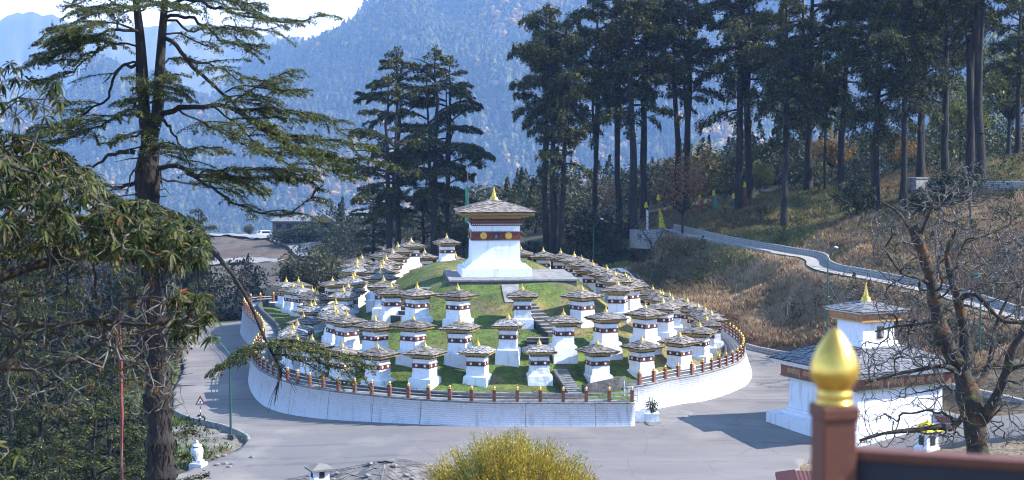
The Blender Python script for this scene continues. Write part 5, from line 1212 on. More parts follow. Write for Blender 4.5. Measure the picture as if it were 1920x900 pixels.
cone = lambda u: (1 - u) ** 0.6 * 0.95 + 0.16
flat = lambda u: (0.50 + 0.55 * math.sin(math.pi * min(1, u * 0.8 + 0.18))) * (1 if u < 0.93 else 0.75)
tall = lambda u: (0.62 + 0.42 * math.sin(math.pi * min(1, u * 0.85 + 0.1))) * (1 - u ** 5) + 0.12
CV = {
 'sparse': conifer(1, 22, 0.38, 5.0, tall, 0.56, 36, bare=0.10, forks=2, tuft=0.10),
 'sparse2': conifer(2, 22, 0.28, 4.6, tall, 0.54, 36, bare=0.10, rtrunk=0.38, forks=2, tuft=0.10),
 'tall': conifer(3, 28, 0.52, 5.0, flat, 0.46, 32, rtrunk=0.56, forks=2, tuft=0.22),
 'tall2': conifer(4, 28, 0.46, 5.4, flat, 0.48, 32, rtrunk=0.54, bare=0.08, forks=3, tuft=0.22),
 'tall3': conifer(9, 28, 0.42, 4.6, tall, 0.46, 32, rtrunk=0.50, bare=0.05, tuft=0.20),
 'dense': conifer(5, 28, 0.30, 5.6, tall, 0.40, 28, rtrunk=0.54, forks=2, tuft=0.26),
 'dense2': conifer(6, 28, 0.36, 5.2, flat, 0.44, 28, rtrunk=0.50, forks=2, tuft=0.26),
 'small': conifer(7, 9, 0.12, 2.6, cone, 0.26, 60, lsz=0.22, rtrunk=0.17),
 'small2': conifer(8, 9, 0.18, 2.9, flat, 0.30, 60, lsz=0.22, rtrunk=0.16),
}
CVH = {'sparse': 22, 'sparse2': 22, 'small': 9, 'small2': 9}
trr = random.Random(11)
def put_tree(px, D, H, v, label, group=None, name='hemlock_tree', zoff=-0.15, wide=1.0, py=None):
    x = (px - 960) / FPX * D
    z = gnd1(x, D) + zoff
    o = tag(empty(name, (x, D, z), trr.uniform(0, 6.28)), label, 'tree', group); s = H / CVH.get(v, 28); o.scale = (s * wide, s * wide, s)
    link('trunk', CV[v][0], o); link('crown', CV[v][1], o); return o
TREES = [
 (731, 166, 24.5, 'sparse', 'open crowned dark hemlock at the left of the group behind the highest left chortens', 0.85),
 (748, 171, 25.5, 'sparse2', 'dark hemlock close behind the leftmost trunk of the group left of the great chorten', 0.8),
 (812, 168, 26.2, 'sparse', 'forked dark hemlock just behind the lone chorten left of the great chorten', 0.8),
 (840, 173, 23.4, 'sparse2', 'shorter dark hemlock beside the green prayer flag', 0.85),
 (700, 176, 9.5, 'sparse2', 'low spreading hemlock below the open crowned trees at the far left of the group', 1.3),
 (786, 180, 10, 'small2', 'short bushy hemlock filling the gap between tall trunks behind the mound', 1.1),
 (1024, 171, 29, 'tall', 'tall hemlock, left trunk of the three standing right of the great chorten', 0.66),
 (1037, 167, 30, 'tall2', 'tall hemlock, middle trunk of the three right of the great chorten', 0.68),
 (1052, 165, 28.5, 'tall3', 'tall hemlock, right trunk of the three right of the great chorten', 0.72),
 (1115, 178, 28, 'tall2', 'hemlock with a slim straight trunk rising behind the pale headed lamp post', 0.66),
 (1161, 174, 29, 'tall', 'tall hemlock, left of three close trunks behind the stone parapet', 0.66),
 (1187, 168, 32, 'tall3', 'tallest hemlock with thick trunk directly behind the stone parapet', 0.85),
 (1208, 173, 30, 'tall2', 'tall hemlock just right of the thick trunk at the parapet', 0.68),
 (1271, 176, 28, 'tall', 'hemlock standing behind the small rust coloured bare tree', 0.75),
 (1286, 172, 27, 'tall2', 'crooked hemlock leaning beside the rust coloured bare tree', 0.72),
 (1388, 168, 30, 'dense2', 'broad hemlock, left of the twin trunks on the grassy crest', 0.85),
 (1406, 172, 30, 'tall', 'hemlock, right of the twin trunks on the grassy crest', 0.8),
 (1473, 158, 25, 'dense2', 'full hemlock standing alone in front on the grassy slope', 0.82),
 (1515, 173, 31, 'dense', 'thick hemlock behind the lone slope tree, dark down to its lower limbs', 0.78),
 (1576, 170, 28, 'tall3', 'hemlock with paired stems right of the thin sunlit trunk', 0.8),
 (1547, 171, 15, 'tall', 'thin young hemlock with sunlit yellowish trunk on the crest', .6),
 (1640, 151, 26.5, 'dense', 'big dense hemlock standing before the square stone block', 0.85),
 (1692, 149, 27, 'dense2', 'dense hemlock rising beside the square stone block', 0.7),
 (1725, 166, 30, 'dense', 'dark hemlock behind the square stone block', 0.75),
 (1773, 160, 30, 'dense2', 'dark hemlock behind the long upper wall', 0.72),
 (1819, 153, 33, 'tall2', 'tall hemlock with bare trunk, left of the pair by the upper wall', 0.72),
 (1837, 150, 33, 'tall', 'tall hemlock with bare trunk, right of the pair by the upper wall', 0.75),
 (1905, 176, 23, 'dense2', 'hemlock at the right end of the upper wall', 0.85),
 (12, 88, 13, 'dense2', 'dark trunked hemlock at the extreme left edge of the wood', .6),
 (118, 98, 14, 'tall3', 'dark hemlock with bare trunk in the dim wood at the left', .6),
 (60, 72, 8.0, 'small2', 'green young hemlock below the rhododendron, near the left edge', 1.0),
 (196, 80, 8.5, 'small', 'young hemlock just left of the red prayer flag pole', .9),
 (262, 62, 5.8, 'small2', 'young hemlock right of the red prayer flag pole, before the big trunk', 1.1),
 (92, 56, 5.0, 'small', 'low bright green hemlock at the bottom left corner', 1.1),
 (165, 66, 6.4, 'small2', 'spreading young hemlock at the bottom, between flag pole and left edge', 1.2),
 (372, 163, 13, 'dense2', 'dark bushy hemlock where the road bends out of sight', .75),
 (345, 168, 12, 'dense', 'dark hemlock left of the road bend behind the rhododendron', .8),
 (240, 130, 11, 'dense2', 'dark hemlock deep in the wood left of the road', .9),
 (30, 125, 13, 'dense', 'dark hemlock deep in the wood at the far left', .9),
]
for px, D, H, v, lab, wd in TREES: put_tree(px, D, H, v, lab, 'tall hemlocks' if H > 12 else None, wide=wd)

# ---- broadleaf shrubs and trees
def leaf_ball(rng, n, rad, lobes, lsz, zs=0.8, asp=0.5):
    cs = rand_dirs(rng, lobes) * rng.uniform(0.35, 0.8, (lobes, 1)) * np.array([rad, rad, rad * zs]); rr_ = rng.uniform(0.28, 0.55, lobes) * rad
    k = rng.integers(0, lobes, n); C = cs[k] + rand_dirs(rng, n) * (rr_[k] * rng.uniform(0.45, 1.0, n) ** 0.5)[:, None]
    U = rand_dirs(rng, n) + np.array([0, 0, -0.2]); U = nrmz(U); W = perp(U, rng); return C, U, W, lsz * rng.uniform(.6, 1.4, n), lsz * asp * rng.uniform(.6, 1.3, n), cs
def shrub(seed, rad, H, n, lsz, cols, wts, trunk_r=0.12, lobes=11, asp=0.5, zs=0.8):
    rng = np.random.default_rng(seed); C, U, W, l, w_, cs = leaf_ball(rng, n, rad, lobes, lsz, zs, asp); zc = H - rad * zs
    C[:, 2] += zc; cs = cs.copy(); cs[:, 2] += zc; keep = C[:, 2] > 0.02; V, F = kites(C[keep], U[keep], W[keep], l[keep], w_[keep])
    crown = np_mesh('crown', V, F, M['leaf'], col=np.repeat(pal(rng, int(keep.sum()), cols, wts), 4, 0))
    P0 = []; P1 = []; r0 = []; r1 = []
    fork = np.array([0, 0, max(0.25, zc * 0.45)]); P0.append([0, 0, -.4]); P1.append(fork); r0.append(trunk_r); r1.append(trunk_r * .7)
    for c in cs:
        m_ = fork + (c - fork) * 0.5 + rng.normal(0, 0.08 * rad, 3); P0 += [fork, m_]; P1 += [m_, c]; r0 += [trunk_r * .6, trunk_r * .35]; r1 += [trunk_r * .35, trunk_r * .12]
    V, F = tubes(P0, P1, r0, r1, 5); return np_mesh('trunk', V, F, M['bark'], smooth=True), crown
DKG = [(0.018, 0.028, 0.011), (0.034, 0.042, 0.015), (0.065, 0.070, 0.022), (0.025, 0.034, 0.02)]
BR = {
 'olive': shrub(21, 3.7, 7.0, 6500, 0.34, [(0.05, 0.055, 0.028), (0.085, 0.085, 0.035), (0.12, 0.105, 0.045), (0.035, 0.04, 0.024)], [3, 3, 1, 2], 0.2, 16),
 'dark': shrub(22, 1.7, 3.2, 2600, 0.26, DKG, [3, 3, 1, 2], 0.10),
 'yellow': shrub(23, 5, 12, 7000, 0.42, [(0.20, 0.20, 0.035), (0.13, 0.15, 0.03), (0.28, 0.24, 0.05), (0.07, 0.09, 0.025)], [3, 3, 1, 2], 0.25, 18),
 'rust': shrub(24, 2.6, 5.4, 1500, 0.22, [(0.20, 0.085, 0.035), (0.13, 0.07, 0.035), (0.22, 0.14, 0.05)], [3, 2, 1], 0.11, 14),
 'orange': shrub(25, 3, 7, 2600, 0.34, [(0.30, 0.14, 0.03), (0.24, 0.17, 0.04), (0.14, 0.10, 0.03)], [2, 2, 2], 0.16, 12),
}
BRH = {'olive': 7.0, 'dark': 3.2, 'yellow': 12, 'rust': 5.4, 'orange': 7}
def put_br(px, D, H, v, label, name='broadleaf_tree', cat='tree', wide=1.0, group=None, base=None):
    x = (px - 960) / FPX * D; z = gnd1(x, D) - 0.1 if base is None else base; s = H / BRH[v]
    o = tag(empty(name, (x, D, z), trr.uniform(0, 6.28)), label, cat, group); o.scale = (s * wide, s * wide, s); link('trunk', BR[v][0], o); link('crown', BR[v][1], o)
    return o
put_br(578, 160, 7.6, 'olive', 'round olive green tree standing behind the outer left chortens', wide=1.0)
put_br(545, 156, 3.4, 'dark', 'dark bush at the foot of the round olive tree', 'shrub', 'shrub', 1.5)
put_br(645, 160, 4.0, 'dark', 'dark bush right of the round olive tree', 'shrub', 'shrub', 1.3)
put_br(1607, 149, 4.2, 'dark', 'round dark green bush on the slope below the stone block', 'shrub', 'shrub', 0.95)
put_br(1120, 168, 5.2, 'dark', 'big dark bush behind the pale headed lamp post', 'shrub', 'shrub', 1.3)
put_br(1072, 165, 3.6, 'dark', 'dark bush behind the highest right chortens, left of the lamp post', 'shrub', 'shrub', 1.3)
put_br(1150, 163, 3.2, 'dark', 'dark bush just below the stone parapet', 'shrub', 'shrub', 1.4)
put_br(1000, 168, 3.6, 'dark', 'dark bush close behind the great chorten on its right', 'shrub', 'shrub', 1.3)
put_br(870, 172, 4.5, 'olive', 'olive bush behind the great chorten on its left', 'shrub', 'shrub', 1.1)
put_br(1280, 161, 8.5, 'rust', 'small rust coloured nearly bare tree at the top of the hillside path', wide=.85)
put_br(1890, 184, 15, 'yellow', 'yellow green sunlit tree behind the upper wall at the right edge', wide=1.0)
put_br(1800, 195, 11, 'yellow', 'yellow green tree glowing between the dark trunks above the upper wall', wide=1.0)
put_br(1505, 205, 20, 'yellow', 'pale green sunlit crown seen through the dark grove', wide=.7)
put_br(1560, 182, 6, 'orange', 'orange leaved small tree under the grove by the thin trunk', wide=1.0)
put_br(1690, 172, 5, 'orange', 'amber leaved bush beneath the dense hemlock by the stone block', 'shrub', 'shrub', 1.0)
put_br(1425, 178, 4, 'yellow', 'yellow green bush between the trunks on the crest', 'shrub', 'shrub', 1.2)
put_br(1790, 146, 3.4, 'dark', 'dark bush before the long upper wall', 'shrub', 'shrub', 1.5)
put_br(1735, 144, 2.6, 'dark', 'dark bush right of the square stone block', 'shrub', 'shrub', 1.3)
put_br(465, 322, 2.6, 'olive', 'small bush beside the far ridge road near the parked car', 'shrub', 'shrub', 1.0)
put_br(575, 289, 4.4, 'dark', 'blue shaded bush before the long ridge building', 'shrub', 'shrub', 1.9)
put_br(640, 283, 4.6, 'dark', 'blue shaded bush before the gabled house', 'shrub', 'shrub', 1.9)
put_br(535, 292, 3.6, 'dark', 'bush at the end of the long ridge building beside the car', 'shrub', 'shrub', 1.6)

# ---- far wood: one mass
def wood(name, label, pts, nk, rad, hgt, lsz, cols, wts, seed, kind='stuff'):
    rng = np.random.default_rng(seed); P = np.array(pts); n = len(P)
    s = rng.uniform(0.6, 1.25, n); conic = rng.uniform(size=n) < 0.35
    k = np.repeat(np.arange(n), nk); d = rand_dirs(rng, n * nk); q = rng.uniform(0.5, 1.0, n * nk) ** 0.5
    u = rng.uniform(0, 1, n * nk)
    rr_ = (rad * s)[k]; hh = (hgt * s)[k]; cn_ = conic[k]
    bx = np.where(cn_, d[:, 0] * rr_ * (1 - u) * 0.75, d[:, 0] * rr_ * q); by = np.where(cn_, d[:, 1] * rr_ * (1 - u) * 0.75, d[:, 1] * rr_ * q); bz = np.where(cn_, hh * (0.15 + 1.15 * u), hh * 0.55 + d[:, 2] * hh * 0.45 * q)
    lump = (vnoise(bx * 1.3 / rad + k * 7.1, bz * 1.3 / rad + by / rad, seed) - 0.5) * 0.5
    C = P[k] + np.stack([bx * (1 + lump), by * (1 + lump), bz], 1); U = nrmz(rand_dirs(rng, n * nk) + np.where(cn_[:, None], np.array([0, 0, -0.5]), 0)); W = perp(U, rng)
    V, F = kites(C, U, W, lsz * s[k] * rng.uniform(.6, 1.3, n * nk), lsz * 0.6 * s[k] * rng.uniform(.6, 1.2, n * nk))
    tc_ = np.array(cols)[rng.choice(len(cols), n, p=np.array(wts) / sum(wts))] if not callable(wts) else wts(P, rng)
    tc_ = np.where(conic[:, None] & (tc_[:, :1] > 0.08), np.array(cols)[0], tc_)
    col = tc_[k] * (1 + rng.uniform(-.3, .3, (n * nk, 1)))
    o = link(name, np_mesh(name, V, F, M['leaf'], col=np.repeat(col, 4, 0))); return tag(o, label, 'forest', None, kind)
rng = np.random.default_rng(404)
# mountain side
PXm, Dm, rxm, Zm, Drm = MTN
pts = []
tgt = 34000; pxr = rng.uniform(-120, 2040, tgt * 2); 
iD = rng.uniform(0, 1, tgt * 2)
zint_pts = []
col_i = np.interp(pxr, pxs, np.arange(len(pxs))); DrI = np.interp(pxr, pxs, Dr[0]); Dq = 930 * MS + (DrI + 12 * MS - 930 * MS) * iD; keep = rng.uniform(size=len(Dq)) < (Dq / 1500 / MS); pxr = pxr[keep]; Dq = Dq[keep]; col_i = col_i[keep]
row_i = np.interp(Dq, Ds, np.arange(len(Ds))); r0 = np.floor(row_i).astype(int); c0 = np.floor(col_i).astype(int); fr = row_i - r0; fc = col_i - c0
zq = (ZZ[r0, c0] * (1 - fc) + ZZ[r0, c0 + 1] * fc) * (1 - fr) + (ZZ[r0 + 1, c0] * (1 - fc) + ZZ[r0 + 1, c0 + 1] * fc) * fr
Pm = np.stack([(pxr - 960) / FPX * Dq, Dq, zq - 0.8], 1)
MC_ = [(0.022, 0.032, 0.014), (0.042, 0.054, 0.018), (0.085, 0.092, 0.028), (0.30, 0.165, 0.035), (0.22, 0.10, 0.03), (0.30, 0.22, 0.05)]
def mtn_col(P, r):
    n = len(P); a = fbm(P[:, 0] * 0.010 / MS, P[:, 1] * 0.012 / MS, 4, 61); b2 = fbm(P[:, 0] * 0.03 / MS, P[:, 1] * 0.03 / MS, 3, 63); p = np.clip((a - 0.47) * 4.0 + (b2 - 0.5) * 1.2, 0.02, 0.75); au = r.uniform(size=n) < p
    g = np.array(MC_[:3])[r.choice(3, n, p=[.4, .38, .22])]; t_ = np.array(MC_[3:])[r.choice(3, n, p=[.42, .25, .33])]; return np.where(au[:, None], t_, g)
def crowns(name, label, P, rad, hgt, colf, seed):
    r = np.random.default_rng(seed); protos = []
    for v in range(8):
        bm = bmesh.new(); bmesh.ops.create_icosphere(bm, subdivisions=1, radius=1.0); vv = np.array([x.co[:] for x in bm.verts]); ff = np.array([[x.index for x in f.verts] for f in bm.faces]); bm.free()
        vv = vv * (1 + r.uniform(-.30, .22, (len(vv), 1)))
        if v < 4: vv[:, 2] = vv[:, 2] * 1.5 + 0.6; k = np.clip((vv[:, 2] + 0.6) / 2.7, 0, 1); vv[:, :2] *= (1.05 - 0.85 * k)[:, None]
        else: vv[:, 2] *= 0.85
        protos.append((vv, ff))
    n = len(P); col = colf(P, r); warm = col[:, 0] > col[:, 1] * 1.1; v = np.where(warm, r.integers(4, 8, n), r.integers(0, 7, n)); s_ = r.uniform(.6, 1.35, n); a = r.uniform(0, 6.28, n); Vs = []; Fs = []; Cs = []; b = 0
    for k in range(8):
        i = np.where(v == k)[0]; vv, ff = protos[k]; m = len(i)
        if not m: continue
        ca = np.cos(a[i])[:, None]; sa = np.sin(a[i])[:, None]; X_ = vv[None, :, 0] * ca - vv[None, :, 1] * sa; Y_ = vv[None, :, 0] * sa + vv[None, :, 1] * ca
        q = np.stack([X_ * rad * s_[i][:, None], Y_ * rad * s_[i][:, None], vv[None, :, 2] * rad * s_[i][:, None] + hgt * .5 * s_[i][:, None]], 2) + P[i][:, None]
        Vs.append(q.reshape(-1, 3)); Fs.append((ff[None] + (np.arange(m) * len(vv))[:, None, None]).reshape(-1, 3) + b); Cs.append(np.repeat(col[i], len(vv), 0) * r.uniform(.75, 1.25, (m * len(vv), 1))); b += m * len(vv)
    # leafy tufts lying on every crown, so that outlines break up
    nk = 26; k = np.repeat(np.arange(n), nk); d = rand_dirs(r, n * nk); d[:, 2] = np.abs(d[:, 2]) * 1.1 - 0.25; con = (v < 4)[k]; tz_ = r.uniform(0, 1, n * nk)
    R_ = rad * s_[k]; C = np.where(con[:, None], np.stack([d[:, 0] * R_ * (1.05 - .95 * tz_), d[:, 1] * R_ * (1.05 - .95 * tz_), R_ * (-.5 + 2.7 * tz_)], 1), d * R_[:, None] * r.uniform(.8, 1.15, (n * nk, 1))); C[:, 2] += hgt * .5 * s_[k]; C += P[k]
    nrm_ = nrmz(d + r.normal(0, .35, d.shape)); U = nrmz(np.cross(nrm_, r.normal(size=d.shape))); W = np.cross(nrm_, U)
    Vk, Fk = kites(C, U, W, R_ * r.uniform(.5, .95, n * nk), R_ * r.uniform(.35, .6, n * nk)); ck = np.repeat(col[k] * r.uniform(.6, 1.35, (n * nk, 1)), 4, 0)
    fo_ = tag(link(name, np_mesh(name, np.concatenate(Vs), np.concatenate(Fs), M['leaf'], col=np.concatenate(Cs), smooth=True)), label, 'forest', None, 'stuff')
    tag(link('foliage', np_mesh('foliage', Vk, Fk, M['leaf'], col=ck), fo_), kind='stuff'); return fo_
crowns('mountain_forest', 'blue hazed autumn forest covering the mountain side', Pm, 3.5 * MS, 7.0 * MS, mtn_col, 71)
# wooded gully behind the mound
pts = []
while len(pts) < 900:
    px = rng.uniform(620, 1560); D = rng.uniform(186, 420); x = (px - 960) / FPX * D
    if px < 800 and D < 230: continue
    pts.append((x, D, 0))
pts = np.array(pts); pts[:, 2] = ground(pts[:, 0], pts[:, 1]) - 0.5
wood('gully_wood', 'dusky wood of mixed trees filling the gully behind the mound', pts, 280, 2.7, 6.0, 0.52, [(0.018, 0.027, 0.013), (0.032, 0.040, 0.016), (0.055, 0.063, 0.022), (0.10, 0.06, 0.04), (0.07, 0.05, 0.042)], [3, 3, 2, 1, 1], 72)
pts = []
while len(pts) < 620:
    px = rng.uniform(-140, 480); D = rng.uniform(112, 330); x = (px - 960) / FPX * D
    if px > 330 and (D < 176 or 205 < D < 300 or D > 300): continue
    if x > -27 and D < 168: continue
    pts.append((x, D, 0))
pts = np.array(pts); pts[:, 2] = ground(pts[:, 0], pts[:, 1]) - 0.4
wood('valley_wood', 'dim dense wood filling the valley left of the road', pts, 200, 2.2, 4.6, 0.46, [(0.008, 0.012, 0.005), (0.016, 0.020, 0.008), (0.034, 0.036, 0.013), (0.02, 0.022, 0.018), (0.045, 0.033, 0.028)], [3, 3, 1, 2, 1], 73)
pts = []
while len(pts) < 260:
    px = rng.uniform(1250, 2040); D = rng.uniform(186, 260); x = (px - 960) / FPX * D; pts.append((x, D, 0))
pts = np.array(pts); pts[:, 2] = ground(pts[:, 0], pts[:, 1]) - 0.4
wood('ridge_wood', 'mixed understorey behind the tall hemlock grove', pts, 300, 2.6, 6.5, 0.45, [(0.026, 0.036, 0.013), (0.05, 0.06, 0.018), (0.12, 0.12, 0.03), (0.16, 0.09, 0.03)], [3, 3, 2, 1], 74)

# ---- undergrowth, grass
def scatter_grass(name, label, xs, ys, zs, cols, hgt, blades, seed, kind='stuff', lean=0.35, wd=0.05):
    rng = np.random.default_rng(seed); n = len(xs); k = np.repeat(np.arange(n), blades); B = np.stack([xs, ys, zs], 1)[k] + np.concatenate([rng.normal(0, 0.10, (n * blades, 2)), np.zeros((n * blades, 1))], 1)
    U = nrmz(np.concatenate([rng.normal(0, lean, (n * blades, 2)), np.ones((n * blades, 1))], 1)); l = hgt[k] * rng.uniform(.6, 1.3, n * blades); W = perp(U, rng)
    V, F = kites(B + U * l[:, None] * 0.42, U, W, l, wd * rng.uniform(.6, 1.4, n * blades) + 0.10 * l)
    col = cols[k] * (1 + rng.uniform(-.3, .3, (n * blades, 1))); return tag(link(name, np_mesh(name, V, F, M['grass'], col=np.repeat(col, 4, 0))), label, 'grass', None, kind)
rng = np.random.default_rng(88)
n = 90000; px = rng.uniform(1040, 2000, n); D = 96 + 84 * rng.uniform(0, 1, n); x = (px - 960) / FPX * D; y = D
_, _, d, _ = nearest_on(x, y, ROAD); d = np.where(x < 17.5, 9.0, d); ok = ~in_poly(x, y, ROAD) & ~in_mound(x, y) & (d > 0.9)
_, _, dp, _ = nearest_on(x, y, [(p[0], p[1]) for p in PLN], False); ok &= dp > 1.8
x = x[ok]; y = y[ok]; d = d[ok]; c = ground_col(x, y); nn = fbm(x * 0.4, y * 0.4, 3, 12)
hg = 0.16 + 0.40 * nn + 0.16 * rng.uniform(size=len(x)); keep = rng.uniform(size=len(x)) < (0.25 + 1.1 * nn); keep &= (d > 1.2) | (rng.uniform(size=len(x)) < 0.4)
x = x[keep]; y = y[keep]; c = c[keep] * 1.4; hg = hg[keep]
k = rng.uniform(size=len(x)); c = np.where((k < 0.10)[:, None], np.array([0.17, 0.075, 0.035]), c); c = np.where((k > 0.93)[:, None], np.array([0.24, 0.19, 0.11]), c)
scatter_grass('hillside_grass', 'dry brown grass and bracken covering the hillside', x, y, ground(x, y) - 0.03, c, hg, 4, 5, lean=0.5, wd=0.03)
# low bushes on the slope as ground cover
n = 1000; px = rng.uniform(1080, 2000, n); D = 100 + 75 * rng.uniform(0, 1, n); x = (px - 960) / FPX * D; y = D; _, _, d, _ = nearest_on(x, y, ROAD); _, _, dp, _ = nearest_on(x, y, [(p[0], p[1]) for p in PLN], False)
ok = ~in_poly(x, y, ROAD) & ~in_mound(x, y) & (d > 4) & (dp > 2.6) & ((fbm(x * .08, y * .08, 3, 14) > 0.47) | (px > 1640)); x = x[ok]; y = y[ok]
pts = np.stack([x, y, ground(x, y) - 0.15], 1)
wood('slope_scrub', 'low scrub and bracken growing over the hillside', pts, 70, 0.7, 1.0, 0.22, [(0.035, 0.048, 0.016), (0.06, 0.065, 0.022), (0.12, 0.075, 0.04), (0.10, 0.10, 0.03)], [4, 3, 1.2, 1], 75)
# left bank undergrowth
n = 2600; px = rng.uniform(-60, 470, n); D = 72 + 95 * rng.uniform(0, 1, n); x = (px - 960) / FPX * D; y = D; _, _, d, _ = nearest_on(x, y, ROAD); isl = np.hypot(x + 17.5, y - 93.5) < 6
ok = ~in_poly(x, y, ROAD) & (d > 1.5) & (x < -12) & ~(isl & (rng.uniform(size=n) < 0.93)); x = x[ok]; y = y[ok]; d = d[ok]
pts = np.stack([x, y, ground(x, y) - 0.2], 1); pts = pts[(rng.uniform(size=len(x)) < np.clip(d / 8, 0.08, 1))]
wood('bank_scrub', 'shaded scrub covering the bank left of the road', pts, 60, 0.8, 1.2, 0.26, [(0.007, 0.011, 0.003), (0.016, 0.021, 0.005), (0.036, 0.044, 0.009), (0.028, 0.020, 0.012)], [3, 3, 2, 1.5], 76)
n = 9000; px = rng.uniform(150, 480, n); D = 78 + 60 * rng.uniform(0, 1, n); x = (px - 960) / FPX * D; y = D; _, _, d, _ = nearest_on(x, y, ROAD); isl = np.hypot(x + 17.5, y - 93.5) < 5.5
ok = ~in_poly(x, y, ROAD) & (d > 0.35) & (d < 9) & (x < -12) & (~isl | (rng.uniform(size=n) < 0.12)); x = x[ok]; y = y[ok]
scatter_grass('bank_grass', 'green grass along the left road verge', x, y, ground(x, y) - 0.02, np.array([[0.075, 0.11, 0.025]]) * rng.uniform(.6, 1.4, (len(x), 1)), np.full(len(x), 0.28), 3, 6)
# lawn
n = 60000; x = rng.uniform(-24, 19, n); y = rng.uniform(92, 158, n); ok = in_poly(x, y, INNER) & ~((np.abs(x - PL.x) < 5) & (np.abs(y - PL.y) < 4.7)); x = x[ok]; y = y[ok]
keep = fbm(x * 0.7, y * 0.7, 3, 17) > 0.42; x = x[keep]; y = y[keep]
scatter_grass('lawn_grass', 'short grass of the mound lawn', x, y, mound(x, y) - 0.03, lawn_col(x, y) * 1.1, np.full(len(x), 0.11), 3, 7, lean=0.6, wd=0.02)
# ------------------------------------------------------------------ big hemlock on the left
HB_D = 45.0
def hp(pts, D=HB_D):
    """pixel polyline with depth offsets -> world path"""
    return np.array([tuple(at(p[0], p[1], D + (p[2] if len(p) > 2 else 0))) for p in pts])
def resample(P, n):
    P = np.array(smooth_line([tuple(p) for p in P], 0.2)); s = np.concatenate([[0], np.cumsum(np.linalg.norm(np.diff(P, axis=0), axis=1))]); t = np.linspace(0, s[-1], n)
    return np.stack([np.interp(t, s, P[:, k]) for k in range(3)], 1)
hrng = np.random.default_rng(77)
bark = []; leaf = []; moss = []
trunk = resample(hp([(303, 980), (302, 890), (298, 760), (296, 680), (292, 600), (286, 500), (279, 400), (276, 330), (279, 285), (281, 250)]), 34)
tr = np.interp(np.linspace(0, 1, 34), [0, 0.15, 0.4, 0.7, 0.88, 1], [0.54, 0.42, 0.36, 0.30, 0.34, 0.25]) * (1 + hrng.normal(0, 0.09, 34))
bark.append(poly_tube(trunk, tr, 14))
leadL = resample(hp([(280, 262), (271, 230), (268, 130), (263, 60), (256, 0), (250, -70)]), 16); bark.append(poly_tube(leadL, np.linspace(.20, .06, 16), 9))
leadM = resample(hp([(281, 255, .2), (262, 170, .3), (260, 110, .3), (256, 40, .4), (246, -40, .4)]), 14); bark.append(poly_tube(leadM, np.linspace(.13, .04, 14), 8))
leadR = resample(hp([(281, 258), (294, 225), (300, 120), (305, 50), (309, 0), (313, -90)]), 16); bark.append(poly_tube(leadR, np.linspace(.20, .07, 16), 9))
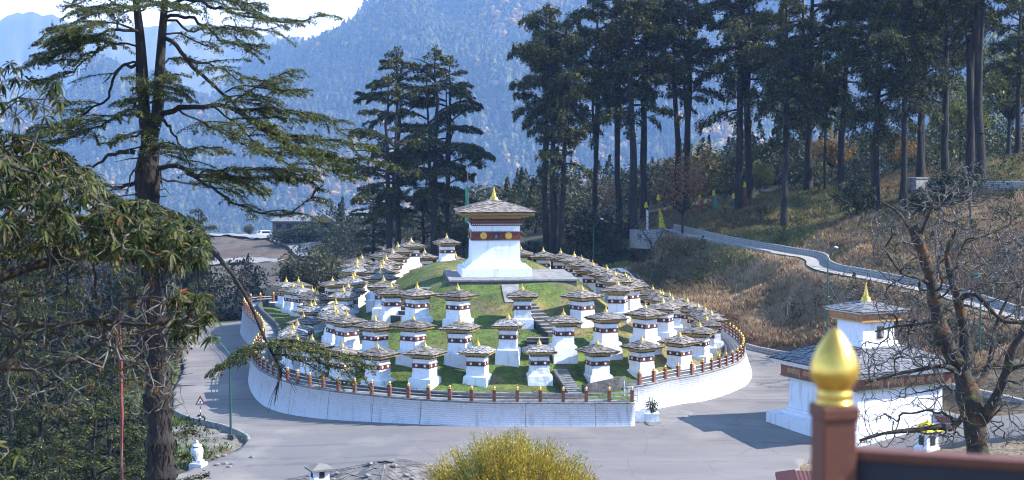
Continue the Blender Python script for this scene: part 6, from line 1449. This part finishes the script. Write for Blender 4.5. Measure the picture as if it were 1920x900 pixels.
# limb: pixel path, base radius, start of foliage, density, droop
LIMBS = [
 ([(309, 8), (340, -2), (365, 0, -.3), (400, 14, -.6), (440, 26, -.8), (500, 36, -1), (560, 40, -1), (612, 22, -1)], .085, .38, 1.0),
 ([(306, 38), (336, 27), (372, 40, -.5), (402, 66, -.8), (440, 84, -1), (508, 88, -1.2)], .085, .40, 1.0),
 ([(305, 40, .3), (330, 38, .6), (360, 60, 1), (400, 52, 1.4), (470, 58, 1.8), (540, 48, 2)], .06, .45, .9),
 ([(301, 68), (330, 84, -.3), (352, 113, -.5), (378, 140, -.8), (415, 170, -1), (450, 205, -1.3), (482, 236, -1.5), (522, 262, -1.8), (570, 284, -2), (642, 316, -2.2)], .10, .42, .9),
 ([(300, 72, .3), (330, 62, .8), (365, 78, 1.2), (420, 96, 1.5)], .05, .45, .8),
 ([(297, 222), (330, 204, -.3), (380, 198, -.8), (420, 201, -1), (458, 216, -1.2), (500, 246, -1.4), (560, 257, -1.5), (640, 263, -1.6), (715, 285, -1.8)], .13, .42, 1.2),
 ([(420, 201, -1), (450, 180, -1.2), (490, 160, -1.3), (530, 140, -1.4), (572, 146, -1.4)], .045, .2, 1.1),
 ([(440, 210, -1.1), (480, 205, -.8), (540, 208, -.6), (600, 222, -.5), (665, 262, -.5)], .045, .15, 1.1),
 ([(500, 250, -1.4), (560, 280, -1.2), (620, 296, -1.2), (700, 300, -1.2), (745, 318, -1.2)], .04, .15, 1.1),
 ([(522, 262, -1.8), (580, 300, -2), (620, 322, -2), (690, 340, -2)], .035, .1, 1.0),
 ([(420, 172, -1), (462, 160, -1.2), (520, 170, -1.4), (575, 172, -1.4)], .035, .15, .9),
 ([(298, 215), (318, 238, -.8), (330, 262, -1.2), (346, 288, -1.5), (358, 322, -1.6)], .075, .9, .3),
 ([(288, 312), (330, 310, -.3), (372, 326, -.6), (420, 334, -.8), (470, 336, -.9), (520, 331, -1), (592, 346, -1)], .12, .38, 1.3),
 ([(350, 325, -.5), (400, 352, -.8), (448, 384, -1), (490, 398, -1.1), (532, 403, -1.2), (562, 388, -1.2), (604, 346, -1.2)], .07, .25, .8),
 ([(300, 330), (340, 345, .5), (390, 340, .9), (450, 345, 1.1), (500, 372, 1.2)], .05, .35, 1.0),
 ([(300, 290), (340, 285, .5), (380, 275, 1), (420, 290, 1.4)], .06, .3, 1.0),
 ([(268, 122), (240, 118, -.2), (210, 136, -.4), (190, 158, -.5)], .06, .8, .4),
 ([(262, 58), (232, 54, -.2), (205, 56, -.3), (188, 66, -.4), (150, 88, -.6), (112, 98, -.8), (72, 122, -1)], .075, .38, 1.6),
 ([(265, 84), (235, 84, .3), (205, 78, .6), (170, 70, .8), (130, 60, 1), (96, 48, 1)], .05, .3, 1.4),
 ([(188, 66, -.4), (160, 70, -.9), (125, 72, -1.3), (92, 84, -1.5)], .04, .1, 1.5),
 ([(190, 80, -.3), (170, 105, -.5), (140, 132, -.6), (100, 148, -.7), (64, 152, -.8)], .04, .2, 1.3),
 ([(266, 124), (232, 122, .2), (214, 140, .2), (206, 176, .2), (196, 188, .1), (166, 210), (140, 224), (96, 236), (48, 250)], .075, .5, 1.1),
 ([(262, 218), (226, 214, .2), (192, 234, .3), (152, 248, .4), (112, 262, .5), (66, 268, .6)], .07, .35, 1.2),
 ([(255, 285), (225, 284, -.3), (196, 296, -.5), (166, 318, -.7), (150, 330, -.8)], .12, .85, .4),
 ([(258, 16), (222, 8, -.3), (180, -6, -.4), (140, -12, -.5)], .05, .2, 1.2),
 ([(256, 4), (270, 2, -.8), (250, 12, -1.4), (220, 14, -1.9)], .04, .2, 1.1),
 ([(311, -20), (350, -30), (420, -20), (470, -6)], .05, .2, 1.1),
 ([(262, 300), (246, 332, -1), (236, 366, -1.2)], .06, .95, .2),
 ([(250, 345), (222, 352, -.3), (200, 350, -.4)], .10, .6, .6),
 ([(280, 200, -.3), (272, 172, -1.2), (262, 150, -1.8), (248, 142, -2.2)], .05, .15, 1.4),
 ([(284, 180, -.3), (300, 150, -1.2), (318, 140, -1.8), (330, 148, -2)], .05, .15, 1.4),
 ([(276, 225, -.4), (256, 196, -1.3), (238, 186, -1.8), (222, 200, -2)], .05, .15, 1.4),
 ([(284, 290, -.4), (300, 275, -1.2), (312, 268, -1.8), (300, 280, -2.2)], .05, .15, 1.2),
 ([(294, 130), (320, 112, .6), (350, 110, 1), (385, 118, 1.4)], .05, .25, 1.1),
 ([(330, 204, -.3), (370, 225, .4), (420, 250, 1), (470, 275, 1.4), (530, 290, 1.7)], .05, .3, 1.1),
 ([(400, 200, -1), (450, 240, -2), (490, 275, -2.6), (540, 310, -3), (600, 330, -3.2)], .045, .25, 1.1),
 ([(305, 30), (345, 12, .6), (400, -4, 1), (450, 4, 1.3), (500, 14, 1.5)], .045, .3, 1.0),
 ([(352, 113, -.5), (390, 120, -1.2), (430, 140, -1.8), (470, 150, -2.2), (520, 152, -2.4)], .04, .25, 1.0),
 ([(372, 326, -.6), (420, 318, -1.6), (470, 316, -2.2), (530, 322, -2.6), (575, 330, -2.8)], .045, .2, 1.2),
 ([(262, 60), (225, 46, -.8), (190, 44, -1.4), (150, 52, -1.8), (110, 72, -2), (80, 110, -2.2)], .05, .3, 1.5),
 ([(226, 214, .2), (190, 220, -.6), (150, 232, -1.2), (105, 245, -1.6), (40, 262, -2)], .045, .2, 1.2),
 ([(262, 20), (290, 8, -.9), (330, 14, -1.6), (370, 22, -2)], .04, .3, 1.0),
 ([(262, 22), (225, 22, .6), (190, 14, 1), (150, 12, 1.3), (120, 4, 1.5)], .04, .25, 1.3),
 ([(284, 238, -.4), (262, 250, -1), (232, 256, -1.5), (205, 270, -1.8)], .05, .25, 1.2),
]
for pts, r, t0, dn in LIMBS:
    r *= 0.70; dn *= 1.05
    P = resample(hp(pts), max(8, int(len(pts) * 3))); P += hrng.normal(0, 0.03, P.shape); n = len(P)
    bark.append(poly_tube(P, np.linspace(r, 0.014, n), 7)); Lt = np.linalg.norm(np.diff(P, axis=0), axis=1).sum()
    s = t0 * Lt; sd = 1; seg = np.concatenate([[0], np.cumsum(np.linalg.norm(np.diff(P, axis=0), axis=1))])
    leaf.append(spray(P[max(0, int(t0 * n) - 1):], hrng, 0.42, 170 * dn, 0.088, t0=0.1, thick=0.07))
    while s < Lt:
        i = min(n - 2, int(np.searchsorted(seg, s) - 1)); i = max(i, 0); T = (P[i + 1] - P[i]); T /= np.linalg.norm(T) + 1e-9; hdir = np.array([T[0], T[1], 0]); hdir /= np.linalg.norm(hdir) + 1e-6
        sdv = np.array([-hdir[1], hdir[0], 0]) * sd; sd *= -1; u = (s / Lt - t0) / (1 - t0 + 1e-6)
        l2 = hrng.uniform(0.6, 1.7) * (1.15 - 0.6 * u) * (0.6 + 0.4 * min(1, Lt / 4))
        d = nrmz((hdir * hrng.uniform(.3, .9) + sdv * hrng.uniform(.5, 1.0))[None])[0]; ts = np.linspace(0, 1, 5)
        q = P[i] + d * (l2 * ts)[:, None]; q[:, 2] += l2 * (hrng.uniform(-0.05, 0.28) * ts - hrng.uniform(0.15, 0.5) * ts ** 2); bark.append(poly_tube(q, np.linspace(.018, .006, 5), 4))
        leaf.append(spray(q, hrng, 0.16 + 0.13 * l2, 270 * dn, 0.083, t0=0.05, thick=0.03, droop=0.35))
        if hrng.uniform() < 0.7:
            for sgn in (-1, 1):
                d3 = nrmz((d * 0.6 + np.array([-d[1], d[0], 0]) * sgn * .7)[None])[0]; q3 = q[2] + d3 * (l2 * .5 * np.linspace(0, 1, 4))[:, None]; q3[:, 2] -= 0.2 * l2 * np.linspace(0, 1, 4) ** 2; leaf.append(spray(q3, hrng, 0.12 + 0.08 * l2, 270 * dn, 0.08, t0=0.0, thick=0.03, droop=0.35))
        s += hrng.uniform(0.16, 0.42) / max(dn, .4)
# the low bough hanging before the wall
arch = resample(hp([(286, 480), (320, 455, -1), (358, 450, -2), (392, 466, -2.5), (425, 500, -2.8), (452, 540, -3), (474, 580, -3), (490, 620, -3), (505, 652, -3), (520, 680, -3)]), 26); bark.append(poly_tube(arch, np.linspace(.10, .035, 26), 8))
BOUGH = [([(500, 648, -3), (470, 655, -3.2), (440, 672, -3.4), (402, 694, -3.6)], 1.7), ([(500, 648, -3), (475, 648, -2.4), (450, 664, -2), (425, 682, -1.8)], 1.5), ([(505, 652, -3), (550, 650, -3.1), (600, 664, -3.3), (650, 672, -3.4), (700, 690, -3.4)], 1.5), ([(505, 652, -3), (540, 642, -2.4), (590, 650, -2), (640, 664, -1.8), (690, 668, -1.6)], 1.2),
         ([(512, 665, -3), (545, 668, -3.4), (590, 690, -3.6), (625, 712, -3.7), (660, 716, -3.7)], .5), ([(520, 680, -3), (528, 700, -3.1), (520, 722, -3.1)], .3), ([(500, 648, -3), (520, 638, -3.6), (555, 640, -4), (600, 646, -4.2)], 1.4), ([(570, 652, -3.1), (600, 680, -3.2), (640, 690, -3.2), (680, 706, -3.2)], .8)]
for pts, dn in BOUGH:
    P = resample(hp(pts), 16); bark.append(poly_tube(P, np.linspace(.032, .010, 16), 5))
    leaf.append(spray(P, hrng, 0.30, 190 * dn, 0.095, t0=0.05, thick=0.05, droop=0.3)); sd = 1
    for i in range(1, 15):
        T = nrmz((P[i + 1] - P[i])[None])[0]; sdv = np.array([-T[1], T[0], 0]) * sd; sd *= -1; l2 = hrng.uniform(.35, .85); d = nrmz((T * .7 + sdv)[None])[0]; q = P[i] + d * (l2 * np.linspace(0, 1, 4))[:, None]; q[:, 2] += l2 * (.15 * np.linspace(0, 1, 4) - .4 * np.linspace(0, 1, 4) ** 2); bark.append(poly_tube(q, np.linspace(.014, .005, 4), 4))
        if dn > .4: leaf.append(spray(q, hrng, 0.22, 190 * dn, .09, t0=0, thick=.035, droop=.35))
# hanging beard moss and dead twigs along the trunk
for k in range(1700):
    i = hrng.integers(0, 33); p = trunk[i] + rand_dirs(hrng, 1)[0] * np.array([tr[i], tr[i], .1]) * 1.05; l = hrng.uniform(.15, .5); e = p + np.array([hrng.normal(0, .05), hrng.normal(0, .05), -l]); moss.append(tubes([p], [e], [hrng.uniform(.012, .04)], [.004], 4))
for k in range(40):
    i = hrng.integers(12, 33); a = hrng.uniform(0, 6.28); l = hrng.uniform(.4, 1.4); p = trunk[i]; m_ = p + np.array([math.cos(a), math.sin(a), hrng.uniform(-.3, .3)]) * l * .6; e = m_ + np.array([math.cos(a + .5), math.sin(a + .5), hrng.uniform(-.5, .2)]) * l * .5; bark.append(tubes([p, m_], [m_, e], [.03, .018], [.018, .005], 4))
gh = empty('hemlock_tree', (trunk[0][0], trunk[0][1], gnd1(trunk[0][0], trunk[0][1]))); tag(gh, 'huge old hemlock with forked top and sweeping limbs, its trunk rising left of the road', 'tree', 'tall hemlocks')
off = np.array(gh.location)
low_ = np.array([[trunk[0][0] + .02, trunk[0][1], gh.location.z - .5], trunk[0]]); bark.append(poly_tube(low_, [.66, .54], 14))
V, F = cat_vf(bark); link('trunk', np_mesh('trunk', V - off, F, M['bark'], smooth=True), gh)
V, F = cat_vf(moss); link('beard_moss', np_mesh('beard_moss', V - off, F, M['bark'], smooth=True), gh)
C, U, W, l, w_ = [np.concatenate(x) for x in zip(*leaf)]
V, F = kites(C, U, W, l, w_)
HC = [(0.030, 0.046, 0.013), (0.055, 0.074, 0.018), (0.10, 0.115, 0.026), (0.18, 0.17, 0.04), (0.15, 0.085, 0.02)]
cc = pal(hrng, len(C), HC, [3, 4, 3, 1.2, 0.35]); link('crown', np_mesh('crown', V - off, F, M['leaf'], col=np.repeat(cc, 4, 0)), gh)

# ------------------------------------------------------------------ branching grown from tips to a trunk
def grow(roots, tips, rng, bias=0.25, jit=0.12, sag=0.0):
    """roots: list of paths (first starts the trunk). returns nodes, parent index, tip count"""
    N = []; Pa = []; dist = []
    for path in roots:
        path = np.asarray(path); prev = -1
        if N:
            prev = int(np.argmin(np.linalg.norm(np.array(N) - path[0], axis=1)))
        for p in path:
            N.append(np.array(p)); Pa.append(prev); dist.append(0 if prev < 0 else dist[prev] + float(np.linalg.norm(N[-1] - N[prev]))); prev = len(N) - 1
    tips = np.asarray(tips); order = np.argsort(np.min(np.linalg.norm(tips[:, None] - np.array(N)[None], axis=2), axis=1)); ends = []
    for t in order:
        A = np.array(N); d = np.linalg.norm(A - tips[t], axis=1); PA = np.array(Pa); DV = A - A[np.maximum(PA, 0)]; DV /= np.linalg.norm(DV, axis=1, keepdims=True) + 1e-9; co = ((tips[t] - A) * DV).sum(1) / (d + 1e-9); k = int(np.argmin(d * (1 + 0.55 * (1 - co)) + bias * np.array(dist) * 0.3)); n = 4 if d[k] > 0.5 else 2; prev = k; p0 = A[k]
        for j in range(1, n + 1):
            u = j / n; q = p0 * (1 - u) + tips[t] * u
            if j < n: q = q + rng.normal(0, jit * d[k], 3) + DV[k] * d[k] * 0.16 * math.sin(math.pi * u); q[2] -= sag * d[k] * math.sin(math.pi * u)
            N.append(q); Pa.append(prev); dist.append(dist[prev] + float(np.linalg.norm(q - N[prev]))); prev = len(N) - 1
        ends.append(prev)
    cnt = np.zeros(len(N))
    for e in ends:
        k = e
        while k >= 0: cnt[k] += 1; k = Pa[k]
    return np.array(N), np.array(Pa), cnt, ends
def grown_mesh(name, N, Pa, cnt, r_tip, expo, mats, off, n=5, rmax=9, pale_below=None):
    k = np.where(Pa >= 0)[0]; r = np.minimum(rmax, r_tip * np.maximum(cnt, 1) ** expo); thin = r[k] < (pale_below or 0)
    rp = np.minimum(r[Pa[k]], r[k] * 1.5)
    V, F = tubes(N[Pa[k]] - off, N[k] - off, rp, r[k], n)
    return np_mesh(name, V, F, mats, mi=np.repeat(thin.astype(int), n) if pale_below else None, smooth=True)

# ---- rhododendron at the left
rr_ = np.random.default_rng(31); KD = 1.3
def at_(px, py, D): return at(px, py, D * KD)
tipsW = []
top = lambda px: np.interp(px, [-160, 0, 40, 90, 140, 185, 200, 215, 260, 310, 350, 385], [215, 232, 250, 262, 292, 322, 352, 362, 368, 382, 402, 432])
bot = lambda px: np.interp(px, [-160, 0, 100, 160, 200, 300, 385], [520, 470, 450, 470, 470, 478, 480])
while len(tipsW) < 1150:
    px = rr_.uniform(-150, 385); t0 = top(px); b0 = bot(px); u = rr_.uniform() ** 1.35; py = t0 + 8 + (b0 - t0) * u
    tipsW.append((px, py, 17.5 + 5.0 * (rr_.uniform() - 0.5) + (1.5 if u < .2 else 0)))
while len(tipsW) < 1185:
    tipsW.append((rr_.uniform(-60, 118), rr_.uniform(105, 232), rr_.uniform(15.5, 18)))
while len(tipsW) < 1235: tipsW.append((rr_.uniform(322, 402), rr_.uniform(548, 632), rr_.uniform(17, 19)))
while len(tipsW) < 1255: tipsW.append((rr_.uniform(300, 352), rr_.uniform(470, 500), rr_.uniform(17, 19)))
while len(tipsW) < 1275: tipsW.append((rr_.uniform(-60, 36), rr_.uniform(830, 900), rr_.uniform(15, 16.5)))
tw = np.array([tuple(at_(*t)) for t in tipsW])
bareT = np.array([tuple(at_(rr_.uniform(-120, 352) , rr_.uniform(430, 690) if rr_.uniform() < .85 else rr_.uniform(690, 780), rr_.uniform(16, 20.5))) for _ in range(560)])
roots = [[tuple(at_(-420, 900, 18)), tuple(at_(-300, 740, 18)), tuple(at_(-190, 640, 18)), tuple(at_(-90, 560, 18.2)), tuple(at_(0, 520, 18.2)), tuple(at_(90, 490, 18.4)), tuple(at_(180, 475, 18.4)), tuple(at_(265, 465, 18.5)), tuple(at_(325, 455, 18.5))],
         [tuple(at_(-90, 560, 18.2)), tuple(at_(-30, 470, 17.6)), tuple(at_(20, 400, 17.3)), tuple(at_(70, 345, 17))],
         [tuple(at_(-90, 560, 18.2)), tuple(at_(0, 600, 18.8)), tuple(at_(90, 610, 19)), tuple(at_(180, 600, 19)), tuple(at_(270, 610, 18.8)), tuple(at_(330, 600, 18.4))],
         [tuple(at_(-30, 470, 17.6)), tuple(at_(-40, 330, 16.8)), tuple(at_(-10, 230, 16.5)), tuple(at_(30, 190, 16.5))],
         [tuple(at_(90, 490, 18.4)), tuple(at_(140, 430, 18.6)), tuple(at_(200, 405, 18.6)), tuple(at_(280, 410, 18.5))],
         [tuple(at_(-190, 640, 18)), tuple(at_(-60, 680, 17)), tuple(at_(60, 690, 17)), tuple(at_(150, 670, 17.2)), tuple(at_(210, 690, 17.3)), tuple(at_(255, 760, 17.2))]]
roots = [resample(np.array(r), 14) for r in roots]
N, Pa, cnt, ends = grow(roots, np.concatenate([tw, bareT]), rr_, 0.2, 0.09, 0.06)
rb = empty('rhododendron', (roots[0][0][0], roots[0][0][1], gnd1(roots[0][0][0], roots[0][0][1]))); tag(rb, 'old rhododendron with drooping leathery leaves over a tangle of mossy bare branches', 'tree'); off = np.array(rb.location)
st = [roots[0][0], np.array([roots[0][0][0] - .3, roots[0][0][1], rb.location.z - .3])]
b = MB(); b.tube([Vector(st[1] - off), Vector((st[0] + st[1]) / 2 - off + np.array([.1, 0, 0])), Vector(st[0] - off)], [.22, .16, .12], 9); b.build('trunk', [M['moss_bark']], rb)
link('branches', grown_mesh('branches', N, Pa, cnt, 0.0062, 0.42, [M['moss_bark'], M['bark_grey']], off, 5, 0.13, 0.016), rb)
# moss tufts
ml = []; kk = rr_.choice(len(N), 700); P = N[kk] + rr_.normal(0, .02, (700, 3)); nl = rr_.integers(5, 14, 700); k = np.repeat(np.arange(700), nl); C = P[k] + rr_.normal(0, .03, (len(k), 3)); C[:, 2] -= rr_.uniform(0, .09, len(k)); U = nrmz(np.stack([rr_.normal(0, .3, len(k)), rr_.normal(0, .3, len(k)), -np.ones(len(k))], 1)); V, F = kites(C - off, U, perp(U, rr_), rr_.uniform(.03, .12, len(k)), rr_.uniform(.012, .03, len(k)))
mc = np.array([(0.06, 0.05, 0.02), (0.10, 0.055, 0.012), (0.045, 0.045, 0.03), (0.16, 0.07, 0.01)])[rr_.choice(4, 700, p=[.4, .2, .32, .08])][k]; link('moss_tufts', np_mesh('moss_tufts', V, F, M['leaf'], col=np.repeat(mc, 4, 0)), rb)
# whorls: each leaf a folded, down-curved blade
LV = []; LF = []; LC = []; b0 = 0
prof_t = np.array([0, .25, .55, .82, 1.0]); prof_w = np.array([.10, .75, 1.0, .62, .03])
for i, e in enumerate(ends[:]):
    pass
tip_nodes = [int(np.argmin(np.linalg.norm(N - t, axis=1))) for t in tw]
for i, c in enumerate(tw):
    par = N[Pa[tip_nodes[i]]]; ax = c - par; ax = ax / (np.linalg.norm(ax) + 1e-6); ax = ax * .5 + np.array([0, 0, .9]) + rr_.normal(0, .15, 3); ax /= np.linalg.norm(ax)
    e1 = np.cross(ax, [1, .2, 0]); e1 /= np.linalg.norm(e1); e2 = np.cross(ax, e1); nl = rr_.integers(8, 14); a0 = rr_.uniform(0, 6.28)
    sun_kind = rr_.uniform()
    for j in range(nl):
        a = a0 + j * 2.4 + rr_.uniform(-.2, .2); rad = e1 * math.cos(a) + e2 * math.sin(a); ln = rr_.uniform(.12, .205); wd_ = ln * rr_.uniform(.19, .28); el = rr_.uniform(-.55, .45); curl = rr_.uniform(.5, 1.3)
        d0 = rad * math.cos(el) + ax * math.sin(el); sdv = np.cross(ax, rad); pos = c + d0 * 0.012; V = []
        ang = 0
        for t, ww in zip(prof_t, prof_w):
            dd = d0 * ln * t + np.array([0, 0, -1.0]) * ln * curl * t * t * .55
            p = pos + dd; fold = np.cross(d0, sdv) * 0; up = ax * wd_ * ww * .16
            V += [p + sdv * wd_ * ww * .5 + up, p - ax * 0.0, p - sdv * wd_ * ww * .5 + up]
        LV += V; 
        for t in range(4):
            q = b0 + t * 3; LF += [(q, q + 1, q + 4, q + 3), (q + 1, q + 2, q + 5, q + 4)]
        b0 += 15; r = rr_.uniform()
        col = (0.019, 0.029, 0.005) if r < .50 else (0.040, 0.050, 0.009) if r < .80 else (0.095, 0.092, 0.034) if r < .975 else (0.20, 0.12, 0.02) if r < .985 else (0.17, 0.06, 0.02)
        LC += [np.array(col) * rr_.uniform(.75, 1.25)] * 15
link('leaves', np_mesh('leaves', np.array(LV) - off, np.array(LF), M['leaf_gloss'], col=np.array(LC), smooth=True), rb)

# ---- mossy bare tree at the right
br = np.random.default_rng(52); BD = 60.0
def bp_(pts, n=12): return resample(np.array([tuple(at(p[0], p[1], BD + (p[2] if len(p) > 2 else 0))) for p in pts]), n)
roots = [bp_([(1846, 1000), (1840, 900), (1832, 840), (1826, 790), (1815, 740), (1802, 695), (1778, 655), (1762, 610), (1752, 560), (1745, 520), (1734, 485), (1722, 452), (1712, 425)], 26),
         bp_([(1806, 705), (1812, 660, .4), (1806, 610, .6), (1796, 560, .7), (1786, 520, .8), (1774, 482, .9), (1790, 440, 1)], 14),
         bp_([(1830, 815), (1862, 755, -.5), (1884, 705, -.8), (1898, 655, -1), (1930, 610, -1.2), (1990, 560, -1.4)], 14),
         bp_([(1884, 705, -.8), (1900, 690, -1), (1940, 680, -1.3)], 6),
         bp_([(1798, 560, .7), (1830, 552, .3), (1866, 590, 0), (1890, 605, -.2), (1935, 600, -.4)], 10),
         bp_([(1818, 760), (1790, 800, -.6), (1760, 800, -1), (1715, 806, -1.3), (1660, 812, -1.6), (1612, 826, -1.8)], 12),
         bp_([(1806, 705), (1770, 686, -.6), (1730, 692, -1), (1680, 702, -1.3), (1622, 716, -1.5)], 12),
         bp_([(1760, 600), (1720, 608, .4), (1680, 612, .8), (1640, 622, 1)], 9),
         bp_([(1748, 535), (1720, 520, -.4), (1690, 512, -.8), (1660, 470, -1)], 9),
         bp_([(1722, 452), (1700, 420, .3), (1680, 395, .5), (1655, 380, .8)], 8),
         bp_([(1722, 452), (1738, 410, -.3), (1752, 372, -.5)], 8),
         bp_([(1774, 482, .9), (1810, 455, 1.1), (1850, 440, 1.2), (1895, 420, 1.2)], 9),
         bp_([(1815, 740), (1850, 700, .8), (1860, 650, 1.2), (1870, 600, 1.4), (1900, 540, 1.6)], 10)]
tips = []
while len(tips) < 2300:
    a = br.uniform(0, 6.28); r = br.uniform() ** .5
    if br.uniform() < .62: px = 1790 + 165 * r * math.cos(a); py = 520 + 185 * r * math.sin(a)
    else: px = br.uniform(1605, 1990); py = br.uniform(640, 840); 
    if py > 640 and px > 1840 and br.uniform() < .3: continue
    tips.append(tuple(at(px, py, BD + br.uniform(-2.6, 2.6))))
N, Pa, cnt, ends = grow(roots, tips, br, 0.15, 0.05, -0.02)
bt = empty('bare_tree', (roots[0][0][0], roots[0][0][1], gnd1(roots[0][0][0], roots[0][0][1]) - .2)); tag(bt, 'leafless old tree with rusty mossy trunk and lichened twigs before the lettered shrine', 'tree'); off = np.array(bt.location)
main = sum(len(r) for r in roots); nb = len(roots)
# main limbs with their own thickness, the rest by the count of twigs they carry
parts = []
R0 = [(.60, .20), (.30, .12), (.24, .09), (.10, .05), (.13, .06), (.15, .05), (.11, .04), (.08, .03), (.08, .03), (.09, .04), (.09, .04), (.08, .03), (.13, .04)]
for rt_, (a, b_) in zip(roots, R0):
    n = len(rt_); rad = np.linspace(a, b_, n) * (1 + br.normal(0, .13, n)); parts.append(poly_tube(rt_ - off, rad, 10))
low_ = np.array([[roots[0][0][0], roots[0][0][1], bt.location.z - .4], roots[0][0]]) - off; parts.append(poly_tube(low_, [.7, .56], 10))
V, F = cat_vf(parts); link('trunk', np_mesh('trunk', V, F, M['moss_bark'], smooth=True), bt)
Pa2 = Pa.copy(); Pa2[:main] = -1
link('twigs', grown_mesh('twigs', N, Pa2, cnt, 0.0098, 0.42, [M['moss_bark'], M['bark_grey']], off, 5, 0.10, 0.04), bt)
# side spurs on twigs
k = np.where(Pa2 >= 0)[0]; k = br.choice(k, 2600); P0 = N[k] * .6 + N[Pa2[k]] * .4; L_ = br.uniform(.08, .36, len(k)); dirv = nrmz(nrmz(N[k] - N[Pa2[k]]) + br.normal(0, .7, (len(k), 3))); V, F = tubes(P0 - off, P0 + dirv * L_[:, None] - off, np.full(len(k), .010), np.full(len(k), .004), 4); link('spurs', np_mesh('spurs', V, F, M['bark_grey'], smooth=True), bt)

# smaller bare trees on the slope behind: one grown tree, turned and scaled
def bare_small(seed, H, nt, spread):
    r = np.random.default_rng(seed); tr_ = [np.array([(0, 0, -.4), (.1, 0, H * .2), (-.1, .1, H * .4), (.15, 0, H * .6)]), np.array([(-.1, .1, H * .4), (-H * .15, 0, H * .55), (-H * .25, .1, H * .72)]), np.array([(.1, 0, H * .25), (H * .15, .2, H * .45), (H * .28, .1, H * .62)])]
    tips = rand_dirs(r, nt) * (r.uniform(.4, 1, (nt, 1)) ** .5) * np.array([spread, spread, H * .36]) + np.array([0, 0, H * .62]); N, Pa, cnt, e = grow(tr_, tips, r, .15, .15); return grown_mesh('twigs', N, Pa, cnt, .012, .44, [M['bark_grey']], np.zeros(3), 4, .2), None
BS = [bare_small(61, 7, 260, 3.0)[0], bare_small(62, 6, 220, 3.4)[0]]
for px, D, s, v, lab in ((1690, 108, .95, 0, 'grey leafless tree behind the turret of the lettered shrine'), (1862, 116, 1.1, 1, 'grey leafless tree on the slope above the right hand lane wall'), (1760, 124, 1.0, 1, 'grey leafless tree on the slope below the square stone block'), (1915, 108, 1.0, 0, 'grey leafless tree cut by the right edge of the view'),
                         (1482, 127, .5, 1, 'low pale leafless sapling leaning on the brown bank'), (1580, 118, .75, 0, 'bare sapling left of the turret finial'), (1222, 160, .8, 0, 'pale bare sapling below the stone parapet'), (1640, 132, .8, 1, 'bare sapling below the dense hemlock on the slope'), (1820, 138, .9, 0, 'bare tree before the upper wall')):
    x = (px - 960) / FPX * D; o = tag(empty('bare_tree', (x, D, gnd1(x, D) - .1), trr.uniform(0, 6)), lab, 'tree'); o.scale = (s, s, s); link('twigs', BS[v], o).name = 'branches'

# ---- yellow willow bush in front
yr = np.random.default_rng(93); YD = 57.0; cx = at(962, 900, YD); yb = gnd1(cx.x, YD)
yo = empty('willow_bush', (cx.x, YD, yb)); tag(yo, 'rounded bush of thin yellow and green leaves beside the shingle roof', 'shrub')
ztop = at(962, 806, YD).z - yb; stems = 900; a = yr.uniform(0, 6.28, stems); rad = yr.uniform(0, 1, stems) ** .55; ex = rad * 3.75 * np.cos(a); ey = rad * 2.9 * np.sin(a); ez = ztop * (1 - .30 * rad ** 2.4) * yr.uniform(.80, 1.03, stems); ez *= 0.75 + 0.36 * fbm(ex * .55 + 3, ey * .55, 3, 8); E = np.stack([ex, ey, ez], 1)
Bp = E * np.array([.35, .35, 0]) + np.array([0, 0, 1.0]) * (ztop * .35); S0 = np.stack([ex * .1, ey * .1, np.zeros(stems)], 1); V, F = tubes(np.concatenate([S0, Bp]), np.concatenate([Bp, E]), np.concatenate([np.full(stems, .03), np.full(stems, .015)]), np.concatenate([np.full(stems, .015), np.full(stems, .004)]), 4); link('stems', np_mesh('stems', V, F, M['bark_grey'], smooth=True), yo)
n = 130000; k = yr.integers(0, stems, n); t = yr.uniform(.35, 1.0, n) ** .8; P = Bp[k] * (1 - t[:, None]) + E[k] * t[:, None] + yr.normal(0, .11, (n, 3)); D_ = nrmz(E[k] - Bp[k]); U = nrmz(D_ + yr.normal(0, .45, (n, 3))); V, F = kites(P, U, perp(U, yr), yr.uniform(.07, .17, n), yr.uniform(.018, .034, n))
hue = fbm(ex * .7, ey * .7 + ez * .4, 3, 5)[k]; yel = yr.uniform(size=n) < np.clip((hue - .32) * 5, .2, .92)
col = np.where(yel[:, None], np.array([(0.46, 0.34, 0.02), (0.50, 0.42, 0.06), (0.36, 0.23, 0.02)])[yr.integers(0, 3, n)], np.array([(0.20, 0.24, 0.05), (0.28, 0.30, 0.08), (0.11, 0.14, 0.03)])[yr.integers(0, 3, n)]) * yr.uniform(.7, 1.25, (n, 1))
link('foliage', np_mesh('foliage', V, F, M['leaf'], col=np.repeat(col, 4, 0)), yo)
# plant in the planter
pr, p = PLANTER; r = np.random.default_rng(3); n = 420; C = r.normal(0, .20, (n, 3)) * np.array([1, 1, 1.1]) + np.array([0, 0, .9]); U = nrmz(r.normal(0, .6, (n, 3)) + np.array([0, 0, .4])); V, F = kites(C, U, perp(U, r), r.uniform(.08, .18, n), r.uniform(.04, .08, n))
po = empty('potted_shrub', Vector(p) + Vector((0, 0, .0))); tag(po, 'leggy green shrub growing in the white planter', 'plant'); link('leaves', np_mesh('leaves', V, F, M['leaf'], col=np.repeat(pal(r, n, DKG, [2, 3, 2, 1]), 4, 0)), po)
tp = np.array([(r.normal(0, .22), r.normal(0, .22), r.uniform(.8, 1.75)) for _ in range(22)]); V, F = tubes(np.zeros((22, 3)) + [0, 0, .45], tp, np.full(22, .014), np.full(22, .005), 4); link('stems', np_mesh('stems', V, F, M['bark_grey'], smooth=True), po)
